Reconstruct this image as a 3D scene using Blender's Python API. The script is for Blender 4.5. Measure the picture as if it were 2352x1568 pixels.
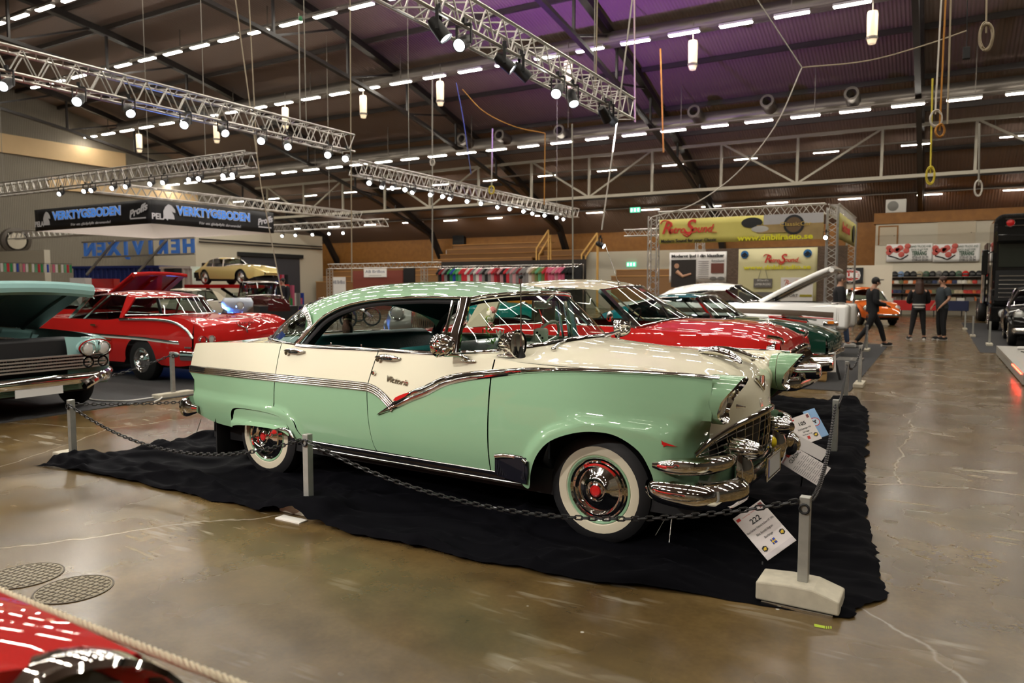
import bpy, bmesh, math, random
from mathutils import Vector, Matrix, Euler
from math import sin, cos, pi, radians, sqrt, atan2, exp
for o in list(bpy.data.objects): bpy.data.objects.remove(o)
S = bpy.context.scene
COL = S.collection
random.seed(7)
# ------------------------------------------------------------------ camera
EYE = 1.5256
FPX = 1690.0
PITCH = math.atan((784-657)/FPX)
cd = bpy.data.cameras.new('camera'); cam = bpy.data.objects.new('camera', cd); COL.objects.link(cam)
cd.sensor_width = 36; cd.lens = FPX/2352*36; cd.clip_start = .05; cd.clip_end = 300
cam.location = (0, 0, EYE); cam.rotation_euler = (pi/2-PITCH, 0, radians(30))
cd.dof.use_dof = True; cd.dof.focus_distance = 4.6; cd.dof.aperture_fstop = 2.8
S.camera = cam
# ------------------------------------------------------------------ world, exposure
w = bpy.data.worlds.new('hall_air'); S.world = w; w.use_nodes = True
w.node_tree.nodes['Background'].inputs[0].default_value = (.014, .011, .009, 1)
w.node_tree.nodes['Background'].inputs[1].default_value = 1.0
S.view_settings.view_transform = 'Standard'; S.view_settings.look = 'None'
S.view_settings.exposure = 0.35; S.view_settings.gamma = 1.0
S.cycles.max_bounces = 7; S.cycles.glossy_bounces = 5; S.cycles.transparent_max_bounces = 16
S.cycles.sample_clamp_indirect = 6.0; S.cycles.caustics_reflective = False; S.cycles.caustics_refractive = False
TUBE = 62.0            # radiance of the ceiling tubes
# ------------------------------------------------------------------ helpers
def V(*a): return Vector(a)
CAMQ = cam.rotation_euler.to_matrix()
def ray(px, py): return (CAMQ @ Vector(((px-1176)/FPX, -(py-784)/FPX, -1)))
def on_z(px, py, z=0):
    v = ray(px, py); return Vector((0,0,EYE)) + v*((z-EYE)/v.z)
def on_Y(px, py, y):
    v = ray(px, py); return Vector((0,0,EYE)) + v*(y/v.y)
def on_X(px, py, x):
    v = ray(px, py); return Vector((0,0,EYE)) + v*(x/v.x)
MATS = {}
def mat(name, col, rough=.5, metal=0, coat=0, emit=0, ecol=None, trans=0, ior=1.45, noise=None, bump=None, alpha=1, spec=.5, coat_rough=.03):
    if name in MATS: return MATS[name]
    m = bpy.data.materials.new(name); m.use_nodes = True; MATS[name] = m
    nt = m.node_tree; b = nt.nodes['Principled BSDF']; I = b.inputs
    c = (*col, 1)
    I['Base Color'].default_value = c; I['Roughness'].default_value = rough; I['Metallic'].default_value = metal
    I['Coat Weight'].default_value = coat; I['Coat Roughness'].default_value = coat_rough; I['IOR'].default_value = ior
    I['Transmission Weight'].default_value = trans; I['Alpha'].default_value = alpha; I['Specular IOR Level'].default_value = spec
    if emit:
        I['Emission Color'].default_value = (*(ecol or col), 1); I['Emission Strength'].default_value = emit
    tc = None
    if noise or bump:
        tc = nt.nodes.new('ShaderNodeTexCoord')
    if noise:
        sc, amt = noise
        n = nt.nodes.new('ShaderNodeTexNoise'); n.inputs['Scale'].default_value = sc; n.inputs['Detail'].default_value = 5
        nt.links.new(tc.outputs['Object'], n.inputs['Vector'])
        r = nt.nodes.new('ShaderNodeValToRGB')
        r.color_ramp.elements[0].position = .3; r.color_ramp.elements[1].position = .7
        r.color_ramp.elements[0].color = (*[x*(1-amt) for x in col], 1); r.color_ramp.elements[1].color = (*[min(1, x*(1+amt)) for x in col], 1)
        nt.links.new(n.outputs['Fac'], r.inputs['Fac']); nt.links.new(r.outputs['Color'], I['Base Color'])
    if bump:
        sc, st = bump
        n = nt.nodes.new('ShaderNodeTexNoise'); n.inputs['Scale'].default_value = sc; n.inputs['Detail'].default_value = 4
        nt.links.new(tc.outputs['Object'], n.inputs['Vector'])
        bp = nt.nodes.new('ShaderNodeBump'); bp.inputs['Strength'].default_value = st; bp.inputs['Distance'].default_value = .02
        nt.links.new(n.outputs['Fac'], bp.inputs['Height']); nt.links.new(bp.outputs['Normal'], I['Normal'])
    return m
def tag(o, label=None, cat=None, group=None, kind=None):
    if label: o['label'] = label
    if cat: o['category'] = cat
    if group: o['group'] = group
    if kind: o['kind'] = kind
    return o
def empty(name, loc=(0,0,0), rz=0, label=None, cat=None, group=None, parent=None):
    o = bpy.data.objects.new(name, None); COL.objects.link(o); o.location = loc; o.rotation_euler = (0,0,rz)
    o.empty_display_size = .1
    if parent: o.parent = parent
    return tag(o, label, cat, group)
def copy_tree(o, parent=None):
    c = o.copy(); COL.objects.link(c)
    if parent: c.parent = parent
    for ch in list(o.children): copy_tree(ch, c)
    return c
def inst(proto, used, loc, rz=0, label=None, group=None, rot=None, scale=None):
    """first use moves the prototype itself, later uses copy it and its parts"""
    o = proto if not used.get(proto.name_full) else copy_tree(proto)
    used[proto.name_full] = 1
    o.location = loc; o.rotation_euler = rot if rot else (0,0,rz)
    if scale: o.scale = scale if not isinstance(scale, (int,float)) else (scale,)*3
    if label: o['label'] = label
    if group: o['group'] = group
    return o
USED = {}
def frame_of(d):
    d = Vector(d).normalized(); u = Vector((0,0,1)) if abs(d.z) < .95 else Vector((1,0,0))
    a = d.cross(u).normalized(); b = a.cross(d).normalized(); return d, a, b
class MB:
    """collects shapes, then links them as ONE mesh object"""
    def __init__(s): s.v = []; s.f = []; s.m = []; s.cur = 0
    def add(s, vs, fs, mi=None):
        n = len(s.v); s.v += [tuple(p) for p in vs]; s.f += [tuple(i+n for i in f) for f in fs]
        s.m += [s.cur if mi is None else mi]*len(fs); return s
    def box(s, lo, hi, mi=None, M=None):
        x0,y0,z0 = lo; x1,y1,z1 = hi
        vs = [V(x,y,z) for x in (x0,x1) for y in (y0,y1) for z in (z0,z1)]
        if M: vs = [M @ p for p in vs]
        return s.add(vs, [(0,1,3,2),(4,6,7,5),(0,4,5,1),(2,3,7,6),(0,2,6,4),(1,5,7,3)], mi)
    def bar(s, p, q, wd, ht=None, mi=None):
        p = Vector(p); q = Vector(q); d,a,b = frame_of(q-p); ht = ht or wd
        vs = [e+a*(sx*wd/2)+b*(sy*ht/2) for e in (p,q) for sx,sy in ((-1,-1),(1,-1),(1,1),(-1,1))]
        return s.add(vs, [(3,2,1,0),(4,5,6,7)]+[(i,(i+1)%4,4+(i+1)%4,4+i) for i in range(4)], mi)
    def tube(s, path, r, n=8, closed=False, mi=None, cap=True):
        path = [Vector(p) for p in path]; N = len(path); vs = []; fs = []
        rr = r if isinstance(r, (list,tuple)) else [r]*N
        pa = None
        for i,p in enumerate(path):
            if closed: d = path[(i+1)%N]-path[i-1]
            else: d = path[min(i+1,N-1)]-path[max(i-1,0)]
            if d.length < 1e-9: d = Vector((0,0,1))
            d.normalize()
            if pa is None: _,a,b = frame_of(d)
            else:
                a = pa-d*pa.dot(d)
                if a.length < 1e-6: _,a,b = frame_of(d)
                a.normalize(); b = a.cross(d)
            pa = a
            vs += [p+(a*cos(t)+b*sin(t))*rr[i] for t in (2*pi*k/n for k in range(n))]
        M_ = N if closed else N-1
        for i in range(M_):
            for k in range(n):
                j = (i+1)%N; fs.append((i*n+k, i*n+(k+1)%n, j*n+(k+1)%n, j*n+k))
        if cap and not closed: fs += [tuple(range(n-1,-1,-1)), tuple((N-1)*n+k for k in range(n))]
        return s.add(vs, fs, mi)
    def cyl(s, p, q, r, r2=None, n=12, mi=None): return s.tube([p,q], [r, r if r2 is None else r2], n, mi=mi)
    def lathe(s, prof, o=(0,0,0), ax=(0,0,1), n=24, mi=None):
        """prof: (radius, height) pairs along the axis"""
        o = Vector(o); d,a,b = frame_of(ax); vs = []; fs = []; N = len(prof)
        for r,h in prof: vs += [o+d*h+(a*cos(t)+b*sin(t))*r for t in (2*pi*k/n for k in range(n))]
        for i in range(N-1):
            for k in range(n): fs.append((i*n+k, i*n+(k+1)%n, (i+1)*n+(k+1)%n, (i+1)*n+k))
        if mi is not None and isinstance(mi, (list,tuple)):
            m0 = []
            for i in range(N-1): m0 += [mi[i]]*n
            nb = len(s.v); s.v += [tuple(p) for p in vs]; s.f += [tuple(i+nb for i in f) for f in fs]; s.m += m0; return s
        return s.add(vs, fs, mi)
    def grid(s, rows, mi=None, cu=False, cv=False, fn=None):
        R = len(rows); C = len(rows[0]); fs = []; ms = []
        vs = [p for r in rows for p in r]
        for i in range(R if cu else R-1):
            for j in range(C if cv else C-1):
                k = s.cur if mi is None else mi
                if fn:
                    k = fn(i,j)
                    if k is None: continue
                fs.append((i*C+j, i*C+(j+1)%C, ((i+1)%R)*C+(j+1)%C, ((i+1)%R)*C+j)); ms.append(k)
        nb = len(s.v); s.v += [tuple(p) for p in vs]; s.f += [tuple(i+nb for i in f) for f in fs]; s.m += ms; return s
    def prism(s, poly, o, u, v, d, mi=None):
        """2-D outline (list of (a,b)) in the plane o+u*a+v*b, given depth vector d"""
        o = Vector(o); u = Vector(u); v = Vector(v); d = Vector(d); n = len(poly)
        vs = [o+u*a+v*b for a,b in poly]+[o+u*a+v*b+d for a,b in poly]
        return s.add(vs, [tuple(range(n-1,-1,-1)), tuple(range(n,2*n))]+[(i,(i+1)%n,n+(i+1)%n,n+i) for i in range(n)], mi)
    def ball(s, c, r, n=12, m=8, mi=None):
        c = Vector(c); r = Vector((r,r,r)) if isinstance(r,(int,float)) else Vector(r); vs = []; fs = []
        for i in range(m+1):
            t = pi*i/m
            vs += [c+Vector((r.x*sin(t)*cos(2*pi*k/n), r.y*sin(t)*sin(2*pi*k/n), r.z*cos(t))) for k in range(n)]
        for i in range(m):
            for k in range(n): fs.append((i*n+k, (i+1)*n+k, (i+1)*n+(k+1)%n, i*n+(k+1)%n))
        return s.add(vs, fs, mi)
    def xform(s, M): s.v = [tuple(M @ Vector(p)) for p in s.v]; return s
    def build(s, name, mats, parent=None, smooth=True, loc=None, rz=0, weld=True, solid=0, bevel=0, subd=0, angle=35, flip=False):
        me = bpy.data.meshes.new(name); me.from_pydata(s.v, [], s.f)
        mats = mats if isinstance(mats, (list,tuple)) else [mats]
        for m in mats: me.materials.append(m)
        me.polygons.foreach_set('material_index', s.m)
        bm = bmesh.new(); bm.from_mesh(me)
        if weld: bmesh.ops.remove_doubles(bm, verts=bm.verts, dist=1e-5)
        bmesh.ops.dissolve_degenerate(bm, edges=bm.edges, dist=1e-6)
        bmesh.ops.recalc_face_normals(bm, faces=bm.faces)
        if flip: bmesh.ops.reverse_faces(bm, faces=bm.faces)
        bm.to_mesh(me); bm.free()
        if smooth:
            me.polygons.foreach_set('use_smooth', [True]*len(me.polygons))
            try: me.set_sharp_from_angle(angle=radians(angle))
            except Exception: pass
        o = bpy.data.objects.new(name, me); COL.objects.link(o)
        if parent: o.parent = parent
        if loc is not None: o.location = loc
        if rz: o.rotation_euler = (0,0,rz)
        if bevel:
            b = o.modifiers.new('edge', 'BEVEL'); b.width = bevel; b.segments = 2; b.limit_method = 'ANGLE'
        if solid:
            b = o.modifiers.new('thick', 'SOLIDIFY'); b.thickness = solid; b.offset = 0
        if subd:
            b = o.modifiers.new('subd', 'SUBSURF'); b.levels = subd; b.render_levels = subd
        return o
def text(name, body, size, m, loc, rot=(pi/2,0,0), parent=None, shear=0, ext=.002, align='CENTER', fit=None, bold=0, sx=1, space=1):
    c = bpy.data.curves.new(name, 'FONT'); c.body = body; c.size = size; c.shear = shear; c.extrude = ext
    c.align_x = align; c.align_y = 'CENTER'; c.offset = bold; c.space_character = space; c.resolution_u = 3
    c.materials.append(m)
    t = bpy.data.objects.new(name, c); COL.objects.link(t)
    me = bpy.data.meshes.new_from_object(t); me.materials.clear(); me.materials.append(m); bpy.data.objects.remove(t); bpy.data.curves.remove(c)
    o = bpy.data.objects.new(name, me); COL.objects.link(o); o.rotation_euler = rot; o.location = loc
    if parent: o.parent = parent
    o.scale = (sx,1,1)
    if fit:
        w_ = max(v.co.x for v in me.vertices)-min(v.co.x for v in me.vertices); o.scale = (fit/max(w_,1e-6),1,1)
    return o
def lerp(a,b,t): return a+(b-a)*t
def smooth(a,b,x):
    t = max(0,min(1,(x-a)/(b-a))); return t*t*(3-2*t)
def pw(tab, x):
    """monotone piecewise cubic through (x, value) pairs"""
    n = len(tab)
    if x <= tab[0][0]: return tab[0][1]
    if x >= tab[-1][0]: return tab[-1][1]
    i = 0
    while tab[i+1][0] < x: i += 1
    def sl(k):
        if k <= 0 or k >= n-1: 
            a,b = (0,1) if k<=0 else (n-2,n-1)
            return (tab[b][1]-tab[a][1])/(tab[b][0]-tab[a][0])
        d0 = (tab[k][1]-tab[k-1][1])/(tab[k][0]-tab[k-1][0]); d1 = (tab[k+1][1]-tab[k][1])/(tab[k+1][0]-tab[k][0])
        return 0 if d0*d1 <= 0 else 2*d0*d1/(d0+d1)
    x0,y0 = tab[i]; x1,y1 = tab[i+1]; h = x1-x0; t = (x-x0)/h; m0 = sl(i)*h; m1 = sl(i+1)*h
    return (2*t**3-3*t*t+1)*y0+(t**3-2*t*t+t)*m0+(-2*t**3+3*t*t)*y1+(t**3-t*t)*m1
def cr(P, t):
    """Catmull-Rom through list of Vectors, t in [0, len-1]"""
    n = len(P); i = min(int(t), n-2); u = t-i
    p1 = P[i]; p2 = P[i+1]; p0 = P[i-1] if i > 0 else p1*2-p2; p3 = P[i+2] if i+2 < n else p2*2-p1
    return .5*((2*p1)+(p2-p0)*u+(2*p0-5*p1+4*p2-p3)*u*u+(3*p1-p0-3*p2+p3)*u**3)
def curve(P, per=6, closed=False):
    P = [Vector(p) for p in P]
    if closed:
        n = len(P); out = []
        for i in range(n):
            q = [P[i-1], P[i], P[(i+1)%n], P[(i+2)%n]]
            for k in range(per): out.append(cr(q, 1+k/per))
        return out
    return [cr(P, i/per) for i in range((len(P)-1)*per+1)]
def net(rows, nu=4, nv=4):
    """smooth surface through a net of points -> rows of points"""
    rows = [[Vector(p) for p in r] for r in rows]
    r2 = [curve(r, nv) for r in rows]; C = len(r2[0])
    cols = [curve([r[j] for r in r2], nu) for j in range(C)]
    return [[cols[j][i] for j in range(C)] for i in range(len(cols[0]))]
def mir(rows): return [[Vector((p.x,-p.y,p.z)) for p in r] for r in rows]
def strip(mb, pts, nrm, wd, th, mi=None, prof=None):
    """moulding along pts; nrm(i) outward direction; wd width (number or list), th height; half-round profile"""
    N = len(pts); prof = prof or [(-.5,0),(-.5,.35),(-.32,.8),(-.12,1),(.12,1),(.32,.8),(.5,.35),(.5,0)]; rows = []
    for i,p in enumerate(pts):
        p = Vector(p); d = (Vector(pts[min(i+1,N-1)])-Vector(pts[max(i-1,0)])).normalized()
        nn = Vector(nrm(i) if callable(nrm) else nrm); nn = (nn-d*nn.dot(d)).normalized(); s_ = d.cross(nn)
        w_ = wd[i] if isinstance(wd,(list,tuple)) else wd
        rows.append([p+s_*(a*w_)+nn*(b*th) for a,b in prof])
    mb.grid(rows, mi=mi)
    k = len(prof); 
    mb.add(rows[0], [tuple(range(k))], mi); mb.add(rows[-1], [tuple(range(k-1,-1,-1))], mi)
    return mb
# ------------------------------------------------------------------ shared materials
CHROME = mat('chrome', (.86,.85,.83), .05, 1)
CHROMED = mat('dull_chrome', (.70,.68,.65), .18, 1)
BLACK = mat('black_matte', (.008,.008,.009), .6)
RUBBER = mat('black_rubber', (.010,.010,.011), .55)
DARK = mat('dark_interior', (.012,.013,.014), .7)
ALU = mat('bare_aluminium', (.62,.60,.56), .35, .85)
GALV = mat('galvanised_steel', (.42,.42,.39), .45, .6, noise=(14,.12))
WHITEP = mat('white_paper', (.80,.78,.76), .6)
WHITE = mat('white_paint', (.75,.73,.68), .45)
INK = mat('black_ink', (.01,.01,.012), .5)
REDM = mat('red_enamel', (.55,.012,.012), .25, coat=.6)
LENS = mat('lamp_lens_clear', (.75,.76,.74), .12, .3, coat=1)
WIRE = mat('grey_wire', (.30,.28,.24), .5, .3)
def glassy(name, col, a=.16):
    m = bpy.data.materials.new(name); m.use_nodes = True; MATS[name] = m; nt = m.node_tree
    for n in list(nt.nodes): nt.nodes.remove(n)
    out = nt.nodes.new('ShaderNodeOutputMaterial'); t = nt.nodes.new('ShaderNodeBsdfTransparent'); g = nt.nodes.new('ShaderNodeBsdfGlossy')
    t.inputs[0].default_value = (*col, 1); g.inputs['Roughness'].default_value = .01
    mx = nt.nodes.new('ShaderNodeMixShader'); fr = nt.nodes.new('ShaderNodeFresnel'); fr.inputs[0].default_value = 1.5
    ge = nt.nodes.new('ShaderNodeNewGeometry'); ma = nt.nodes.new('ShaderNodeMath'); ma.operation = 'MULTIPLY_ADD'; ma.inputs[1].default_value = 1/1.5-1.5; ma.inputs[2].default_value = 1.5
    nt.links.new(ge.outputs['Backfacing'], ma.inputs[0]); nt.links.new(ma.outputs[0], fr.inputs[0])
    nt.links.new(fr.outputs[0], mx.inputs[0]); nt.links.new(t.outputs[0], mx.inputs[1]); nt.links.new(g.outputs[0], mx.inputs[2]); nt.links.new(mx.outputs[0], out.inputs[0])
    return m
GLASS = glassy('window_glass', (.86,.93,.88))
GLASSD = glassy('tinted_glass', (.50,.56,.53))
# ================================================================== THE HALL
def floor_mat():
    m = bpy.data.materials.new('polished_concrete'); m.use_nodes = True; nt = m.node_tree; L = nt.links.new; b = nt.nodes['Principled BSDF']
    tc = nt.nodes.new('ShaderNodeTexCoord')
    def noise(sc, det, dist=0, vec=None):
        n = nt.nodes.new('ShaderNodeTexNoise'); n.inputs['Scale'].default_value = sc; n.inputs['Detail'].default_value = det; n.inputs['Distortion'].default_value = dist
        L(vec or tc.outputs['Object'], n.inputs['Vector']); return n
    def ramp(src, p0, c0, p1, c1):
        r = nt.nodes.new('ShaderNodeValToRGB'); e = r.color_ramp.elements; e[0].position = p0; e[1].position = p1; e[0].color = c0; e[1].color = c1
        L(src, r.inputs['Fac']); return r
    def mix(fac, a, c, mode='MIX'):
        x = nt.nodes.new('ShaderNodeMix'); x.data_type = 'RGBA'; x.blend_type = mode
        (L(fac, x.inputs[0]) if not isinstance(fac, float) else setattr(x.inputs[0], 'default_value', fac))
        for sck, val in ((6,a),(7,c)):
            (L(val, x.inputs[sck]) if not isinstance(val, tuple) else setattr(x.inputs[sck], 'default_value', val))
        return x.outputs[2]
    n1 = noise(.55, 6, .6); n2 = noise(3.2, 7, .0); n3 = noise(38, 3)
    base = ramp(n1.outputs['Fac'], .32, (.088,.056,.020,1), .70, (.145,.099,.040,1)).outputs[0]
    mot = ramp(n2.outputs['Fac'], .35, (.60,.57,.53,1), .72, (1.25,1.22,1.18,1)).outputs[0]
    col = mix(.75, base, mot, 'MULTIPLY')
    grain = ramp(n3.outputs['Fac'], .3, (.86,.86,.86,1), .7, (1.1,1.1,1.1,1)).outputs[0]
    col = mix(.5, col, grain, 'MULTIPLY')
    # scratches and tyre scuffs: stretched noise in three directions
    for ang, sc, st, lo, hi, cc in ((20,26,.035,.60,.67,(.42,.38,.30,1)), (75,22,.03,.61,.68,(.46,.41,.33,1)), (-38,30,.03,.61,.67,(.40,.36,.28,1))):
        mp = nt.nodes.new('ShaderNodeMapping'); mp.inputs['Rotation'].default_value = (0,0,radians(ang)); mp.inputs['Scale'].default_value = (st*6, 1.0, 1)
        L(tc.outputs['Object'], mp.inputs['Vector'])
        ns = noise(sc*.35, 3, .2, mp.outputs[0])
        f = ramp(ns.outputs['Fac'], lo, (0,0,0,1), hi, (1,1,1,1)).outputs[0]
        pa = ramp(noise(1.1, 2).outputs['Fac'], .52, (0,0,0,1), .68, (.55,.55,.55,1)).outputs[0]
        mm = nt.nodes.new('ShaderNodeMath'); mm.operation = 'MULTIPLY'; L(f, mm.inputs[0]); L(pa, mm.inputs[1])
        col = mix(mm.outputs[0], col, cc)
    # fine cracks
    vo = nt.nodes.new('ShaderNodeTexVoronoi'); vo.feature = 'DISTANCE_TO_EDGE'; vo.inputs['Scale'].default_value = .27
    nw = noise(1.6, 5); add = nt.nodes.new('ShaderNodeMix'); add.data_type = 'RGBA'; add.blend_type = 'LINEAR_LIGHT'; add.inputs[0].default_value = .22
    L(tc.outputs['Object'], add.inputs[6]); L(nw.outputs['Color'], add.inputs[7]); L(add.outputs[2], vo.inputs['Vector'])
    cr_ = ramp(vo.outputs['Distance'], .0, (.55,.55,.55,1), .0022, (0,0,0,1)).outputs[0]
    col = mix(cr_, col, (.40,.36,.30,1))
    # white flecks
    v2 = nt.nodes.new('ShaderNodeTexVoronoi'); v2.inputs['Scale'].default_value = 2.6; L(tc.outputs['Object'], v2.inputs['Vector'])
    sp = ramp(v2.outputs['Distance'], .018, (.8,.8,.8,1), .028, (0,0,0,1)).outputs[0]
    col = mix(sp, col, (.55,.52,.46,1))
    L(col, b.inputs['Base Color'])
    rr = ramp(noise(1.4, 3).outputs['Fac'], .3, (.17,)*3+(1,), .75, (.34,)*3+(1,)); L(rr.outputs[0], b.inputs['Roughness'])
    b.inputs['Specular IOR Level'].default_value = .42
    return m
XL, XR, YN, YF = -50.0, 24.0, -26.0, 50.0
m = MB(); m.add([V(XL,YN,0),V(XR,YN,0),V(XR,YF,0),V(XL,YF,0)], [(0,1,2,3)])
tag(m.build('floor', floor_mat(), smooth=False), 'brown polished concrete hall floor with scratches and white scuffs', 'floor', kind='structure')
def roofz(y): return 15.0-.0060*(y-10)**2
def corrug(name, col, scale, axis=0, rough=.6, spec=.3):
    m = mat(name, col, rough, spec=spec); nt = m.node_tree; tc = nt.nodes.new('ShaderNodeTexCoord'); wv = nt.nodes.new('ShaderNodeTexWave')
    wv.bands_direction = 'XYZ'[axis]; wv.inputs['Scale'].default_value = scale; nt.links.new(tc.outputs['Object'], wv.inputs['Vector'])
    bp = nt.nodes.new('ShaderNodeBump'); bp.inputs['Strength'].default_value = .6; bp.inputs['Distance'].default_value = .04
    nt.links.new(wv.outputs['Fac'], bp.inputs['Height']); nt.links.new(bp.outputs[0], nt.nodes['Principled BSDF'].inputs['Normal']); return m
ROOFM = corrug('brown_roof_sheet', (.235,.172,.145), 2.2, 0)
m = MB(); ys = [YN+(YF-YN)*i/60 for i in range(61)]
m.grid([[V(x,y,roofz(y)) for x in (XL,-30,-10,XR)] for y in ys])
tag(m.build('ceiling', ROOFM), 'dark brown corrugated roof sheeting arching over the hall', 'ceiling', kind='structure')
# purlins under the sheeting, each one along the hall
PURL = mat('dark_steel_purlin', (.030,.022,.018), .6)
for k,y in enumerate([14,17,20,22,25,27.5,31,33.5,37,39.5,43,45.5]):
    m = MB(); z = roofz(y); m.box((XL+.1,y-.07,z-.22),(XR-.1,y+.07,z-.01))
    tag(m.build('trim_%d' % (k+1), PURL, smooth=False), kind='structure')
# walls
WALLG = corrug('olive_grey_sheet_wall', (.23,.205,.165), 3.0, 1)
def wall(name, pts, m_, **k):
    m = MB(); m.add(pts, [tuple(range(len(pts)))]); return tag(m.build(name, m_, smooth=False), kind='structure', **k)
wl = [V(XL,YN,0)]+[V(XL,YF,0)]+[V(XL,y,roofz(y)) for y in reversed(ys)]
wall('wall_left', wl, WALLG)
wall('wall_right', [V(XR,YN,0)]+[V(XR,YF,0)]+[V(XR,y,roofz(y)) for y in reversed(ys)], mat('dark_grey_wall', (.10,.09,.075), .8))
wall('wall_near', [V(XL,YN,0),V(XR,YN,0),V(XR,YN,roofz(YN)),V(XL,YN,roofz(YN))], mat('grey_board_wall', (.30,.27,.22), .8))
PLY = mat('orange_pine_boards', (.30,.125,.024), .55, noise=(3,.14))
CREAMW = mat('cream_painted_wall', (.60,.55,.44), .6)
wall('wall_far', [V(XL,YF,0),V(XR,YF,0),V(XR,YF,roofz(YF)+.5),V(XL,YF,roofz(YF)+.5)], PLY)
BEIGE = mat('beige_board', (.66,.47,.26), .6, noise=(1.5,.04))
for k,(a,b_) in enumerate((((0,305),(290,390)), ((112,405),(455,470)))):
    p = on_X(*a, XL+.2); q = on_X(*b_, XL+.2); m = MB()
    y0 = min(p.y,q.y) - (8 if k == 0 else 0); m.box((XL+.02,y0,min(p.z,q.z)),(XL+.2,max(p.y,q.y),max(p.z,q.z)))
    tag(m.build('wall_panel', BEIGE, smooth=False), ['large beige board panel high on the left hall wall', 'smaller beige board panel behind the black banner'][k], 'wall panel', 'beige panels on the left wall')
# ------------------------------------------------------------------ roof girders, each spanning the hall
GIRD = mat('dark_girder_steel', (.018,.014,.013), .5)
def girder(x, lab):
    r = empty('roof_girder', (x,0,0), 0, lab, 'girder', 'steel roof girders')
    def top(y): return roofz(y)-.35
    def bot(y):
        t = (y-10)/38.5; return top(y)-2.1*max(0, 1-abs(t)**2.2)-.25*abs(t) if abs(t) < 1 else top(y)-.3
    yy = [-22+i*2.2 for i in range(33)]
    yy = [y for y in yy if y <= 48.6]
    m = MB()
    for a,b in zip(yy,yy[1:]): m.bar((0,a,top(a)),(0,b,top(b)),.34,.30)
    m.bar((0,yy[-1],top(yy[-1])),(0,50,3.6),.36,.42)
    m.build('top_chord', GIRD, r, smooth=False)
    m = MB()
    for a,b in zip(yy,yy[1:]): m.bar((0,a,bot(a)),(0,b,bot(b)),.22,.16)
    m.build('bottom_chord', GIRD, r, smooth=False)
    m = MB()
    for i in range(0,len(yy)-2,2):
        m.bar((0,yy[i],top(yy[i])),(0,yy[i],bot(yy[i])),.10); m.bar((0,yy[i],bot(yy[i])),(0,yy[i+2]-.6,top(yy[i+2]-.6)),.09)
    m.build('web_bracing', GIRD, r, smooth=False)
for x,lab in ((-1,'dark steel roof girder above the aisle at right, behind the hanging ropes'),(-12.5,'dark steel roof girder reaching down behind the yellow stand banner'),(-24,'dark steel roof girder landing beside the wooden bleachers'),
    (-35.5,'dark steel roof girder landing at the far left end of the bleachers'),(-47,'dark steel roof girder nearest the olive left wall'),(10.5,'dark steel roof girder over the right side beyond the truck')):
    girder(x, lab)
# pale lattice beam along the hall
BEAMM = mat('pale_grey_beam_paint', (.33,.30,.24), .5)
yb = 40.0; zt_ = EYE+.188*yb+.02; zb_ = EYE+.1297*yb
r = empty('lattice_beam', (0,yb,0), 0, 'long pale grey lattice beam running under the roof before the bleachers', 'beam')
m = MB(); m.bar((-46,0,zt_),(14,0,zt_),.16); m.build('top_chord', BEAMM, r, smooth=False)
m = MB(); m.bar((-46,0,zb_),(14,0,zb_),.16); m.build('bottom_chord', BEAMM, r, smooth=False)
for k in range(16):
    x = -44.7+k*3.83
    m = MB(); m.bar((x,0,zb_),(x,0,zt_),.12); m.build('post', BEAMM, r, smooth=False)
    if k % 3 != 2 and k < 15:
        m = MB(); a,b = ((x,zt_),(x+3.83,zb_)) if k % 3 == 0 else ((x,zb_),(x+3.83,zt_))
        m.bar((a[0],0,a[1]),(b[0],0,b[1]),.10); m.build('diagonal', BEAMM, r, smooth=False)
# ------------------------------------------------------------------ rows of ceiling tubes, every lamp an object
LAMPBODY = mat('lamp_housing', (.45,.43,.40), .5)
TUBEM = mat('lit_tube_diffuser', (1,.95,.86), .5, emit=TUBE, ecol=(1,.93,.80))
lp = empty('ceiling_lamp', (0,0,-50), 0, None, 'ceiling lamp')
m = MB(); m.box((-.62,-.10,0),(.62,.10,.09)); m.build('housing', LAMPBODY, lp, smooth=False)
m = MB(); m.prism([(-.60,0),(-.585,-.035),(.585,-.035),(.60,0)], (0,-.085,0), (1,0,0), (0,0,1), (0,.17,0)); m.build('diffuser', TUBEM, lp, smooth=False)
ROWS = [ # Y, Z, spacing, first X, last X, label
 (18.2, EYE+.655*18.2, 2.0, -44, 6, 'first row, top left corner above the camera side'),
 (23.5, EYE+.48*23.5, 2.0, -44, 6, 'second row, running over the long left truss'),
 (29.0, EYE+.34*29, 2.0, -47, 9, 'third row, the one with round pendant lights'),
 (35.3, EYE+.2127*35.3, 2.0, -47, 11, 'fourth row, crossing the middle of the picture'),
 (41.0, EYE+.166*41, 4.0, -46, 12, 'fifth row, sparse and far off'),
 (47.0, EYE+.107*47, 4.0, -46, 8, 'sixth row, just above the bleachers'),
 (12.0, 13.2, 2.0, -30, 12, None), (6.0, 13.4, 2.0, -30, 12, None), (0.0, 12.6, 2.0, -26, 12, None), (-6.0, 11.4, 2.0, -24, 12, None), (-14.0, 9.2, 4.0, -22, 12, None)]
def px_of(p):
    q = CAMQ.transposed() @ (Vector(p)-Vector((0,0,EYE)))
    return None if q.z > -.1 else (1176+FPX*q.x/-q.z, 784-FPX*q.y/-q.z)
TRAY = mat('cable_tray_steel', (.16,.14,.12), .5, .5)
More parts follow.
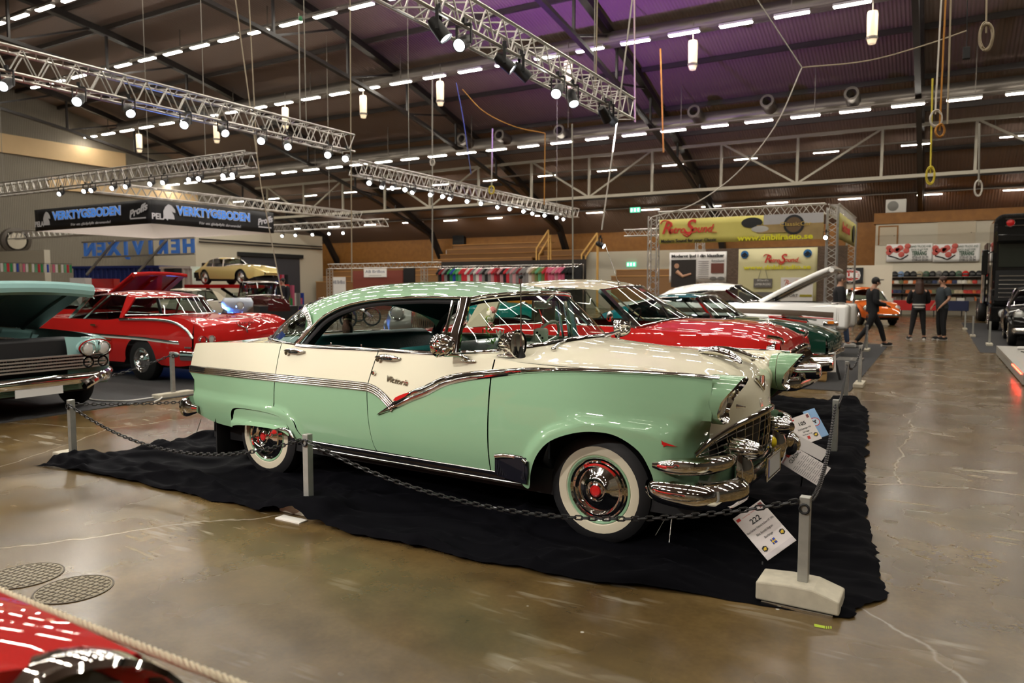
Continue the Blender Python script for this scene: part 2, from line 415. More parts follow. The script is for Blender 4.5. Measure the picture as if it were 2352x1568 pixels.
for y,z,sp,x0,x1,lab in ROWS:
    n = int((x1-x0)/sp); ph = {18.2:.3, 23.5:-.58, 29.0:-.98, 35.3:-1.37, 41.0:-1.2, 47.0:-.6}.get(y, 0)
    for k in range(n+1):
        x = math.floor(x0/sp)*sp+k*sp+ph
        q = px_of((x,y,z)); inside = q is not None and -20 < q[0] < 2370 and -20 < q[1] < 1500
        if lab: lb = 'lit white tube lamp hanging in the '+lab.split(',')[0]
        else: lb = 'lit white tube lamp of a roof row behind or over the camera'
        inst(lp, USED, (x,y,z), 0, lb, 'ceiling lamps in the %s' % (lab.split(',')[0] if lab else 'rows overhead'), None, (1,.45,.6) if y > 40 else (1,1,1))
    if lab:
        m = MB(); m.box((x0-1,y-.13,z+.11),(x1+1,y+.13,z+.17)); 
        for k in range(0,n+1,3): m.bar((x0+k*sp,y,z+.16),(x0+k*sp,y,roofz(y)-.1),.03)
        tag(m.build('cable_tray', TRAY, smooth=False), 'grey cable tray carrying the tube lamps of the '+lab.split(',')[0], 'cable tray', 'cable trays')
# ventilation ducts beside rows three and four
DUCT = mat('galvanised_duct', (.12,.105,.09), .4, .5)
for y,z,r_,lab in ((29.9, EYE+.34*29+.55, .34, 'long round ventilation duct above the third lamp row'), (36.2, EYE+.2127*35.3+.55, .34, 'long round ventilation duct above the fourth lamp row')):
    m = MB(); m.cyl((-47,y,z),(12,y,z),r_,n=14)
    tag(m.build('ventilation_duct', DUCT), lab, 'duct', 'ventilation ducts')
# round duct outlets beside row four
m = MB(); m.lathe([(.20,0),(.30,0),(.30,.9),(.20,.9),(.18,.2)], (0,0,0), (0,-1,.15), 16)
od = m.build('duct_nozzle', DUCT); tag(od, cat='duct nozzle')
for i,(px,py) in enumerate(((1080,330),(1165,322),(1300,312),(1605,270),(1770,248),(1960,232))):
    p = on_Y(px,py,35.6); inst(od, USED, p, 0, 'round duct nozzle, number %s from the left over the fourth lamp row' % ['one','two','three','four','five','six'][i], 'duct nozzles')
# pendant lights under row three
pl = empty('pendant_light', (0,0,-50), 0, None, 'pendant light')
m = MB(); m.lathe([(.02,.0),(.16,-.02),(.18,-.12),(.17,-.95),(.12,-1.12),(.02,-1.14)], n=14); m.build('glass_shade', mat('warm_glass_shade', (.75,.62,.42), .35, emit=.55, ecol=(1,.80,.52)), pl)
m = MB(); m.lathe([(.19,-.88),(.20,-.92),(.19,-.98)], n=14); m.build('ring', TRAY, pl)
m = MB(); m.cyl((0,0,0),(0,0,.8),.02); m.build('rod', TRAY, pl)
for i,(px,py) in enumerate(((319,308),(497,283),(655,247),(834,219),(1011,187),(1305,140),(1592,93),(2005,25))):
    inst(pl, USED, on_Y(px,py,29.2), 0, 'warm cylinder pendant light, %s from the left in the row under the roof' % ['first','second','third','fourth','fifth','sixth','seventh','last'][i], 'cylinder pendant lights')
# ------------------------------------------------------------------ lighting trusses with spotlights
LAC = ALU
def truss(p, q, lab, s=.36, step=.42, name='lighting_truss'):
    p = Vector(p); q = Vector(q); d = q-p; L_ = d.length; r = empty(name, p, atan2(d.y,d.x), lab, 'truss', 'aluminium lighting trusses')
    h = s/2; cs = [(-h,-h),(h,-h),(h,h),(-h,h)]
    for a,b in cs:
        m = MB(); m.cyl((0,a,b),(L_,a,b),.026,n=8); m.build('chord', ALU, r)
    n = max(2,int(L_/step)); m = MB()
    for i in range(n):
        x0 = L_*i/n; x1 = L_*(i+1)/n; xm = (x0+x1)/2
        for k in range(4):
            a = cs[k]; b = cs[(k+1)%4]
            m.bar((x0,*a),(xm,*b),.018); m.bar((xm,*b),(x1,*a),.018)
    m.build('lacing', ALU, r, smooth=False); return r
ZT = EYE+3.5
T1 = (-5.55,2.0,14.1); T2 = (-12.7,1.5,14.0)
truss((-5.55,-5.0,ZT),(-5.55,14.1,ZT),'aluminium box truss coming from the top edge of the picture, spotlights beneath', .40)
truss((-12.75,-5.0,ZT),(-12.75,14.0,ZT),'long aluminium box truss entering from the left edge of the picture', .40)
truss((-15.1,16.8,ZT),(-15.3,32.6,ZT),'aluminium box truss over the middle with a close row of small spotlights', .40)
truss((-32.5,14.2,ZT),(-16.6,14.3,ZT),'aluminium box truss rising toward the right above the black banner', .40)
truss((-26.0,15.4,ZT),(-25.2,28.4,ZT),'aluminium box truss running behind the black banner toward the right', .36)
truss((-33,28.2,ZT-.4),(-23.5,28.4,ZT-.4),'aluminium box truss crossing behind the right end of the black banner', .34)
truss((-40,19.5,ZT-1.0),(-33,19.6,ZT-1.0),'aluminium box truss at the far left edge beside the black banner', .34)
SPOTB = mat('black_lamp_body', (.010,.010,.011), .4)
SPOTE = mat('lit_spot_lens', (1,1,1), .4, emit=40, ecol=(.92,.97,1))
sp = empty('stage_spotlight', (0,0,-50), 0, None, 'spotlight')
m = MB(); m.box((-.05,-.16,.0),(.05,.16,.03)); m.box((-.03,-.17,-.34),(.03,-.15,.02)); m.box((-.03,.15,-.34),(.03,.17,.02)); m.box((-.04,-.04,.02),(.04,.04,.14)); m.build('yoke', SPOTB, sp, smooth=False)
hd = bpy.data.objects.new('lamp_head', None)
m = MB(); m.lathe([(0,-.22),(.09,-.22),(.12,-.12),(.13,.16),(.135,.22),(.115,.22),(.105,.19)], (0,0,-.30), (0,0,-1), 16)
hb = m.build('lamp_head', SPOTB, sp)
m = MB(); m.lathe([(.108,.19),(0,.19)], (0,0,-.30), (0,0,-1), 16); m.build('lens', SPOTE, hb)
bpy.data.objects.remove(hd)
def spot(x, y, z, aim, lab, grp, size=1.0, watts=0):
    o = inst(sp, USED, (x,y,z), 0, lab, grp)
    d = (Vector(aim)-Vector((x,y,z))).normalized(); rz = atan2(d.y,d.x); tilt = math.acos(max(-1,min(1,-d.z)))
    o.rotation_euler = (0,0,rz); size *= .58; o.scale = (size,)*3
    for c in o.children:
        if c.name.startswith('lamp_head'):
            c.location = V(0,0,-.30)+Euler((0,-tilt,0)).to_matrix() @ V(0,0,.30); c.rotation_euler = (0,-tilt,0)
    if watts:
        ld = bpy.data.lights.new('spot_beam','SPOT'); ld.energy = watts*.6; ld.spot_size = radians(38); ld.spot_blend = .5; ld.shadow_soft_size = .10; ld.color = (1,.95,.88)
        lo = bpy.data.objects.new('spot_beam', ld); COL.objects.link(lo); lo.location = V(x,y,z-.30)+d*.33; lo.rotation_euler = d.to_track_quat('-Z','Y').to_euler()
ORD = ['first','second','third','fourth','fifth','sixth','seventh','eighth','ninth','tenth','eleventh','twelfth','thirteenth','fourteenth','fifteenth','sixteenth','seventeenth']
ZS = ZT-.22
# under the truss from the top edge
for i,(px,py,aim,wt) in enumerate(((818,20,(-6,-2,1),0),(1000,75,(-2,9,0),0),(1058,125,(-5,2,1),900),(1152,165,(0,12,0),0),(1190,200,(-1,14,0),0),(1275,228,(-4,4,0),900),(1308,262,(-3,9,0),0),(1382,288,(-4.5,17.5,.8),1100),(1395,305,(-2.5,17.5,.6),900))):
    p = on_X(px,py-20,-5.4); spot(-5.35,p.y,ZS+.02,aim,'black stage spotlight, %s from the left on the truss at top centre' % ORD[i],'spotlights on the top centre truss',1.15,wt)
for i,(px,py,aim,wt) in enumerate(((12,210,(-9,1,1),900),(178,240,(-8,2,1),900),(292,268,(-6,6,0),0),(423,297,(-8,3,0),0),(508,315,(-5,8,0),0),(598,333,(-7,4,0),900),(656,347,(-6,7,0),0),(750,365,(-6,5,0),0),(792,380,(-7,4,0),0))):
    p = on_X(px,py-16,-12.6); spot(-12.55,p.y,ZS+.02,aim,'black stage spotlight, %s from the left under the long left truss' % ORD[i],'spotlights on the long left truss',1.1,wt)
for i,(x,y,aim) in enumerate(((-5.35,-1.6,(-3.6,4.2,.75)),(-5.35,-3.6,(-2.2,4.2,.7)),(-12.55,-1.5,(-5.2,4.3,.8)),(-5.35,.4,(-9.3,5.0,.7)))):  # unseen lamps added to brighten the green sedan's near side and the aqua car
    spot(x,y,ZS+.02,aim,'stage spotlight on the near end of the %s truss, behind the camera' % ['top centre','top centre','long left','top centre'][i],'spotlights beside the camera',1.1,[1000,1000,1500,900][i])
for i,px in enumerate((838,868,893,922,940,982,1010,1028,1068,1100,1140,1168,1200,1222,1250,1278,1295)):
    t = (px-832)/(1310-832); py = 408+t*(505-408); p = on_X(px,py,-15.1); a = [(-8,4,0),(-14,14,0),(-12,10,0)][i%3]
    spot(-14.9-.2*(p.y-16.8)/15.8,p.y,ZS,a,'small lit spotlight, %s from the left on the middle truss' % ORD[i],'spotlights on the middle truss',1.0)
for i,(px,py) in enumerate(((152,450),(208,447),(224,440),(272,445),(302,432),(358,432),(387,425),(446,418),(468,415),(524,412),(545,408))):
    p = on_Y(px,py,14.2); spot(p.x,14.0+.1*(p.x+32.5)/15.9,ZS,(p.x+4,4,0),'small spotlight, %s from the left on the truss above the black banner' % ORD[i],'spotlights above the black banner')
for i,(px,py) in enumerate(((652,498),(683,515),(722,523),(760,518),(792,512))):
    p = on_Y(px,py,28.3); spot(p.x,28.18,ZT-.62,(p.x+5,20,0),'small spotlight, %s from the left on the truss right of the black banner' % ORD[i],'spotlights right of the black banner')
# coloured up-light washing the roof
ld = bpy.data.lights.new('violet_wash','SPOT'); ld.energy = 4300; ld.spot_size = radians(125); ld.spot_blend = 1; ld.color = (.48,.18,1); ld.shadow_soft_size = .2
lo = bpy.data.objects.new('violet_wash', ld); COL.objects.link(lo); lo.location = (-12.5,23,4.7); lo.rotation_euler = V(.05,.42,1).to_track_quat('-Z','Y').to_euler()
# ================================================================== THE GREEN AND CREAM SEDAN
def paint(name, col, coat=1.0, rough=.42):
    return mat(name, col, .6, coat=coat, coat_rough=.012, spec=.08)
GREEN = paint('mint_green_paint', (.255,.43,.265)); CREAM = paint('ivory_paint', (.80,.755,.585))
TEAL = mat('dark_teal_vinyl', (.02,.12,.115), .38, bump=(60,.15)); SAGE = mat('sage_vinyl', (.10,.22,.15), .45)
HEADL = mat('black_headliner', (.010,.022,.020), .8)
WWALL = mat('cream_whitewall', (.62,.56,.42), .55)
CARX, CARY, CARA = -4.597, 4.873, -.0379
ford = empty('sedan', (CARX,CARY,0), CARA, 'mint green and cream fifties hardtop sedan on the black cloth, nearest whole car', 'car')
P_ = ford
def lin(tab, x):
    if x <= tab[0][0]: return tab[0][1]
    for (a,b),(c,d) in zip(tab, tab[1:]):
        if x <= c: return b+(d-b)*(x-a)/(c-a)
    return tab[-1][1]
ZT_ = [(-.98,.828),(.286,.828),(1.225,.829),(1.33,.800),(1.41,.757),(1.455,.735),(1.56,.792),(1.70,.842),(1.907,.918),(2.25,.980),(2.5,1.018),(2.79,1.037),(3.32,1.047),(3.62,1.046)]
ZC_ = [(-.96,1.035),(-.4,1.067),(.3,1.086),(.58,1.076),(1.3,1.083),(2.0,1.083),(2.26,1.076),(2.5,1.060),(2.8,1.052),(3.3,1.054),(3.62,1.050)]
W_ = [(-.98,.85),(-.6,.905),(0,.94),(.8,.955),(1.6,.962),(2.4,.957),(3.0,.945),(3.4,.93),(3.66,.915)]
ARCH_F = [(2.531,.306),(2.564,.423),(2.618,.535),(2.707,.624),(2.85,.683),(2.988,.706),(3.122,.695),(3.252,.625),(3.317,.524),(3.345,.44)]
ARCHF = [(p.x,p.z) for p in curve([V(x,0,z) for x,z in ARCH_F], 5)]
def ys(x, z):
    y = pw(W_,x)-(.30 if z > .62 else .60)*(z-.62)**2
    b = 0
    if x > 2.3:
        d = min(sqrt((x-a)**2+(z-c)**2) for a,c in ARCHF); b = .030*smooth(.095,.03,d)
        b = max(b, .032*smooth(lin([(2.6,.82),(2.9,.80),(3.6,.775)],x), lin([(2.6,.75),(2.9,.745),(3.6,.725)],x), z)*smooth(2.7,2.95,x))
        y += b*smooth(3.64,3.5,x)
        if x > 3.38: y -= lin([(3.38,0),(3.44,.02),(3.50,.065),(3.55,.13),(3.59,.21),(3.62,.30)],x)*smooth(.83,.67,z)
    if x > 3.53: y -= .034*smooth(3.53,3.62,x)*smooth(.96,.84,z)*smooth(.72,.80,z)
    if x < .75:
        zr = lin([(-.9,.62),(.2,.603),(.42,.575),(.52,.49),(.60,.38)],x)
        y += .024*smooth(zr+.035,zr-.02,z)*smooth(.66,.50,x)
    return y
def panel(mb, bot, top, rows, per, mi, sg, pwr=1, yf=ys):
    B = curve([V(a,0,b) for a,b in bot], per); T = curve([V(a,0,b) for a,b in top], per); R = []
    for i in range(rows+1):
        t = i/rows; r = []
        for p,q in zip(B,T):
            x = lerp(p.x,q.x,t**pwr); z = lerp(p.z,q.z,t); y = sg*yf(x,z)
            if x > 3.42: x -= lin([(3.42,0),(3.5,.02),(3.56,.045),(3.62,.085)],x)*smooth(.83,.67,z)
            r.append(V(x, y, z))
        R.append(r)
    mb.grid(R, mi=mi)
zt = lambda x: lin(ZT_,x) if 1.3 < x < 1.6 else pw(ZT_,x)
zc = lambda x: pw(ZC_,x)
def side_part(name, sg, build):
    m = MB(); build(m); return m.build(name, [GREEN,CREAM], P_, solid=0)
SEAM = .004
for sg in (-1,1):
    def quarter(m):
        inn = [(-.76,.46),(-.68,.44),(-.50,.405),(-.30,.392),(-.262,.40),(-.25,.50),(-.22,.545),(-.15,.562),(.0,.565),(.16,.562),(.29,.551),(.37,.532),(.43,.485),(.465,.42),(.492,.372)]
        out = [(-.80,.62),(-.70,.62),(-.56,.615),(-.42,.611),(-.34,.610),(-.28,.608),(-.20,.606),(-.12,.604),(.02,.603),(.16,.607),(.272-SEAM,.612),(.415,.575),(.497,.511),(.536,.44),(.596,.383)]
        panel(m, inn, out, 6, 4, 0, sg)
        o2 = out[:11]; mid = [(-.82,.735)]+[(x,.735) for x,_ in out[1:10]]+[(.272-SEAM,.735)]
        panel(m, o2, mid, 4, 4, 0, sg)
        tz = [(-.905,.79)]+[(x,.79) for x,_ in out[1:10]]+[(.272-SEAM,.79)]
        panel(m, mid, tz, 4, 4, 0, sg)
        tt = [(-.902,zt(-.9))]+[(x,zt(x)) for x,_ in out[1:10]]+[(.274-SEAM,zt(.28))]
        panel(m, tz, tt, 2, 4, 0, sg)
        cc = [(-.862,1.036)]+[(x,zc(x)) for x,_ in out[1:10]]+[(.294-SEAM,zc(.29))]
        panel(m, tt, cc, 8, 4, 1, sg)
    side_part('quarter_panel', sg, quarter)
    def rdoor(m):
        bx = [(.272+SEAM,.612),(.345,.597),(.42,.573),(.505,.511),(.545,.44),(.605,.383),(.70,.382),(.85,.384),(1.0,.385),(1.15,.386),(1.297-SEAM,.386)]
        tx = [.272+SEAM,.34,.41,.48,.55,.63,.72,.86,1.0,1.13,1.233-SEAM]
        panel(m, bx, [(x,zt(x)) for x in tx], 14, 4, 0, sg, .6)
        c = [.294+SEAM,.36,.43,.50,.57,.65,.74,.88,1.02,1.16,1.30-SEAM]
        panel(m, [(x,zt(x)) for x in tx], [(x,zc(x)) for x in c], 8, 4, 1, sg)
    side_part('rear_door', sg, rdoor)
    def fdoor(m):
        bx = [(1.297+SEAM,.386),(1.36,.386),(1.42,.385),(1.48,.384),(1.54,.384),(1.62,.383),(1.72,.381),(1.84,.378),(1.96,.375),(2.1,.372),(2.246-SEAM,.369)]
        tx = [1.233+SEAM,1.30,1.36,1.41,1.455,1.52,1.62,1.76,1.92,2.08,2.25-SEAM]
        panel(m, bx, [(x,zt(x)) for x in tx], 16, 4, 0, sg, .5)
        c = [1.30+SEAM,1.36,1.42,1.47,1.53,1.60,1.70,1.82,1.95,2.1,2.262-SEAM]
        panel(m, [(x,zt(x)) for x in tx], [(x,zc(x)) for x in c], 8, 4, 1, sg)
    side_part('front_door', sg, fdoor)
    def fender(m):
        b = [(2.246+SEAM,.368),(2.33,.366),(2.44,.364),(2.49,.312)]+ARCH_F+[(3.40,.42),(3.48,.425),(3.56,.43),(3.62,.44)]
        md = [(2.25+SEAM,.55),(2.32,.55),(2.39,.55),(2.44,.565),(2.48,.59),(2.53,.65),(2.60,.70),(2.71,.75),(2.87,.785),(2.99,.79),(3.12,.785),(3.24,.775),(3.33,.765),(3.40,.76),(3.46,.757),(3.52,.755),(3.57,.754),(3.62,.75)]
        tx = [2.252+SEAM,2.33,2.40,2.45,2.5,2.56,2.64,2.76,2.88,2.99,3.12,3.24,3.33,3.40,3.46,3.52,3.57,3.62]
        panel(m, b, md, 8, 4, 0, sg); panel(m, md, [(x,zt(x)) for x in tx], 10, 4, 0, sg)
        panel(m, [(x,zt(x)) for x in tx], [(x+(.012*(1-i/17) if i < 1 else 0),zc(x)) for i,x in enumerate(tx)], 3, 4, 1, sg)
    side_part('front_fender', sg, fender)
# hood and cowl, one skin across the car
def cross(rib): return [V(x,-y,z) for x,y,z in rib]+[V(x,y,z) for x,y,z in reversed(rib[:-1])]
def cz(x): return (x, ys(x,zc(x)), zc(x))
HOOD = [[(1.95,.878,1.084),(2.10,.826,1.096),(2.235,.745,1.110),(2.35,.58,1.132),(2.425,.3,1.150),(2.45,0,1.158)],
 [cz(2.42),(2.46,.84,1.070),(2.53,.72,1.086),(2.60,.5,1.112),(2.63,.28,1.133),(2.65,0,1.141)],
 [cz(2.95),(2.95,.83,1.047),(2.95,.68,1.054),(2.95,.5,1.080),(2.95,.28,1.108),(2.95,0,1.120)],
 [cz(3.25),(3.25,.82,1.037),(3.25,.66,1.034),(3.25,.5,1.052),(3.25,.28,1.082),(3.25,0,1.096)],
 [cz(3.45),(3.45,.80,1.025),(3.44,.64,1.005),(3.45,.48,1.020),(3.45,.28,1.050),(3.45,0,1.064)],
 [cz(3.60),(3.57,.79,.99),(3.555,.63,.955),(3.57,.46,.965),(3.585,.26,.992),(3.60,0,1.002)],
 [(3.60,.86,.93),(3.60,.77,.90),(3.585,.62,.865),(3.625,.45,.885),(3.65,.25,.902),(3.665,0,.908)],
 [(3.46,.84,.72),(3.48,.76,.67),(3.53,.64,.665),(3.605,.42,.712),(3.68,.22,.750),(3.715,0,.770)]]
m = MB(); m.grid(net([cross(r) for r in HOOD], 6, 4)); m.build('hood', CREAM, P_)
# rear deck
DECK = [[(-.86,ys(-.86,1.036),1.036),(-.84,.72,1.03),(-.84,.5,1.03),(-.85,.3,1.035),(-.86,0,1.04)],
 [(-.6,ys(-.6,1.056),1.056),(-.6,.74,1.05),(-.62,.55,1.055),(-.64,.3,1.065),(-.66,0,1.07)],
 [cz(-.2),(-.2,.78,1.075),(-.30,.56,1.075),(-.50,.3,1.075),(-.60,0,1.08)],
 [cz(.15),(.12,.82,1.082),(-.12,.62,1.08),(-.42,.36,1.078),(-.56,0,1.082)],
 [cz(.40),(.36,.86,1.075),(.0,.66,1.075),(-.36,.38,1.075),(-.53,0,1.078)]]
m = MB(); m.grid(net([cross(r) for r in DECK], 5, 4)); m.build('trunk_lid', CREAM, P_)
m = MB(); re = [(-.862,1.036),(-.902,.85),(-.90,.79),(-.82,.735),(-.80,.62),(-.76,.46)]
m.grid([[V(x,-ys(x,z),z),V(x-.02,0,z),V(x,ys(x,z),z)] for x,z in re]); m.build('rear_panel', GREEN, P_)
# underbody, wheel wells, rockers
m = MB(); m.box((-.7,-.78,.24),(3.5,.78,.40)); m.box((-.72,-.62,.34),(2.2,.62,.50)); m.box((3.36,-.70,.30),(3.52,.70,.70)); m.box((2.45,-.55,.3),(3.4,.55,.95)); m.box((-.5,-.55,.3),(.55,.55,.8))
for sg in (-1,1):
    for xc in (0,2.934):
        ys_ = [sg*.60, sg*.92]; a = [(xc+.50*cos(t),.33+.44*sin(t)) for t in [pi*k/14 for k in range(15)]]
        m.grid([[V(x,yy if 1 else 0,z) for x,z in a] for yy in ys_])
m.build('underbody', BLACK, P_, smooth=False)
for sg in (-1,1):
    m = MB(); pr = [(.935,.385),(.945,.372),(.940,.355),(.90,.345),(.90,.30),(.84,.29),(.84,.36)]
    xs = [.60,1.2,1.8,2.2,2.46]
    m.grid([[V(x,sg*(y-.03+pw(W_,x)-.95),z-.008*(x-.6)/1.9) for y,z in pr] for x in xs]); m.build('rocker_panel', mat('black_sill', (.010,.010,.013), .25, coat=.6), P_, smooth=False)
    m = MB(); 
    for zz in (.376,.318): m.tube([(x,sg*(ys(x,.39)+(-.004 if zz > .35 else -.03)),zz-.006*(x-.6)/1.9) for x in xs], .005, 6)
    m.build('rocker_moulding', CHROMED, P_)
# door inner cards and floor
for sg in (-1,1):
    m = MB(); m.grid([[V(x,sg*.85,z) for x in (.35,1.3,2.2)] for z in (.45,.8,1.0,1.07)]); m.box((.5,sg*.80-.03,.82),(1.15,sg*.80+.03,.88)); m.box((1.4,sg*.80-.03,.82),(2.0,sg*.80+.03,.88)); m.build('door_card', SAGE, P_, smooth=False)
# side mouldings ----------------------------------------------------------------
def on_side(x, z, off=0): return V(x, 0, z), off
for sg in (-1,1):
    nrm = (0,sg,0)
    # ribbed rear moulding, four ribs, sweeping down into the V
    path = [(-.90,.820),(-.5,.825),(0,.827),(.5,.828),(.9,.829),(1.18,.829),(1.26,.824),(1.33,.804),(1.40,.766),(1.46,.722),(1.485,.700)]
    for part,rng in (('ribbed_moulding', None),):
        m = MB()
        pts = curve([V(x,0,z) for x,z in path], 6); P2 = [V(p.x, sg*(ys(p.x,p.z)+.001), p.z) for p in pts]
        strip(m, P2, nrm, .062, .006)
        for o in (-.021,-.007,.007,.021):
            q = []
            for i,p in enumerate(P2):
                d = (P2[min(i+1,len(P2)-1)]-P2[max(i-1,0)]).normalized(); s_ = V(-d.z,0,d.x); k = p+s_*o; q.append(V(k.x, sg*(ys(k.x,k.z)+.006), k.z))
            strip(m, q, nrm, .0125, .006)
        m.build('ribbed_moulding', mat('warm_chrome', (.80,.74,.70), .10, 1), P_)
    m = MB()
    for i in range(14): 
        x = -.885+i*.018
        m.box((x,-.004,-.026),(x+.004,.004,.026), M=Matrix.Translation((0, sg*(ys(x,.82)+.010), .822)))
    m.build('moulding_end_grid', DARK, P_, smooth=False)
    # swept spear from the V up over the fender crest
    path = [(1.345,.652),(1.40,.678),(1.50,.728),(1.62,.790),(1.75,.842),(1.907,.915),(2.08,.956),(2.25,.982),(2.5,1.018),(2.79,1.037),(3.1,1.046),(3.32,1.049),(3.5,1.049),(3.66,1.045)]
    pts = curve([V(x,0,z) for x,z in path], 6)
    wd = [lin([(1.345,.006),(1.42,.030),(1.52,.056),(1.66,.072),(1.9,.066),(2.25,.052),(2.5,.034),(2.8,.025),(3.66,.022)],p.x) for p in pts]
    m = MB(); strip(m, [V(p.x, sg*(ys(min(p.x,3.52),p.z)+.0015), p.z) for p in pts], lambda i: (0,sg,.0+.6*smooth(2.4,2.9,pts[i].x)), wd, .013, prof=[(-.5,0),(-.5,.3),(-.36,.75),(-.14,.9),(-.02,.55),(.10,.95),(.3,1),(.45,.6),(.5,0)])
    m.build('spear_moulding', CHROME, P_)
    # red insert
    m = MB(); poly = [(1.49,.760),(1.51,.782),(1.55,.800),(1.60,.818),(1.63,.824),(1.60,.798),(1.56,.778),(1.52,.760)]
    m.add([V(x, sg*(ys(x,z)+.0165), z) for x,z in poly], [tuple(range(8))]); m.build('red_insert', REDM, P_, smooth=False)
    # belt moulding
    m = MB(); strip(m, [V(x, sg*(ys(x,zc(x))-.006), zc(x)+.004) for x in [.46+.09*i for i in range(18)]], (0,sg*.7,1), .034, .012); m.build('belt_moulding', CHROME, P_)
    # door handles
    for x0,x1 in ((.365,.569),(1.297,1.505)):
        z = 1.036; y = sg*(ys((x0+x1)/2,z)); m = MB()
        strip(m, [V(x0+(x1-x0)*t, y+sg*(.022*sin(pi*min(1,max(0,t)))**.5+.004), z+.010*sin(pi*t)) for t in [i/12 for i in range(13)]], (0,sg,.25), [.020+.016*sin(pi*i/12) for i in range(13)], .016)
        m.lathe([(0,.03),(.016,.03),(.018,.0),(.018,-.01)], (x0+.03,y,z-.012), (0,sg,0), 12)
        h = m.build('door_handle', CHROME, P_)
        m = MB()
        for i in range(7): m.box((x0+.075+i*.013,-.003,-.010),(x0+.080+i*.013,.003,.008), M=Matrix.Translation((0,y+sg*.040,z)))
        m.build('grip_ribs', DARK, h, smooth=False)
    m = MB(); m.lathe([(0,.02),(.014,.018),(.017,.0)], (1.291,sg*ys(1.291,.93),.93), (0,sg,0), 12); m.build('key_lock', CHROME, P_)
    # jet emblem
    m = MB(); J = [(-.062,.026),(-.054,.028),(-.02,.008),(.03,-.003),(.062,-.010),(.03,-.012),(-.004,-.010),(-.024,-.024),(-.026,-.012),(-.06,.002),(-.062,.008),(-.03,.008)]
    yj = sg*(ys(3.41,.68)+.002)
    m.prism(J, (3.41,yj,.683), (1,0,0), (0,0,1), (0,sg*.006,0)); m.prism([(a*.82,b*.78) for a,b in J], (3.41,yj+sg*.006,.683), (1,0,0), (0,0,1), (0,sg*.002,0), 1)
    m.build('jet_emblem', [CHROME,REDM], P_, smooth=False)
    # stone guard plate ahead of the front wheel arch
    m = MB(); g = [(2.285,.372),(2.30,.47),(2.315,.485),(2.53,.497),(2.552,.47),(2.545,.40),(2.52,.33),(2.30,.345)]
    m.add([V(x,sg*(ys(x,z)+.012),z) for x,z in g]+[V(x,sg*(ys(x,z)-.003),z) for x,z in g], [tuple(range(8))]+[(i,(i+1)%8,8+(i+1)%8,8+i) for i in range(8)])
    gp = m.build('stone_guard', mat('black_ribbed_rubber', (.010,.010,.016), .3), P_, smooth=False)
    m = MB(); strip(m, [V(x,sg*(ys(x,z)+.012),z) for x,z in ((2.305,.475),(2.36,.487),(2.43,.490),(2.50,.487),(2.548,.468))], (0,sg,0), .032, .010); m.build('chrome_cap', CHROME, gp)
    m = MB()
    for i in range(18): x = 2.31+i*.0122; m.bar((x,sg*(ys(x,.38)+.013),.36),(x,sg*(ys(x,.45)+.013),.462),.004)
    m.build('ribs', mat('black_rib', (.02,.02,.028), .35), gp, smooth=False)
    # rear skirt covering the top of the wheel
    m = MB(); b = [(-.242,.405),(-.15,.425),(.0,.437),(.14,.440),(.28,.440),(.38,.432),(.462,.405)]; t = [(-.236,.49),(-.19,.545),(.0,.560),(.16,.556),(.28,.545),(.37,.525),(.455,.44)]
    yfk = lambda x,z: ys(x,max(z,.50))-.012+.022*smooth(.47,.44,z)
    panel(m, b, t, 8, 5, 0, sg, 1, yfk); m.build('fender_skirt', GREEN, P_)
    m = MB(); strip(m, [V(x,sg*(ys(x,.45)+.006),z) for x,z in ((.30,.437),(.36,.445),(.42,.445),(.47,.428),(.50,.395))], (0,sg,0), [.012,.03,.04,.034,.012], .014); m.build('skirt_shoe', CHROME, P_)
    m = MB(); m.box((.40,sg*.90-.01,.34),(.56,sg*.90+.01,.43)); m.build('rear_stone_guard', mat('black_ribbed_rubber', (0,0,0)), P_, smooth=False)
# mud flaps
for sg in (-1,1):
    m = MB(); m.box((-.50,sg*.74-.17,.13),(-.485,sg*.74+.15,.42)); m.build('mud_flap', RUBBER, P_, smooth=False)
# wheels ------------------------------------------------------------------------
def wheel(parent, x, y, sg, r=.335, rim=.205, wall=(.206,.264), wd=.19, wmat=None, rimm=None, red=True, z=None, name='wheel', cap=True, ax=None):
    z = r-.01 if z is None else z
    wh = MB(); a = (0,sg,0) if ax is None else ax; h = wd/2; o = (x,y,z)
    if cap == 'wire': prof = [(rim-.01,-h*.7)]
    wh.lathe([(rim*.9,-h*.8),(rim+.02,-h),(r-.045,-h),(r-.012,-h*.78),(r,-h*.5),(r,h*.5),(r-.012,h*.78),(r-.045,h*.97),(wall[1],h),(wall[1]-.004,h*1.01),(wall[0]+.006,h*1.0),(wall[0],h*.95),(rim*.9,h*.85)], o, a, 40, mi=[0]*8+[0,1,1,1])
    w_ = wh.build(name, [RUBBER, wmat or WWALL], parent)
    m = MB(); m.lathe([(wall[0]+.001,h*.90),(wall[0]-.002,h*.99),(wall[0]-.008,h*1.0),(wall[0]-.016,h*.93),(wall[0]-.03,h*.88),(0,h*.8)], o, a, 36); m.build('rim', rimm or GREEN, w_)
    if cap:
        m = MB(); d = h*.92; R = rim-.012
        m.lathe([(R,d-.02),(R,d),(R-.012,d+.012),(R-.024,d+.004),(R-.034,d+.014),(R-.046,d+.016),(R-.052,d+.006),(R-.062,d-.004),(R*.50,d+.010),(.068,d+.020),(.060,d+.030),(.050,d+.022),(.046,d+.036),(.036,d+.040),(.032,d+.034)], o, a, 40)
        hc = m.build('hubcap', CHROME, w_)
        m = MB(); m.lathe([(.033,d+.032),(.026,d+.040),(0,d+.042)], o, a, 20); m.build('hub_centre', REDM if red else CHROME, hc)
    return w_
for x in (0,2.934):
    for sg in (-1,1): wheel(P_, x, sg*.715, sg)
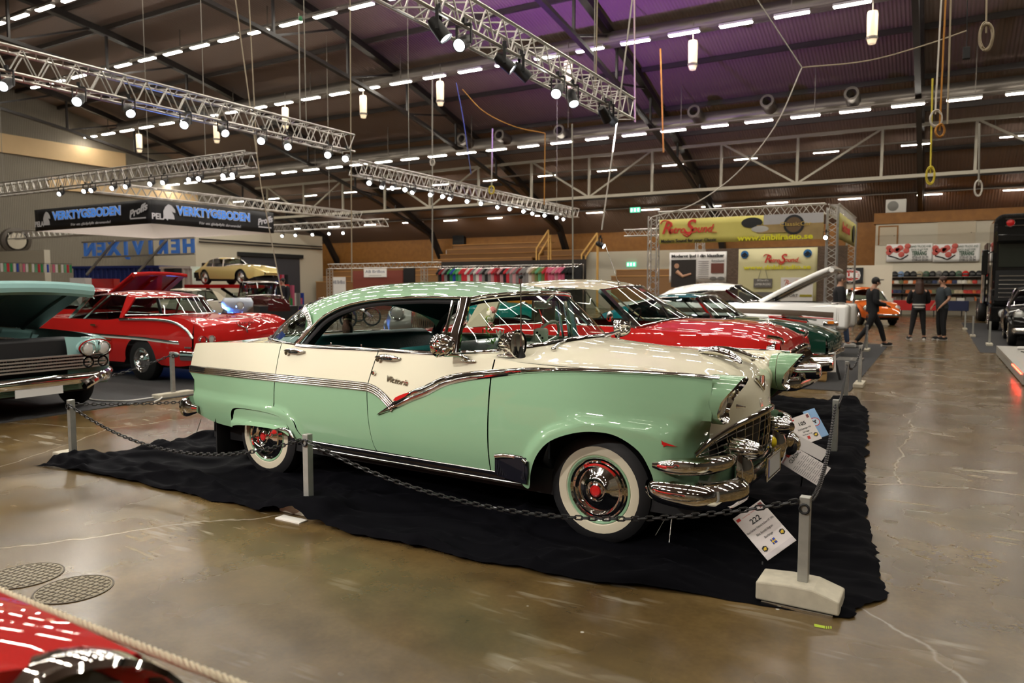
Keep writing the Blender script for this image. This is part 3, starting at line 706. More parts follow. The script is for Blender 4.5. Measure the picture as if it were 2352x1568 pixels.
# grille and nose chrome ----------------------------------------------------------
GT = [(3.50,.80,.600),(3.535,.68,.648),(3.605,.42,.705),(3.68,.22,.745),(3.715,0,.765)]
GB = [(3.49,.80,.575),(3.56,.68,.535),(3.61,.42,.495),(3.66,.22,.475),(3.68,0,.470)]
def both(t): return [V(x,-y,z) for x,y,z in t]+[V(x,y,z) for x,y,z in reversed(t[:-1])]
gt = curve(both(GT),5); gb = curve(both(GB),5)
m = MB(); strip(m, gt, (.8,0,.6), .042, .022); strip(m, gb, (.9,0,-.4), .026, .016); m.tube([gt[0]+V(-.01,0,0),(gt[0]+gb[0])/2+V(.0,-.012,0),gb[0]],.014,8); m.tube([gt[-1],(gt[-1]+gb[-1])/2+V(0,.012,0),gb[-1]],.014,8)
gr = m.build('grille_surround', CHROME, P_)
m = MB(); m.grid([[p+V(-.06,0,0) for p in gt],[p+V(-.05,0,0) for p in gb]]); m.build('grille_backing', BLACK, gr)
m = MB()
for k in (1,2,3,4): t = k/5; m.tube([lerp(a,b,t)+V(.0,0,0) for a,b in zip(gt,gb)], .0045, 5)
for i in range(3,len(gt)-3,2): m.tube([gt[i]+V(-.004,0,0),lerp(gt[i],gb[i],.5)+V(.004,0,0),gb[i]], .0035, 5)
m.build('grille_mesh', CHROMED, gr)
m = MB(); va = [(3.56,.80,.55),(3.60,.68,.52),(3.63,.42,.49),(3.65,0,.47)]; vb = [(3.50,.80,.36),(3.55,.68,.34),(3.60,.42,.33),(3.62,0,.33)]
m.grid([curve(both(va),5), curve(both(vb),5)]); m.build('front_valance', GREEN, P_)
# headlamp hoods
XF = [(.775,3.672),(.80,3.665),(.84,3.642),(.92,3.672),(1.0,3.735),(1.05,3.768)]
for sg in (-1,1):
    def ring(x, s=1, dz=0):
        out = []
        for k in range(28):
            t = 2*pi*k/28; c,s_ = cos(t),sin(t)
            yy = .766+.126*s*(abs(c)**.85)*(1 if c > 0 else -1)*(1 if s_ > 0 else 1-.25*abs(s_)**2); zz = .917+.134*s*(abs(s_)**.9)*(1 if s_ > 0 else -1)+dz
            if c > 0: yy = .766+s*(ys(3.6,max(zz,.80))-.766)*abs(c)**.6*(1-.10*max(0,-s_)**3)
            xx = x if not callable(x) else x(zz); out.append(V(xx, sg*yy, zz))
        return out
    m = MB(); m.grid([ring(3.56,.93), ring(3.607,1)], cv=True); m.build('headlamp_base', GREEN, P_)
    m = MB(); f = lambda zz: lin(XF,zz); m.grid([ring(3.612,1), ring(lambda z_: lerp(3.612,f(z_),.6),1), ring(f,.985)], cv=True); hh = m.build('headlamp_hood', GREEN, P_)
    m = MB(); r0 = ring(f,.985); r1 = ring(lambda z_: f(z_)+.012,.93); r2 = ring(lambda z_: f(z_)-.012,.84); r3 = ring(lambda z_: 3.635+.25*(f(z_)-3.66),.70)
    m.grid([r0,r1,r2,r3], cv=True); m.build('bezel', CHROME, hh)
    m = MB(); m.lathe([(.098,-.02),(.094,.0),(.06,.018),(0,.025)], (3.645,sg*.778,.905), (1,0,-.08), 24); m.build('headlight', LENS, hh)
    m = MB(); m.tube([V(3.70,sg*.69,.875),V(3.75,sg*.685,.873)], [.012,.003], 8); m.build('bullet', CHROME, hh)
# front bumper
def bumper_sweep(name, path, prof, parent, m_=CHROME, per=5):
    """path: (x,y,z, scale) ; prof: (outward, up)"""
    pts = curve([V(a[0],a[1],a[2]) for a in path], per); sc = curve([V(a[3],a[4] if len(a) > 4 else a[3],0) for a in path], per); rows = []
    for i,p in enumerate(pts):
        d = (pts[min(i+1,len(pts)-1)]-pts[max(i-1,0)]); d.z = 0; d.normalize(); nn = V(d.y,-d.x,0)
        rows.append([p+nn*(a*sc[i].x)+V(0,0,b*sc[i].y) for a,b in prof])
    m = MB(); m.grid(rows, cv=True); k = len(prof); m.add(rows[0],[tuple(range(k))]); m.add(rows[-1],[tuple(range(k-1,-1,-1))]); return m.build(name, m_, parent)
BP = [(0,.5),(.38,.46),(.64,.28),(.72,0),(.66,-.28),(.46,-.46),(.2,-.52),(0,-.5),(-.1,0)]
for sg in (-1,1):
    wing = [(3.315,sg*-.0,0,0)]
    pth = [(3.30,sg*.945,.435,.035,.075),(3.36,sg*.958,.425,.075,.115),(3.47,sg*.955,.418,.09,.135),(3.58,sg*.92,.415,.105,.145),(3.66,sg*.82,.412,.12,.145),(3.695,sg*.70,.41,.12,.135),(3.70,sg*.63,.41,.10,.12)]
    if sg > 0: pth = pth[::-1]
    bumper_sweep('bumper_wing', pth, BP, P_)
    pp = [(3.335,sg*.952,.560,.03,.040),(3.42,sg*.962,.566,.06,.080),(3.52,sg*.935,.570,.08,.092),(3.60,sg*.86,.572,.085,.088),(3.65,sg*.75,.575,.08,.072),(3.665,sg*.62,.575,.04,.040)]
    if sg > 0: pp = pp[::-1]
    pod = bumper_sweep('parking_lamp_pod', pp, BP, P_)
    m = MB(); strip(m, [V(x,sg*(y_+.002),.565) for x,y_ in ((3.37,.988),(3.42,.998),(3.47,.990))], (0,sg,0), [.014,.02,.01], .006); m.build('red_stripe', REDM, pod)
    # bumper guard: tall plate below, fluted bullet above
    m = MB(); y = sg*.43
    G = [(.315,.40),(.36,.75),(.44,.95),(.50,.85),(.56,.55)]
    rows = []
    for z,s in G: rows.append([V(3.66+.085*s*cos(t)*(1 if cos(t) > 0 else .3), y+.085*(.4+.6*s)*sin(t), z) for t in [2*pi*k/16 for k in range(16)]])
    m.grid(rows, cv=True); m.add(rows[0],[tuple(range(16))]); m.add(rows[-1],[tuple(range(15,-1,-1))])
    gd = m.build('bumper_guard', CHROME, P_)
    m = MB(); n = 40; rows = []
    for r_,h in ((.062,-.10),(.066,-.02),(.060,.05),(.044,.10),(.020,.125),(0,.13)): rows.append([V(3.66+h,y+r_*cos(t)*(1-.06*(k%2)),.585+r_*sin(t)*(1-.06*(k%2))) for k,t in enumerate([2*pi*k/n for k in range(n)])])
    m.grid(rows, cv=True); m.build('guard_bullet', CHROME, gd)
    m = MB(); m.ball((3.66,y-.10*sg,.49),(.04,.042,.042),14,8); fl = m.build('fog_lamp', mat('amber_lamp_lens', (.80,.62,.02), .15, coat=1), P_)
    m = MB(); m.lathe([(.048,.015),(.052,.0),(.046,-.05),(.02,-.08)], (3.66,y-.10*sg,.49), (1,0,0), 18); m.build('lamp_shell', CHROME, fl)
bumper_sweep('bumper_bar', [(3.62,-.60,.385,.07,.085),(3.655,-.4,.385,.07,.085),(3.67,0,.385,.07,.085),(3.655,.4,.385,.07,.085),(3.62,.60,.385,.07,.085)], BP, P_)
m = MB(); m.box((3.745,-.16,.36),(3.755,.16,.475)); pt = m.build('licence_plate', mat('plate_white', (.62,.62,.60), .4), P_, smooth=False, bevel=.004)
m = MB(); m.box((3.755,-.158,.365),(3.757,-.125,.47)); m.build('blue_band', mat('plate_blue', (.02,.06,.40), .4), pt, smooth=False)
m = MB(); m.tube([V(3.752,-.17,.35),V(3.752,.17,.35),V(3.752,.17,.485),V(3.752,-.17,.485)], .009, 8, closed=True); m.build('plate_frame', CHROME, pt)
# V emblem, script, hood ornament
m = MB(); m.tube([V(3.655,-.09,.955),V(3.68,0,.885),V(3.655,.09,.955)], .010, 8); m.prism([(-.03,-.05),(0,-.08),(.03,-.05),(.03,.04),(-.03,.04)], (3.645,0,.93), (0,1,0), (.0,0,1), (.03,0,0)); m.build('hood_emblem', CHROME, P_)
text('hood_script', 'Fairlane', .075, CHROME, (3.692,-.02,.815), (radians(80),0,pi/2), P_, .35, .004)
m = MB()
for sg in (-1,1):
    w_ = [V(3.28,sg*.015,1.099),V(3.36,sg*.045,1.115),V(3.46,sg*.085,1.108),V(3.55,sg*.135,1.07),V(3.575,sg*.155,1.04)]
    strip(m, curve(w_,5), (0,sg*.35,1), [.02+.05*sin(pi*min(1,(i+2)/22)) for i in range(21)], .022)
m.tube(curve([V(3.28,0,1.10),V(3.40,0,1.125),V(3.50,0,1.115),V(3.60,0,1.085),V(3.68,0,1.075)],5), [.006]*3+[.018]*8+[.014]*6+[.008]*4, 10)
m.build('hood_ornament', CHROME, P_)
text('door_script', 'Victoria', .062, CHROME, (1.50,-(ys(1.5,.895)+.004),.890), (pi/2,radians(6),0), P_, .4, .005)
# rear bumper end
for sg in (-1,1):
    pth = [(-.70,sg*.93,.50,.02,.06),(-.80,sg*.945,.50,.05,.13),(-.90,sg*.90,.50,.08,.15),(-.96,sg*.78,.50,.09,.15),(-.98,sg*.5,.49,.08,.13),(-.99,0,.49,.08,.13)]
    if sg < 0: pth = pth[::-1]
    bumper_sweep('rear_bumper', pth, BP, P_)
    m = MB(); m.lathe([(.0,-.10),(.09,-.10),(.10,0),(.09,.02),(.06,.04),(0,.05)], (-.86,sg*.72,.93), (-1,0,0), 20); m.build('tail_lamp', REDM, P_)
# ------------------------------------------------------------------ greenhouse
DRIP = [(.455,.86,1.080),(.545,.822,1.190),(.660,.792,1.293),(.835,.765,1.370),(1.09,.737,1.421),(1.50,.722,1.447),(1.92,.705,1.445),(2.06,.60,1.466),(2.16,.40,1.478),(2.20,.2,1.486),(2.21,0,1.489)]
R0 = [(.415,.862,1.066),(.495,.822,1.165),(.53,.79,1.230),(.45,.735,1.305),(.28,.61,1.345),(.08,.41,1.372),(-.03,.2,1.383),(-.07,0,1.388)]
RIBS = [R0]
# ribs run from the drip edge to the centre line of the roof
def rib(drip, xc, zc_, n=8, crown=.40):
    out = []
    for k in range(n):
        t = k/(n-1); y = drip[1]*(1-t); u = 1-(y/drip[1]); s = 1-(1-u)**2.6
        out.append((drip[0]+(xc-drip[0])*s, y, drip[2]+(zc_-drip[2])*s))
    return out
RIBS += [rib((.545,.822,1.190),.06,1.425), rib((.660,.792,1.293),.22,1.468), rib((.835,.765,1.370),.5,1.520), rib((1.09,.737,1.421),.9,1.553), rib((1.50,.722,1.447),1.4,1.565), rib((1.76,.712,1.448),1.72,1.550), rib((1.91,.700,1.446),1.97,1.512), rib((1.945,.690,1.440),2.085,1.486)]
full = [ [V(x,-y,z) for x,y,z in r]+[V(x,y,z) for x,y,z in reversed(r[:-1])] for r in RIBS]
rows = net(full, 5, 3)
m = MB(); m.grid(rows); rf = m.build('roof', GREEN, P_)
# headliner just inside
m = MB(); m.grid([[V(p.x*.985+.02,p.y*.965,p.z-.022) for p in r] for r in rows[6:]]); m.build('headliner', HEADL, rf)
for sg in (-1,1):
    dp = [V(x,sg*(y+.004),z) for x,y,z in DRIP[:6]]+[V(1.93,sg*.705,1.445)]
    m = MB(); strip(m, curve(dp,6), (0,sg,.3), .022, .016); m.build('drip_rail', CHROME, rf)
    # black rubber channel and dark inner pillar following the window opening
    ip = [V(x+.015,sg*(y-.020),z-.020) for x,y,z in DRIP[:7]]
    m = MB(); strip(m, curve(ip,6), (0,sg,0), .045, .010); m.build('window_channel', BLACK, rf)
    m = MB(); I0 = curve(ip,6); m.grid([I0,[p+V(.03*0,-sg*.10,-.006) for p in I0]]); m.build('pillar_trim', HEADL, rf)
    # chrome ribs on the rear pillar
    m = MB(); base = curve([V(x,sg*y,z) for x,y,z in R0[:6]],6)
    for o in range(4): strip(m, [p+V(.000-.016*o,sg*(.006-.005*o),.002-.004*o) for p in base], (-.35,sg,.35), .013, .008)
    m.build('pillar_ribs', CHROME, rf)
# backlight
BB = [(.43,.855,1.070),(.26,.83,1.082),(.08,.76,1.084),(-.12,.64,1.084),(-.34,.46,1.082),(-.50,.25,1.080),(-.56,.12,1.080),(-.57,0,1.080)]
bt = curve(both([(x-.045,y-.006,z-.012) if i else (x,y,z) for i,(x,y,z) in enumerate(R0)]),3); bb = curve(both(BB),3)
m = MB(); m.grid([[lerp(a,b,t)+V(-.035*sin(pi*t),0,.012*sin(pi*t)) for a,b in zip(bt,bb)] for t in [k/6 for k in range(7)]]); bl = m.build('rear_window', GLASSD, P_)
m = MB(); strip(m, [p+V(0,0,.004) for p in bb], (-.5,0,1), .034, .016); m.build('rear_window_moulding', CHROME, bl)
ik = min(range(len(bb)), key=lambda i: (bb[i]-V(.06,-.745,1.084)).length); q = []
for i_,t_ in ((ik,.90),(ik+3,.90),(ik+3,.66),(ik,.66)): q.append(lerp(bt[i_],bb[i_],t_)+V(-.035*sin(pi*t_)+.012,.012,.012*sin(pi*t_)))
m = MB(); m.add(q, [(0,1,2,3)]); m.build('window_sticker', mat('blue_sticker', (.04,.09,.45), .5), bl, smooth=False)
# windshield
WT = [(1.925,.705,1.425),(1.985,.63,1.443),(2.035,.48,1.456),(2.065,.25,1.465),(2.075,0,1.469)]
WB = [(1.955,.838,1.098),(2.09,.815,1.104),(2.235,.735,1.118),(2.35,.57,1.140),(2.425,.30,1.158),(2.45,0,1.166)]
def resamp(t, n): 
    P = curve([V(*a) for a in t], 12); L = [0]
    for a,b in zip(P,P[1:]): L.append(L[-1]+(b-a).length)
    out = []
    for k in range(n):
        s = L[-1]*k/(n-1); i = max(j for j in range(len(L)) if L[j] <= s+1e-9); i = min(i,len(P)-2); out.append(lerp(P[i],P[i+1],(s-L[i])/max(1e-9,L[i+1]-L[i])))
    return out
wt = resamp(WT,14); wb = resamp(WB,14); wt = [V(p.x,-p.y,p.z) for p in wt]+[V(p.x,p.y,p.z) for p in reversed(wt[:-1])]; wb = [V(p.x,-p.y,p.z) for p in wb]+[V(p.x,p.y,p.z) for p in reversed(wb[:-1])]
m = MB(); m.grid([[lerp(a,b,t)+V(.02*sin(pi*t),0,.006*sin(pi*t)) for a,b in zip(wt,wb)] for t in [k/8 for k in range(9)]]); ws = m.build('windshield', GLASS, P_)
m = MB(); strip(m, wt, (1,0,.5), .030, .014); strip(m, [p+V(.012,0,-.004) for p in wb], (.6,0,1), .040, .018); m.build('windshield_moulding', CHROME, ws)
m = MB(); strip(m, [p+V(-.006,0,.012) for p in wt], (1,0,.8), .022, .016); m.build('header_rail', CHROME, ws)
for sg in (-1,1):
    m = MB(); a = V(1.915,sg*.722,1.440); b = V(1.905,sg*.85,1.090)
    strip(m, [a,lerp(a,b,.25)+V(.004,0,0),lerp(a,b,.6)+V(-.004,sg*.008,0),b], (0,sg,.35), [.085,.080,.080,.10], .022, prof=[(-.5,-.3),(-.5,.4),(-.38,.9),(-.1,.7),(.2,1),(.42,.8),(.5,.2),(.5,-.3)]); m.build('front_pillar', CHROME, P_)
    # wing window frame
    m = MB(); q = [V(1.815,sg*.725,1.425),V(1.872,sg*.725,1.425),V(1.875,sg*.85,1.092),V(1.808,sg*.85,1.092)]
    m.tube(q, .012, 8, closed=True); wf = m.build('vent_window_frame', CHROME, P_)
    m = MB(); k = [lerp(p,(q[0]+q[1]+q[2]+q[3])/4,.14) for p in q]; m.tube(k,.005,6,closed=True); m.build('vent_window_seal', BLACK, wf)
    m = MB(); m.add(q,[(0,1,2,3)]); m.build('vent_window', GLASS, wf, smooth=False)
# wipers
for y in (-.45,.25):
    m = MB(); m.tube(curve([V(2.50,y-.12,1.128),V(2.455,y+.05,1.150),V(2.435,y+.30,1.166)],5),[.007]*11,6); m.ball((2.505,y-.13,1.124),.018,10,6); w_ = m.build('wiper', CHROMED, P_)
    m = MB(); m.tube([V(2.44,y-.02,1.160),V(2.436,y+.18,1.172),V(2.43,y+.36,1.178)], .006, 5); m.build('wiper_blade', RUBBER, w_)
# antenna
m = MB(); m.tube([(2.388,-.79,1.12),(2.383,-.785,1.575)], [.006,.004], 8); an = m.build('antenna', CHROMED, P_)
m = MB(); m.ball((2.383,-.785,1.583),.014,12,8); m.build('antenna_tip', BLACK, an)
m = MB(); m.lathe([(.030,0),(.028,.025),(.014,.055),(.010,.08)], (2.389,-.79,1.070), (0,0,1), 14); m.build('antenna_base', [BLACK], an)
# mirrors: fluted bullet shells on legs
def mirror(x, y, z, base, aim, s=1.0):
    m = MB(); prof = [(0,.115),(.030,.110),(.055,.085),(.068,.045),(.074,0),(.078,-.012),(.074,-.016)]
    n = 48; d,a,b = frame_of(aim); rows = []
    for r,h in prof: rows.append([V(x,y,z)+d*h*s+(a*cos(t)+b*sin(t))*r*s*(1-.11*(k%2)*(1 if .02 < r < .073 else 0)) for k,t in enumerate([2*pi*k/n for k in range(n)])])
    m.grid(rows, cv=True); sh = m.build('door_mirror', CHROME, P_)
    m = MB(); m.lathe([(.072,-.012),(.066,-.004),(0,-.004)], (x,y,z), d, 24); m.build('mirror_glass', CHROMED, sh)
    m = MB(); bx,by,bz = base; m.tube(curve([V(bx,by,bz),V(bx+(x-bx)*.25,by+(y-by)*.4,bz+(z-bz)*.35),V(x,y,z-.055*s)],5), [.016]*3+[.012]*5+[.015]*3, 10)
    m.ball((bx,by,bz),(.060,.022,.010),16,8); m.build('mirror_leg', CHROME, sh)
mirror(1.92,-1.00,1.150,(2.07,-.915,1.055),(.95,-.25,.1),1.0)
mirror(2.36,-.80,1.165,(2.30,-.84,1.090),(-.97,.1,-.05),1.15)
mirror(2.25,.98,1.17,(2.30,.88,1.08),(.95,.2,.1),1.0)
# interior -------------------------------------------------------------------------
def bench(name, x, top, m_, wdt=.70):
    pr = [(.60,.50),(.60,.72),(.52,.80),(.20,.80),(.14,.86),(.06,top-.05),(.02,top),(-.06,top+.01),(-.12,top-.04),(-.14,.6),(-.12,.45)]
    P2 = [V(a,0,b) for a,b in pr]; c_ = curve(P2,3); ys2 = [-wdt,-wdt+.03,-wdt+.10,-.3,0,.3,wdt-.10,wdt-.03,wdt]; rows = []
    for y in ys2:
        e = max(0,(abs(y)-wdt+.10)/.10); rows.append([V(x+p.x*(1-.10*e*e),y,lerp(p.z,.68,.16*e*e)) for p in c_])
    m = MB(); m.grid(rows); m.add(rows[0],[tuple(range(len(c_)))]); m.add(rows[-1],[tuple(range(len(c_)))]); return m.build(name, m_, P_)
bench('rear_seat', .46, 1.125, TEAL, .74); bench('front_seat', 1.36, 1.07, TEAL, .72)
m = MB(); m.box((-.45,-.66,1.04),(.36,.66,1.07)); m.build('parcel_shelf', TEAL, P_, smooth=False)
m = MB(); d = curve([V(1.98,0,.80),V(1.94,0,.92),V(1.99,0,1.03),V(2.09,0,1.085),V(2.40,0,1.10)],4); m.grid([[V(p.x-.16*(abs(y)/.8)**3,y,p.z-.02*(abs(y)/.8)**2) for p in d] for y in (-.80,-.5,-.2,0,.2,.5,.80)]); m.build('dashboard', SAGE, P_)
m = MB(); c0 = V(1.86,.40,1.06); u = V(.45,0,.89).normalized(); m.tube([c0+V(0,1,0)*(.21*cos(t))+u*(.21*sin(t)) for t in [2*pi*k/32 for k in range(32)]], .012, 8, closed=True)
for k in (0.3,pi-.3): m.bar(c0,c0+V(0,1,0)*(.20*cos(k))+u*(.20*sin(k)),.018)
m.cyl(c0,c0+V(.30,0,-.12),.03); m.build('steering_wheel', mat('ivory_plastic', (.45,.50,.42), .35), P_)
m = MB(); m.box((2.08,-.13,1.36),(2.10,.13,1.42)); m.bar((2.10,0,1.40),(2.18,0,1.46),.02); m.build('inner_mirror', CHROMED, P_, bevel=.008)
for x,y in ((.80,-.855),(1.10,-.855)):
    m = MB(); m.cyl((x,y,1.085),(x,y,1.108),.006); m.ball((x,y,1.11),.008,8,6); m.build('lock_button', CHROMED, P_)
m = MB(); m.tube(curve([V(.66,-.86,1.082),(.80,-.86,1.094),(.95,-.86,1.094),(1.08,-.86,1.082)],5),.004,6); m.build('window_glass_edge', CHROMED, P_)
# ================================================================== CLOTH, POSTS, CHAINS, SIGNS
from mathutils import noise as NZ
VELVET = mat('black_velvet', (.0028,.0028,.004), .8, spec=.035)
VELVET.node_tree.nodes['Principled BSDF'].inputs['Sheen Weight'].default_value = .015
VELVET.node_tree.nodes['Principled BSDF'].inputs['Sheen Roughness'].default_value = .4
VELVET.node_tree.nodes['Principled BSDF'].inputs['Sheen Tint'].default_value = (.5,.5,.62,1)
POSTS = [(-6.47,3.56),(-3.60,3.51),(-.51,3.69),(-.73,6.88),(-.99,10.47)]
def fold(x, y):
    p = V(x*1.1,y*1.1,0); q = V(NZ.noise(p*.9)*.8, NZ.noise(p*.9+V(9,3,1))*.8, 0)
    a = 1-abs(NZ.noise(V(x*1.3+y*.9,y*2.6-x*.7,2)+q)); b = 1-abs(NZ.noise(V(x*2.9-y*1.6,y*2.2,5)+q*1.4)); c = 1-abs(NZ.noise(V(x*.9,y*4.6,8)+q))
    return .046*a**5+.026*b**7+.030*c**8
m = MB(); nx, ny = 190, 170; rows = []
for j in range(ny+1):
    v = j/ny; r = []
    for i in range(nx+1):
        u = i/nx
        xl = lin([(0,-6.62),(.05,-6.50),(.12,-6.42),(.5,-6.55),(1,-6.6)],v); xr = lin([(0,-.33),(.1,-.16),(.4,-.40),(.8,-.60),(.95,-.70),(1,-.85)],v)
        yn = lin([(0,3.30),(.03,3.33),(.15,3.40),(.46,3.36),(.60,3.32),(.80,3.36),(.90,3.52),(1,3.60)],u)
        yf = lin([(0,10.5),(.9,10.5),(1,10.45)],u)
        ew = .035*NZ.noise(V(v*30,1,0))+.02*NZ.noise(V(v*90,5,0)); en = .03*NZ.noise(V(u*22,7,0))+.015*NZ.noise(V(u*70,2,0))
        x = lerp(xl,xr,u)+ew*(smooth(.9,1,u)*1.6+smooth(.1,0,u)); y = lerp(yn,yf,v**1.25)+en*smooth(.08,0,v)
        e = min(smooth(0,.012,u), smooth(0,.012,1-u), smooth(0,.012,v), smooth(0,.02,1-v))
        z = .004+fold(x,y)*(.35+.65*e)
        for k,(px_,py_) in enumerate(POSTS):
            if k == 2: 
                z *= lin([(0,.2),(.25,.5),(.6,1)], sqrt((x-px_)**2+(y-py_)**2)); continue
            d = max(abs(x-px_)/.27, abs(y-py_)/.16) if k < 3 else max(abs(x-px_)/.16, abs(y-py_)/.27)
            z += .085*smooth(1.25,.75,d)*(.85+.15*NZ.noise(V(x*9,y*9,0)))
        if -4.4 < x < -4.0: pass
        r.append(V(x,y,z))
    rows.append(r)
m.grid(rows)
tag(m.build('display_cloth', VELVET, angle=80), 'wrinkled black velvet cloth spread on the floor under the green and red cars', 'cloth')
CONC = mat('concrete_base', (.52,.48,.38), .8, noise=(18,.10))
def post(p, lab, base='none', h=.545, along=(1,0), name='chain_post'):
    x,y = p[:2]; z = p[2] if len(p) > 2 else 0
    r = empty(name, (x,y,z), atan2(along[1],along[0]), lab, 'post', 'galvanised chain posts')
    m = MB(); m.box((-.024,-.024,.06),(.024,.024,h)); m.build('post_tube', GALV, r, smooth=False, bevel=.003)
    if base == 'wedge':
        m = MB(); m.prism([(-.20,0),(.175,0),(.175,.065),(.06,.10),(-.06,.10),(-.20,.088)], (0,.10,.012), (1,0,0), (0,0,1), (0,-.20,0)); m.build('concrete_base', CONC, r, smooth=False, bevel=.008)
        m = MB(); m.box((-.17,-.115,0),(.15,.09,.012)); m.build('base_strip', CHROMED, r, smooth=False)
    elif base == 'flat':
        m = MB(); m.box((-.28,-.07,0),(.28,.07,.06)); m.build('concrete_base', CONC, r, smooth=False, bevel=.01)
    else:
        m = MB(); m.box((-.22,-.06,0),(.22,.09,.075)); m.build('concrete_base', CONC, r, smooth=False, bevel=.01)
    m = MB(); m.tube([V(.0,-.03,h-.055)+V(.022*cos(t),0,.022*sin(t)) for t in [2*pi*k/10 for k in range(10)]], .006, 6, closed=True); m.build('chain_eye', BLACK, r)
    return r
post(POSTS[0], 'galvanised chain post at the left corner of the black cloth')
post(POSTS[1], 'galvanised chain post in front of the green car doors')
post(POSTS[2], 'galvanised chain post on a bare concrete wedge at the near right corner', 'wedge', .525, (1,-.02))
post(POSTS[3], 'galvanised chain post on the right cloth edge beside the number cards', 'cover', .545, (0,1))
post(POSTS[4], 'galvanised chain post at the far right corner of the black cloth', 'cover', .545, (0,1))
CHAINM = mat('black_chain_plastic', (.014,.014,.015), .38)
def chain(p, q, sag, lab, pitch=.040, wire=.0048, s=1):
    p = Vector(p); q = Vector(q); n0 = 60; pts = [lerp(p,q,k/n0)-V(0,0,sag*4*(k/n0)*(1-k/n0)) for k in range(n0+1)]
    L_ = [0]
    for a,b in zip(pts,pts[1:]): L_.append(L_[-1]+(b-a).length)
    n = int(L_[-1]/pitch); m = MB()
    def at(s_):
        i = max(j for j in range(len(L_)) if L_[j] <= s_+1e-9); i = min(i,n0-1); return lerp(pts[i],pts[i+1],(s_-L_[i])/(L_[i+1]-L_[i]))
    for k in range(n):
        a = at(L_[-1]*k/n); b = at(L_[-1]*(k+1)/n); d = (b-a).normalized(); c = (a+b)/2; _,e1,e2 = frame_of(d); e = e1 if k % 2 else e2
        hl = pitch*.5; hw = pitch*.28; ring = []
        for t in [2*pi*i/10 for i in range(10)]:
            ring.append(c+d*(hl*.62*(1 if cos(t) > .01 else -1 if cos(t) < -.01 else 0)+hw*cos(t))+e*(hw*sin(t)))
        m.tube(ring, wire, 5, closed=True)
    return tag(m.build('barrier_chain', CHAINM), lab, 'chain', 'black link chains')
H_ = .505
def pe(k, dy=-.03): return V(POSTS[k][0], POSTS[k][1]+dy, H_)
chain(pe(0)+V(.03,0,0), pe(1)-V(.03,0,0), .235, 'black chain between the left corner post and the middle post')
chain(pe(1)+V(.03,0,0), pe(2)-V(.03,0,0), .26, 'black chain across the front wheel, hanging to the near right post')
chain(pe(2)+V(.02,.03,0), pe(3)+V(0,-.0,0), .17, 'black chain along the right cloth edge passing the number cards', .034)
chain(pe(3)+V(.0,.06,0), pe(4), .14, 'black chain at the far end of the right cloth edge', .034)
chain(pe(0)+V(.0,.06,0), V(-6.62,8.6,.505), .20, 'black chain running back from the left corner post behind the car tail')
post((-6.62,8.66), 'galvanised chain post hidden behind the green car tail', 'cover', .545, (0,1))
# cards ------------------------------------------------------------------------------
def on_plane(px, py, p0, n):
    v = ray(px,py); e = V(0,0,EYE); return e+v*((Vector(p0)-e).dot(n)/v.dot(n))
def card(name, quad, p0, n, m_, lab, cat='card', group=None):
    """quad: four picture corners tl tr br bl of a flat sheet standing in the plane (p0,n)"""
    q = [on_plane(x,y,p0,n) for x,y in quad]; c = sum(q,V(0,0,0))/4; ex = ((q[1]-q[0])+(q[2]-q[3]))/2; ey = ((q[0]-q[3])+(q[1]-q[2]))/2
    w_ = ex.length; h_ = ey.length; ex.normalize(); ey = (ey-ex*ey.dot(ex)).normalized(); ez = ex.cross(ey)
    o = bpy.data.objects.new(name, None); COL.objects.link(o); o.empty_display_size = .1
    o.matrix_world = Matrix(((ex.x,ey.x,ez.x,c.x),(ex.y,ey.y,ez.y,c.y),(ex.z,ey.z,ez.z,c.z),(0,0,0,1)))
    tag(o, lab, cat, group)
    m = MB(); m.box((-w_/2,-h_/2,-.004),(w_/2,h_/2,0)); m.build('sheet', m_, o, smooth=False)
    lo_ = min(q,key=lambda p: p.z); m = MB(); a_ = c-ez*.012; m.bar(a_,(a_.x-.03,a_.y+.10,.012),.010); m.bar(lo_-ez*.010+(c-lo_)*.08,(lo_.x,lo_.y,.010),.008); st = m.build('stand_wire', BLACK, None, smooth=False); st.parent = o; st.matrix_parent_inverse = o.matrix_world.inverted()
    return o, w_, h_
def rect(parent, name, x0, y0, x1, y1, m_, z=.0006, th=.0006):
    m = MB(); m.box((x0,y0,z),(x1,y1,z+th)); return m.build(name, m_, parent, smooth=False)
PINKW = mat('card_white', (.80,.74,.73), .55); LILAC = mat('card_foot_grey', (.68,.63,.64), .55)
YELL = mat('yellow_ink', (.80,.55,.03), .5); BLUEI = mat('blue_ink', (.02,.05,.35), .5); REDI = mat('red_ink', (.62,.04,.03), .5); PALEBL = mat('pale_blue_card', (.24,.42,.70), .5)
def badge(o, x, y, s, nm='sponsor_badge'):
    m = MB(); m.prism([(-.5*s,-.35*s),(0,-.62*s),(.5*s,-.35*s),(.5*s,.35*s),(0,.62*s),(-.5*s,.35*s)], (x,y,.0006), (1,0,0), (0,1,0), (0,0,.0008)); b = m.build(nm, INK, o, smooth=False)
    m = MB(); m.prism([(-.36*s,-.2*s),(.1*s,-.34*s),(.36*s,.1*s),(.2*s,.3*s),(-.3*s,.12*s)], (x,y,.0015), (1,0,0), (0,1,0), (0,0,.0004)); m.build('badge_mark', YELL, b, smooth=False)
def T(parent, s, size, x, y, m_=None, z=.0012, **k):
    k.setdefault('ext', .0003); return text('lettering', s, size, m_ or INK, (x,y,z), (0,0,0), parent, **k)
p0 = on_z(1750,1296,.02); n = (V(0,0,EYE)-p0); n.z = 0; n = (n.normalized()+V(0,0,.75)).normalized()
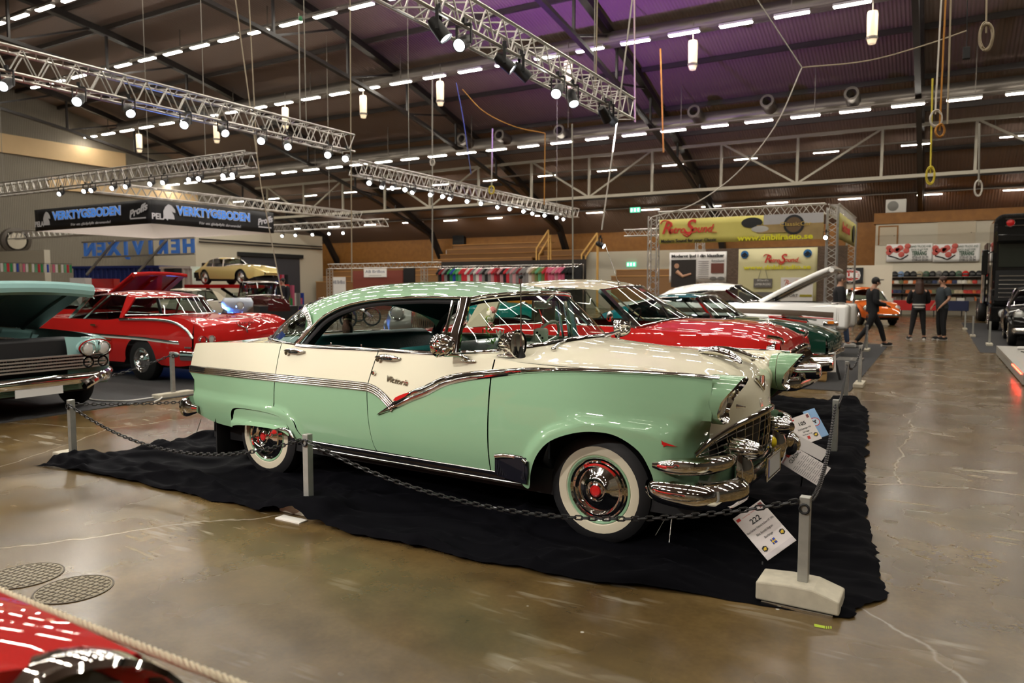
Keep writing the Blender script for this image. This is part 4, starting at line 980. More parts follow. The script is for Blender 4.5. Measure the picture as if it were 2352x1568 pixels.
cd1, w_, h_ = card('number_card', [(1695,1184),(1761,1141),(1814,1247),(1751,1295)], p0, n, PINKW, 'white number card 222 hanging by the near chain end', 'number card', None)
T(cd1,'222',h_*.15,0,h_*.24,bold=.001); T(cd1,'Ford Fairlane Victoria 4-Door HT 1956',h_*.06,0,h_*.10,fit=w_*.92); T(cd1,'Klas Arnold Hagren',h_*.065,0,h_*-.02,fit=w_*.55); T(cd1,'Borlänge',h_*.065,0,-h_*.13,fit=w_*.28)
rect(cd1,'flag',-w_*.07,-h_*.33,w_*.07,-h_*.22,BLUEI); rect(cd1,'flag_cross',-w_*.03,-h_*.33,-w_*.01,-h_*.22,YELL,.0014); rect(cd1,'flag_cross',-w_*.07,-h_*.285,w_*.07,-h_*.265,YELL,.0014)
badge(cd1,-w_*.34,-h_*.30,h_*.10); badge(cd1,w_*.36,-h_*.22,h_*.10); rect(cd1,'top_badge',w_*.34,h_*.37,w_*.46,h_*.47,mat('maroon_ink',(.22,.05,.05),.5)); rect(cd1,'logo_mark',-w_*.46,h_*.38,-w_*.34,h_*.44,REDI); T(cd1,'tuning show',h_*.03,-w_*.02,h_*.40,REDI,fit=w_*.5); rect(cd1,'foot_band',-w_*.5,-h_*.49,w_*.5,-h_*.40,LILAC)
p0 = on_z(1858,1165,.02); n = (V(0,0,EYE)-p0); n.z = 0; n = (n.normalized()+V(0,0,.75)).normalized()
cd2, w_, h_ = card('classic_card', [(1801,1045),(1832,1004),(1890,1090),(1860,1128)], on_z(1860,1150,.02), n, PINKW, 'white clipped sheet headed classic with columns of small print', 'info sheet')
rect(cd2,'red_logo',-w_*.10,h_*.33,w_*.22,h_*.42,REDI); T(cd2,'CLASSIC',h_*.13,w_*.08,h_*.24,fit=w_*.70); T(cd2,'Grattis!',h_*.06,-w_*.28,h_*.38,REDI)
for c_ in range(3):
    for k in range(14): rect(cd2,'print_line',-w_*.44+c_*w_*.31,h_*.10-k*h_*.042,-w_*.44+c_*w_*.31+w_*(.18+.06*((k*7+c_*3)%3)),h_*.112-k*h_*.042,mat('grey_ink',(.30,.28,.28),.6))
cd3, w_, h_ = card('number_card', [(1810,962),(1858,948),(1886,1006),(1840,1024)], on_z(1850,1120,.02), n, PINKW, 'white number card 105 behind the clipped sheet', 'number card')
T(cd3,'105',h_*.17,0,h_*.20,bold=.001); T(cd3,'Buick Super Eight 1953',h_*.075,0,h_*.02,fit=w_*.62); T(cd3,'Geir Hagen',h_*.075,0,-h_*.10,fit=w_*.3); T(cd3,'Nordbyga, Norge',h_*.07,0,-h_*.20,fit=w_*.45)
rect(cd3,'flag',-w_*.07,-h_*.38,w_*.05,-h_*.27,REDI); badge(cd3,w_*.34,-h_*.30,h_*.13); rect(cd3,'top_badge',w_*.34,h_*.34,w_*.46,h_*.46,mat('maroon_ink',(0,0,0))); rect(cd3,'logo_mark',-w_*.46,h_*.38,-w_*.26,h_*.43,REDI)
cd4, w_, h_ = card('eagle_card', [(1852,943),(1880,935),(1894,1000),(1868,1010)], on_z(1866,1110,.02), n, PALEBL, 'pale blue card with a round red-ringed bird emblem behind card 105', 'emblem card')
m = MB(); R_ = w_*.40; m.lathe([(R_,0),(R_,.001),(R_*.84,.001),(R_*.84,0)], (0,h_*.05,.0006), (0,0,1), 28); m.build('red_ring', REDI, cd4)
m = MB(); m.lathe([(R_*.84,.0006),(0,.0007)], (0,h_*.05,.0006), (0,0,1), 28); m.build('emblem_ground', mat('pale_grey_blue',(.55,.65,.78),.5), cd4)
m = MB(); m.prism([(-.6,.2),(-.35,.45),(-.1,.15),(.2,.35),(.5,.3),(.15,-.05),(.2,-.5),(0,-.35),(-.15,-.5),(-.1,-.1)], (0,h_*.06,.0016), (R_,0,0), (0,R_,0), (0,0,.0005)); m.build('bird_shape', INK, cd4, smooth=False)
cd5, w_, h_ = card('folded_sheet', [(1824,1000),(1846,992),(1884,1040),(1876,1078)], on_z(1876,1140,.02)+n*-.03, n, mat('grey_white_paper',(.66,.62,.61),.6), 'crumpled white sheet tucked between the number card 105 and the clipped sheet', 'info sheet')
# thin stand wires behind the cards
m = MB()
for a,b in (((1700,1250),(1745,1300)),): pass
# wire legs under the front bumper
for i,((ax,ay),(bx,by)) in enumerate((((1546,1158),(1496,1245)),((1546,1158),(1536,1255)))):
    m = MB(); b = on_z(bx,by,.03); a = on_Y(ax,ay,b.y+(.10 if i else .16)); m.tube([a,b],.0035,6); m.ball(b,.007,8,6)
    tag(m.build('bumper_wire', CHROMED), ['thin wire feeler leaning left under the front bumper','thin wire feeler standing upright under the front bumper'][i], 'wire feeler', 'wire feelers under the bumper')
m = MB(); b = on_z(448,1003,.02); a = on_Y(462,962,b.y+.03); m.tube([a,b],.003,6); tag(m.build('bumper_wire', CHROMED), 'thin wire feeler under the rear end of the green car', 'wire feeler', 'wire feelers under the bumper')
# floor marks and covers
m = MB(); p = on_z(1872,1438,.001); q = on_z(1910,1440,.001)
m.add([on_z(1870,1432,.002),on_z(1895,1437,.002),on_z(1895,1443,.002),on_z(1870,1438,.002)],[(0,1,2,3)])
for k in range(3): x = 1897+k*5; m.add([on_z(x,1437,.002),on_z(x+3,1438,.002),on_z(x+3,1444,.002),on_z(x,1443,.002)],[(0,1,2,3)])
tag(m.build('floor_tape', mat('lime_tape',(.38,.50,.03),.5), smooth=False), 'lime green tape mark on the floor by the concrete post base', 'tape mark')
m = MB(); m.box((-3.72,3.325,.0),(-3.50,3.40,.008)); tag(m.build('base_strip', WHITE, smooth=False), 'white strip peeping out from the cloth edge below the middle post', 'strip')
IRON = mat('cast_iron_brown', (.21,.175,.11), .5, .1); IRON2 = mat('cast_iron_dark', (.085,.070,.048), .6, .1)
for i,(px,py) in enumerate(((58,1322),(170,1353))):
    c = on_z(px,py,0); r = empty('manhole_cover', (c.x,c.y,0), .2, ['worn oval-looking iron manhole cover at the left picture edge','iron manhole cover with a diamond grid, nearer the rope'][i], 'manhole cover', 'manhole covers'); R_ = .172
    m = MB(); m.lathe([(R_,0),(R_,.003),(0,.0035)], n=36); m.build('plate', IRON, r)
    m = MB(); m.lathe([(R_+.008,0),(R_+.008,.004),(R_,.0045),(R_,.002)], n=36); m.build('rim', IRON2, r)
    m = MB()
    for k in range(-5,6):
        t = k*.034; 
        if abs(t) < R_*.95: h = sqrt((R_*.95)**2-t*t); m.bar((t,-h,.004),(t,h,.004),.005,.002); m.bar((-h,t,.004),(h,t,.004),.005,.002)
    m.build('grid_pattern', IRON2, r, smooth=False)
# twisted rope in front of the red car
ROPE = mat('pale_rope', (.62,.55,.40), .8)
m = MB(); a = V(-4.2,.93,.805); b = V(.4,.93,.79); N = 640; pts = [lerp(a,b,k/N)-V(0,0,.05*4*(k/N)*(1-k/N)) for k in range(N+1)]
for s3 in range(3):
    m.tube([p+V(0,cos(k*.75+s3*2*pi/3)*.0048,sin(k*.75+s3*2*pi/3)*.0048) for k,p in enumerate(pts)], .0056, 6)
tag(m.build('barrier_rope', ROPE), 'thick pale twisted rope strung in front of the red car at lower left', 'rope')
for i,p in enumerate((a,b)): post((p.x,p.y+.03), ['galvanised rope post out of view beyond the left edge','galvanised rope post below the picture'][i], 'flat', .84)
# things inside the green car
def fw(x,y,z): return Matrix.Translation((CARX,CARY,0)) @ Matrix.Rotation(CARA,4,'Z') @ V(x,y,z)
dog = empty('toy_dog', fw(.02,.10,1.072), CARA+2.4, 'brown plush toy dog sitting on the rear shelf of the green car', 'toy dog')
BRN = mat('brown_plush', (.075,.035,.020), .9, bump=(80,.4))
m = MB(); m.ball((0,0,.075),(.062,.05,.075),16,10); m.ball((.01,0,.13),(.045,.04,.05),14,8); m.build('body', BRN, dog)
m = MB(); m.ball((.02,0,.185),(.042,.036,.038),16,10); m.ball((.062,0,.175),(.032,.022,.020),12,8); h_d = m.build('head', BRN, dog)
for sg in (-1,1):
    m = MB(); m.ball((.005,sg*.036,.178),(.016,.008,.032),10,8); m.build('ear', BRN, h_d)
    m = MB(); m.tube([(.04,sg*.025,.10),(.055,sg*.026,.05),(.06,sg*.026,.008)],[.016,.014,.016],8); m.build('front_leg', BRN, dog)
m = MB(); m.lathe([(.036,0),(.040,.006),(.036,.012)],(.012,0,.150),(.1,0,1),18); m.build('collar', mat('tan_collar',(.50,.40,.22),.6), dog)
DICE = mat('ivory_plush', (.60,.60,.52), .85)
for i,(x,y,z,a) in enumerate(((2.02,.10,1.16,.3),(1.98,.05,1.06,.9))):
    d = empty('plush_dice', fw(x,y,z), a, ['upper white plush dice hanging from the mirror of the green car','lower white plush dice hanging from the mirror of the green car'][i], 'plush dice', 'plush dice')
    m = MB(); m.box((-.05,-.05,-.05),(.05,.05,.05)); m.build('cube', DICE, d, bevel=.018); m = MB()
    for u,v in ((0,0),(-.02,.02),(.02,-.02)):
        for ax in range(3):
            for sg in (-1,1):
                c = [0,0,0]; c[ax] = sg*.05; c[(ax+1)%3] = u; c[(ax+2)%3] = v; nn = [0,0,0]; nn[ax] = sg; m.lathe([(.009,.0005),(0,.0012)],c,nn,10)
    m.build('pips', INK, d)
    m = MB(); m.tube([(0,0,.05),(.02,.01,1.38-z)],.0015,4); m.build('string', WHITE, d)
fl = empty('flower_bunch', fw(2.03,-.64,1.10), 0, 'bunch of artificial flowers with ivy fixed at the windshield pillar of the green car', 'flowers')
m = MB(); random.seed(3)
for k in range(46):
    z = random.uniform(0,.23); x = random.gauss(.02,.018); y = random.gauss(0,.02); d = V(random.uniform(-1,1),random.uniform(-1,1),random.uniform(-.4,1)).normalized(); _,a,b = frame_of(d); c = V(x,y,z); L_ = .022
    m.add([c-d*L_,c+a*L_*.45,c+d*L_,c-a*L_*.45],[(0,1,2,3)])
tag(m.build('leaves', mat('ivy_green',(.06,.16,.03),.6), fl, smooth=False), kind='stuff')
for k in range(9):
    m = MB(); c = V(random.gauss(.03,.025),random.gauss(0,.025),random.uniform(.15,.29)); m.lathe([(.0,.006),(.010,.010),(.020,.002),(.012,-.008),(0,-.010)],c,V(random.uniform(-1,1),random.uniform(-1,1),.6),10); m.build('blossom', [mat('lime_petal',(.50,.58,.12),.6),mat('white_petal',(.70,.68,.55),.6),mat('pink_petal',(.60,.22,.20),.6)][k%3], fl)
fg = empty('hanging_figure', fw(1.99,-.42,1.07), 0, 'small ivory figure hanging behind the windshield of the green car', 'figurine')
m = MB(); m.ball((0,0,.135),(.012,.012,.016),10,8); m.tube([(0,0,.12),(0,0,.07),(-.008,0,.03),(-.008,0,-.02)],[.012,.016,.010,.007],8); m.tube([(0,0,.07),(.010,0,.03),(.012,0,-.02)],[.014,.010,.007],8); m.tube([(-.03,0,.15),(-.016,0,.11),(.016,0,.11),(.03,0,.15)],.005,6); m.build('body', DICE, fg)
m = MB(); m.tube([(0,0,.15),(0,0,.36)],.001,4); m.build('string', WHITE, fg)
# ================================================================== THE OTHER CARS
def gcar(name, loc, ang, lab, S, cat='car'):
    """a car from its side and plan curves; local x forward from the rear axle, y left"""
    R = empty(name, loc, ang, lab, cat); paintm = S['paint']; top = S.get('top', paintm); low = S.get('low', paintm)
    x0,x1 = S['x']; zc_ = lambda x: pw(S['zc'],x); W = lambda x: pw(S['W'],x); zr = S.get('rock',.28); tuck = S.get('tuck',.07); zm = S.get('zm',.62)
    tz = S.get('zt')
    def yf(x,z): 
        f = S.get('flare',.0); b = 0
        if f:
            for xw in S['wheels']:
                d = sqrt((x-xw)**2+(z-S['wr'])**2)-S['ar']; b = max(b, f*smooth(.09,.02,abs(d)))
        return W(x)-(tuck/.16)*(z-zm)**2*(1 if z > zm else .8)+b
    # bottom edge with arches
    bot = []; xs = []
    arches = sorted(S['wheels']); a_ = S['ar']; zb = S.get('zb',[(x0,zr+.06),(x0+.3,zr+.02),(x1-.3,zr+.02),(x1,zr+.06)])
    pts = [x0+(x1-x0)*i/46 for i in range(47)]; pts = [x for x in pts if all(abs(x-w_) > a_+.02 for w_ in arches)]
    ev = [(x,lin(zb,x)) for x in pts]
    for w_ in arches:
        for k in range(25):
            t = pi-pi*k/24; top_ = S.get('at',1.0); z = S['wr']+a_*top_*sin(t); x = w_+a_*cos(t)
            ev.append((x+(k-12)*1e-5, max(z, lin(zb,x))))
    ev.sort(); n = 12
    for sg in (-1,1):
        m = MB(); rows = []
        for i in range(n+1):
            t = i/n; rows.append([V(x, sg*yf(x,lerp(z,zc_(x),t)), lerp(z,zc_(x),t)) for x,z in ev])
        if tz: 
            rows = []
            for i in range(8): rows.append([V(x,sg*yf(x,lerp(z,max(z,pw(tz,x)),i/7)),lerp(z,max(z,pw(tz,x)),i/7)) for x,z in ev])
            for i in range(1,6): rows.append([V(x,sg*yf(x,lerp(max(z,pw(tz,x)),zc_(x),i/5)),lerp(max(z,pw(tz,x)),zc_(x),i/5)) for x,z in ev])
            m.grid(rows, fn=lambda i,j: 0 if i < 7 else 1); m.build('body_side', [low,top], R)
        else: m.grid(rows); m.build('body_side', [paintm], R)
    def rib(x, zcen, k=1.0, dip=0.0):
        yc = yf(x,zc_(x)); z0 = zc_(x); o = []
        for u in (1,.93,.82,.66,.45,.22,0):
            s = 1-u; o.append((x, yc*u, z0+(zcen-z0)*(1-(1-s)**S.get('crown',2.2))+ (-dip*sin(pi*min(1,s*2.2))**2 if s < .46 else 0)))
        return o
    xh = S['cowl']; xd = S['deck']; hc = lambda x: pw(S['hood'],x)
    # hood
    hx = [xh+(x1-xh)*k/8 for k in range(9)]
    ribs = [rib(x,hc(x),dip=S.get('hdip',0)) for x in hx]
    sc_ = S.get('scoop',0); sh_ = lambda x,y: sc_*max(0,.88-max(.5,abs(y)))*smooth(2.7,x1,x) if sc_ else 0
    ribs = [[(x-sh_(x,y),y,z) for x,y,z in r] for r in ribs]
    ribs[0] = [(x-S.get('cowlsweep',.22)*(y/.8)**2*1.0 if True else x,y,z) for x,y,z in ribs[0]]
    rows = net([cross(r) for r in ribs],2,3); hoodm = S.get('hoodm', paintm)
    if not S.get('hood_open'):
        m = MB(); m.grid(rows); m.build('hood', hoodm, R)
    else:
        # fender tops stay, the lid is raised about the cowl
        C = len(rows[0]); cut = S.get('lidw',.72)
        m = MB(); m.grid(rows, fn=lambda i,j: 0 if (j < C*.14 or j >= C*.86-1) else None); m.build('fender_tops', paintm, R)
        sub = [r[int(C*.14):int(C*.86)+1] for r in rows[S.get('lid0',1):]]; hinge = V(xh,0,hc(xh)); M_ = Matrix.Translation(hinge) @ Matrix.Rotation(-radians(S['hood_open']),4,'Y') @ Matrix.Translation(-hinge)
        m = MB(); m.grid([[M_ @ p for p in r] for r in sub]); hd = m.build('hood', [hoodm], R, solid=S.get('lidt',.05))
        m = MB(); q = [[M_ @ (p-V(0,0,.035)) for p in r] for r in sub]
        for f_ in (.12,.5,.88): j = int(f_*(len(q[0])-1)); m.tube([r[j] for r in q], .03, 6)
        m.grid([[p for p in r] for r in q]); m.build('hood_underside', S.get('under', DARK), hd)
        m = MB(); m.tube([p for p in q[-1]], S.get('lipr',.05), 10); m.build('hood_lip', hoodm, hd)
        m = MB(); m.box((xh+.1,-.55,zr+.1),(x1-.25,.55,.78)); m.build('engine_bay', BLACK, R, smooth=False)
        m = MB(); random.seed(5)
        for k in range(9): x = random.uniform(xh+.25,x1-.5); y = random.uniform(-.35,.35); m.cyl((x,y,.78),(x,y,.78+random.uniform(.03,.12)),random.uniform(.04,.10))
        m.box((xh+.4,-.14,.78),(x1-.6,.14,.90)); m.build('engine', CHROMED, R)
    # deck
    dx = [x0+(xd-x0)*k/6 for k in range(7)]; dc = lambda x: pw(S['deckz'],x)
    ribs = [rib(x,dc(x),dip=S.get('ddip',0)) for x in dx]
    m = MB(); m.grid(net([cross(r) for r in ribs],2,3)); m.build('deck_lid', S.get('deckm', paintm), R)
    # front and rear faces
    for x,cen,sgn,bul,nm in ((x1,hc(x1),1,S.get('nose',.07),'front_panel'),(x0,dc(x0),-1,S.get('tail',.05),'rear_panel')):
        r = cross(rib(x,cen,dip=S.get('hdip',0) if sgn > 0 else S.get('ddip',0))); zl = lin(zb,x); rows = []
        for t in [k/8 for k in range(9)]:
            rows.append([V(p.x-(sh_(x,p.y) if sgn > 0 else 0)+sgn*bul*(1-.55*(p.y/.9)**2)*(sin(pi*min(1,t*1.15))**.8 if t < .87 else .25)*S.get('bulk',1), p.y/max(1e-6,yf(x,zc_(x)))*yf(x,lerp(p.z,zl,t)), lerp(p.z,zl,t)) for p in r])
        cut = S.get('front_cut') if sgn > 0 else None; m = MB(); m.grid(rows, fn=(lambda i,j: None if cut and i < 6 and abs(rows[i][j].y+rows[i][j+1].y)/2 < cut else 0)); m.build(nm, S.get(nm+'_m', low), R)
    m = MB(); m.box((x0+.15,-W(0)*.80,zr-.04),(x1-.2,W(0)*.80,zr+.12)); m.box((xd-.1,-W(0)*.86,zr+.1),(xh+.1,W(0)*.86,.55))
    for xw in arches: m.box((xw-a_-.02,-.62,zr),(xw+a_+.02,.62,S['wr']+a_*S.get('at',1)+.03))
    m.build('underbody', BLACK, R, smooth=False)
    # seats
    if S.get('seats',1):
        for x,zs in ((xd+.45,.98),(xd+(xh-xd)*.60,.96)):
            m = MB(); m.box((x-.10,-.62,.5),(x+.10,.62,zs)); m.box((x,-.62,.5),(x+.5,.62,.70)); m.build('seat', S.get('trim', DARK), R, bevel=.04)
    # roof
    rf = S.get('roof')
    if rf:
        ribs = []
        for xdp,yd,zd,xc,zcn in rf:
            o = []
            for k in range(8):
                t = k/7; s = 1-(1-t)**2.4; o.append((xdp+(xc-xdp)*s, yd*(1-t), zd+(zcn-zd)*s))
            ribs.append(o)
        m = MB(); m.grid(net([cross(r) for r in ribs],4,2)); ro = m.build('roof', S.get('roofm', top), R)
        gm = S.get('glass', GLASSD); dp = [V(a,b,c) for a,b,c,_,_ in rf]
        for sg in (-1,1):
            # side glass from belt to drip
            D = curve([V(p.x,sg*p.y,p.z) for p in dp[1:-1]],5); ba,bb_ = S.get('side',(dp[1].x,dp[-2].x)); N = len(D)
            B = [V(lerp(ba,bb_,k/(N-1)),0,0) for k in range(N)]; B = [V(p.x, sg*(yf(p.x,zc_(p.x))-.03), zc_(p.x)) for p in B]
            if S.get('sideglass',1): m = MB(); m.grid([B,[lerp(a,b,.5)+V(0,sg*.02,0) for a,b in zip(B,D)],D]); g = m.build('side_window', gm, ro)
            m = MB(); strip(m, D, (0,sg,.2), .025, .015); strip(m, B, (0,sg,.6), .025, .012)
            for f_ in S.get('posts',(.55,)):
                k = int(f_*(N-1)); m.bar(B[k],D[k],S.get('postw',.03),.02)
            m.build('window_trim', CHROME, ro)
            # pillars
            for nm,P0,P1,k0 in (('windshield_pillar',B[-1],V(dp[-1].x,sg*dp[-1].y,dp[-1].z),None),):
                m = MB(); m.bar(B[-1],V(dp[-1].x,sg*dp[-1].y,dp[-1].z),S.get('aw',.05),.05); m.build('windshield_pillar', S.get('pillarm',CHROME), ro, smooth=False)
            # rear quarter pillar
            m = MB(); f0 = V(S['cpil'][0],sg*(yf(S['cpil'][0],zc_(S['cpil'][0]))-.03),zc_(S['cpil'][0])); f1 = B[0]
            m.add([f0,f1,D[0],V(dp[0].x,sg*dp[0].y,dp[0].z)],[(0,1,2,3)]); m.build('rear_pillar', S.get('roofm', top), ro, solid=.03, smooth=False)
        # windshield and rear glass
        def glassband(nm, topr, base, ch=True):
            m = MB(); T_ = cross(topr); B_ = cross(base); m.grid([[lerp(a,b,t) for a,b in zip(T_,B_)] for t in (0,.33,.66,1)]); g = m.build(nm, gm, ro)
            m = MB(); strip(m, B_, (.5 if nm == 'windshield' else -.5,0,1), .03, .015); strip(m, T_, (1 if nm == 'windshield' else -1,0,.5), .025, .012); m.build(nm+'_trim', CHROME, g)
        fr = ribs[-1]; bs = rib(xh,hc(xh)); bs = [(x-S.get('cowlsweep',.22)*(y/.8)**2,min(y,yf(xh,zc_(xh))*.97),z) for x,y,z in bs]
        bs = [(lin([(i/6,p[0]) for i,p in enumerate(bs)],k/7), lin([(i/6,p[1]) for i,p in enumerate(bs)],k/7), lin([(i/6,p[2]) for i,p in enumerate(bs)],k/7)+.004) for k in range(8)]
        glassband('windshield', fr, bs)
        bs = rib(xd,dc(xd)); bs = [(x+S.get('rearsweep',.35)*(y/.8)**2,min(y,yf(xd,zc_(xd))*.95),z) for x,y,z in bs]
        bs = [(lin([(i/6,p[0]) for i,p in enumerate(bs)],k/7), lin([(i/6,p[1]) for i,p in enumerate(bs)],k/7), lin([(i/6,p[2]) for i,p in enumerate(bs)],k/7)+.004) for k in range(8)]
        glassband('rear_window', ribs[0], bs)
    for xw in S['wheels']:
        for sg in (-1,1): wheel(R, xw, sg*(W(xw)-S.get('inset',.13)), sg, S['wr'], S.get('rim',.19), S.get('wall',(.20,.25)), .19, S.get('wallm', RUBBER), S.get('rimm', CHROMED), S.get('redcap', False))
    for nm,x,sgn in (('front_bumper',x1,1),('rear_bumper',x0,-1)):
        b = S.get(nm)
        if not b: continue
        z,off,h = b; y = W(x)*.98
        pth = [(x-sgn*.25,-y-.02,z,.06,h),(x+sgn*off*.6,-y*.92,z,.08,h),(x+sgn*off,-y*.5,z,.08,h),(x+sgn*off*1.1,0,z,.08,h),(x+sgn*off,y*.5,z,.08,h),(x+sgn*off*.6,y*.92,z,.08,h),(x-sgn*.25,y+.02,z,.06,h)]
        if sgn < 0: pth = pth[::-1]
        bumper_sweep(nm, pth, BP, R)
    return R, yf, zc_
def lamp(R, x, y, z, r, m_=None, d=(1,0,0), bez=True, nm='headlight'):
    m = MB(); m.lathe([(r,-.05),(r,0),(r*.6,r*.2),(0,r*.28)], (x,y,z), d, 20); l = m.build(nm, m_ or LENS, R)
    if bez: m = MB(); m.lathe([(r*1.02,.01),(r*1.12,.02),(r*1.22,.0),(r*1.25,-.06)], (x,y,z), d, 20); m.build('bezel', CHROME, l)
    return l
def trim(R, yf, path, wd, th, nm='side_moulding', m_=None, sgs=(-1,1)):
    for sg in sgs:
        P = curve([V(x,0,z) for x,z in path],5); m = MB(); strip(m,[V(p.x,sg*(yf(p.x,p.z)+.001),p.z) for p in P],(0,sg,0),wd,th); m.build(nm, m_ or CHROME, R)
RED = paint('signal_red_paint', (.52,.012,.010)); WHITEC = paint('white_car_paint', (.78,.77,.74)); DGREEN = paint('dark_green_paint', (.008,.055,.035)); AQUA = paint('pale_aqua_paint', (.27,.46,.44)); DTEAL = paint('teal_paint', (.0,.15,.18)); BLK = paint('black_car_paint', (.006,.006,.007)); YEL = paint('pale_yellow_paint', (.86,.70,.27)); ORG = paint('orange_paint', (.70,.13,.01)); SILV = mat('silver_grey_paint', (.34,.34,.31), .3, .5, coat=1); MAROON = paint('dark_red_paint', (.06,.006,.006)); CREAMR = paint('cream_roof_paint', (.66,.60,.44)); ORGR = paint('amber_paint', (.62,.22,.02))
GREYG = mat('grey_card_leather', (.07,.07,.065), .6)
# --- red and cream fifties car behind the green one
S = dict(x=(-1.25,3.92), zc=[(-1.25,.88),(0,.98),(1.2,1.06),(2.1,1.055),(2.8,1.02),(3.5,.98),(3.92,.92)], W=[(-1.25,.84),(0,.96),(1.5,.98),(3,.97),(3.6,.92),(3.92,.80)], rock=.30, tuck=.08, wheels=[0,3.09], wr=.36, ar=.42, paint=RED, roofm=CREAMR,
    zb=[(-1.25,.36),(-.95,.32),(3.55,.32),(3.92,.50)], hood=[(2.2,1.11),(2.6,1.135),(3.2,1.13),(3.6,1.09),(3.8,1.03),(3.92,.95)], cowl=2.66, deck=-.2, deckz=[(-1.25,.90),(-.6,1.0),(-.2,1.06)], cowlsweep=.30, trim=TEAL, glass=GLASS,
    roof=[(.10,.62,1.42,-.10,1.45),(.45,.70,1.47,.35,1.56),(1.0,.73,1.50,1.0,1.615),(1.5,.72,1.50,1.6,1.60),(1.82,.68,1.475,1.98,1.53)], side=(.35,2.36), cpil=(-.05,), posts=(.45,.72), aw=.075, crown=2.6, front_bumper=(.50,.16,.14), wall=(.21,.27), wallm=WWALL, hdip=.02, nose=.05)
buick, yf, zz = gcar('sedan', (-5.30,8.95,0), -.035, 'red fifties sedan with a cream roof, parked right behind the green car', S)
trim(buick, yf, [(-1.2,.84),(0,.86),(1.2,.86),(2.2,.83)], .03, .012)
for sg in (-1,1):
    lamp(buick, 3.86, sg*.72, .83, .095)
    m = MB(); m.tube(curve([V(3.80,sg*.84,1.0),V(3.92,sg*.72,.97),V(3.90,sg*.60,.90)],4),.02,8); m.build('headlamp_brow', CHROME, buick)
    m = MB(); m.cyl((3.95,sg*.42,.60),(4.24,sg*.42,.62),.085,.085,20); m.lathe([(.085,0),(.07,.03),(0,.04)],(4.24,sg*.42,.62),(1,0,0),20); m.build('bumper_bullet', CHROME, buick)
    m = MB(); m.tube([V(3.98,sg*.42,.42),V(4.06,sg*.42,.60)],[.06,.09],14); m.build('bumper_guard', CHROME, buick)
m = MB(); m.box((3.86,-.62,.50),(3.93,.62,.78)); gb_ = m.build('grille', BLACK, buick, smooth=False)
for k in range(26):
    m = MB(); y = -.60+k*.048; m.tube(curve([V(3.90,y,.50),V(3.99,y,.60),V(4.0,y,.70),V(3.93,y,.80)],4),.015,8); m.build('grille_tooth', CHROME, gb_)
m = MB(); m.tube(curve([V(3.80,-.72,.66),V(3.97,-.5,.80),V(4.0,0,.85),V(3.97,.5,.80),V(3.80,.72,.66),V(3.95,.5,.50),V(3.97,0,.47),V(3.95,-.5,.50)],5,True),.035,10,True); m.build('grille_surround', CHROME, gb_)
m = MB(); m.lathe([(.05,0),(.035,.03),(.02,.10),(.0,.13)], (3.62,0,1.03), (0,0,1), 14); m.tube([V(3.45,0,1.09),V(3.62,0,1.10),V(3.70,0,1.08)],[.01,.03,.012],10); m.build('hood_ornament', CHROME, buick)
m = MB(); m.tube([V(1.88,-.30,1.56),V(1.70,-.32,2.05)],.004,6); m.lathe([(.02,0),(.012,.05)],(1.89,-.30,1.545),(-.3,0,1),10); m.build('antenna', CHROMED, buick)
m = MB(); m.ball((2.1,-1.03,1.18),(.03,.07,.06),12,8); m.tube([V(2.14,-.93,1.06),V(2.1,-1.0,1.15)],.012,8); m.build('door_mirror', CHROME, buick)
m = MB(); a,b = V(1.93,.0,1.535),V(1.99,.28,1.53); m.add([V(1.985,.10,1.500),V(1.945,.38,1.492),V(1.985,.38,1.452),V(2.03,.10,1.458)],[(0,1,2,3)]); m.build('windshield_sticker', REDI, buick, smooth=False)
m = MB(); c0 = V(1.75,.42,1.05); u = V(.5,0,.86); m.tube([c0+V(0,.21*cos(t),0)+u*(.21*sin(t)) for t in [2*pi*k/28 for k in range(28)]],.012,8,True); m.build('steering_wheel', BLACK, buick)
# --- dark green fastback
S = dict(x=(-.95,3.55), zc=[(-.95,.80),(0,.93),(1.2,.95),(2.2,.945),(3.0,.86),(3.45,.76),(3.55,.70)], W=[(-.95,.78),(0,.88),(1.5,.90),(2.8,.88),(3.55,.78)], rock=.22, wheels=[0,2.62], wr=.32, ar=.37, paint=DGREEN, hood=[(2.0,.99),(2.6,.965),(3.2,.87),(3.55,.74)], cowl=2.05, deck=-.75, deckz=[(-.95,.84),(-.75,.88)], cowlsweep=.2,
    roof=[(-.45,.60,.99,-.55,1.02),(.1,.62,1.17,.05,1.23),(.65,.63,1.30,.65,1.375),(1.05,.62,1.33,1.1,1.40),(1.38,.60,1.32,1.48,1.36)], side=(.15,1.75), cpil=(-.4,), posts=(.5,), roofm=DTEAL, front_bumper=(.42,.04,.08), rearsweep=.2)
gr_, yf, zz = gcar('coupe', (-5.05,13.6,0), -.03, 'dark green fastback coupe between the red car and the white car', S)
m = MB(); m.ball((1.66,-.98,1.02),(.07,.06,.05),12,8); m.bar((1.7,-.85,.95),(1.68,-.96,1.0),.02); m.build('door_mirror', BLACK, gr_)
for sg in (-1,1): lamp(gr_,3.54,sg*.55,.62,.08)
for sg in (-1,1): m = MB(); m.bar((2.6,sg*.5,1.0),(3.2,sg*.44,.93),.04,.03); m.build('hood_scoop_trim', CHROME, gr_)
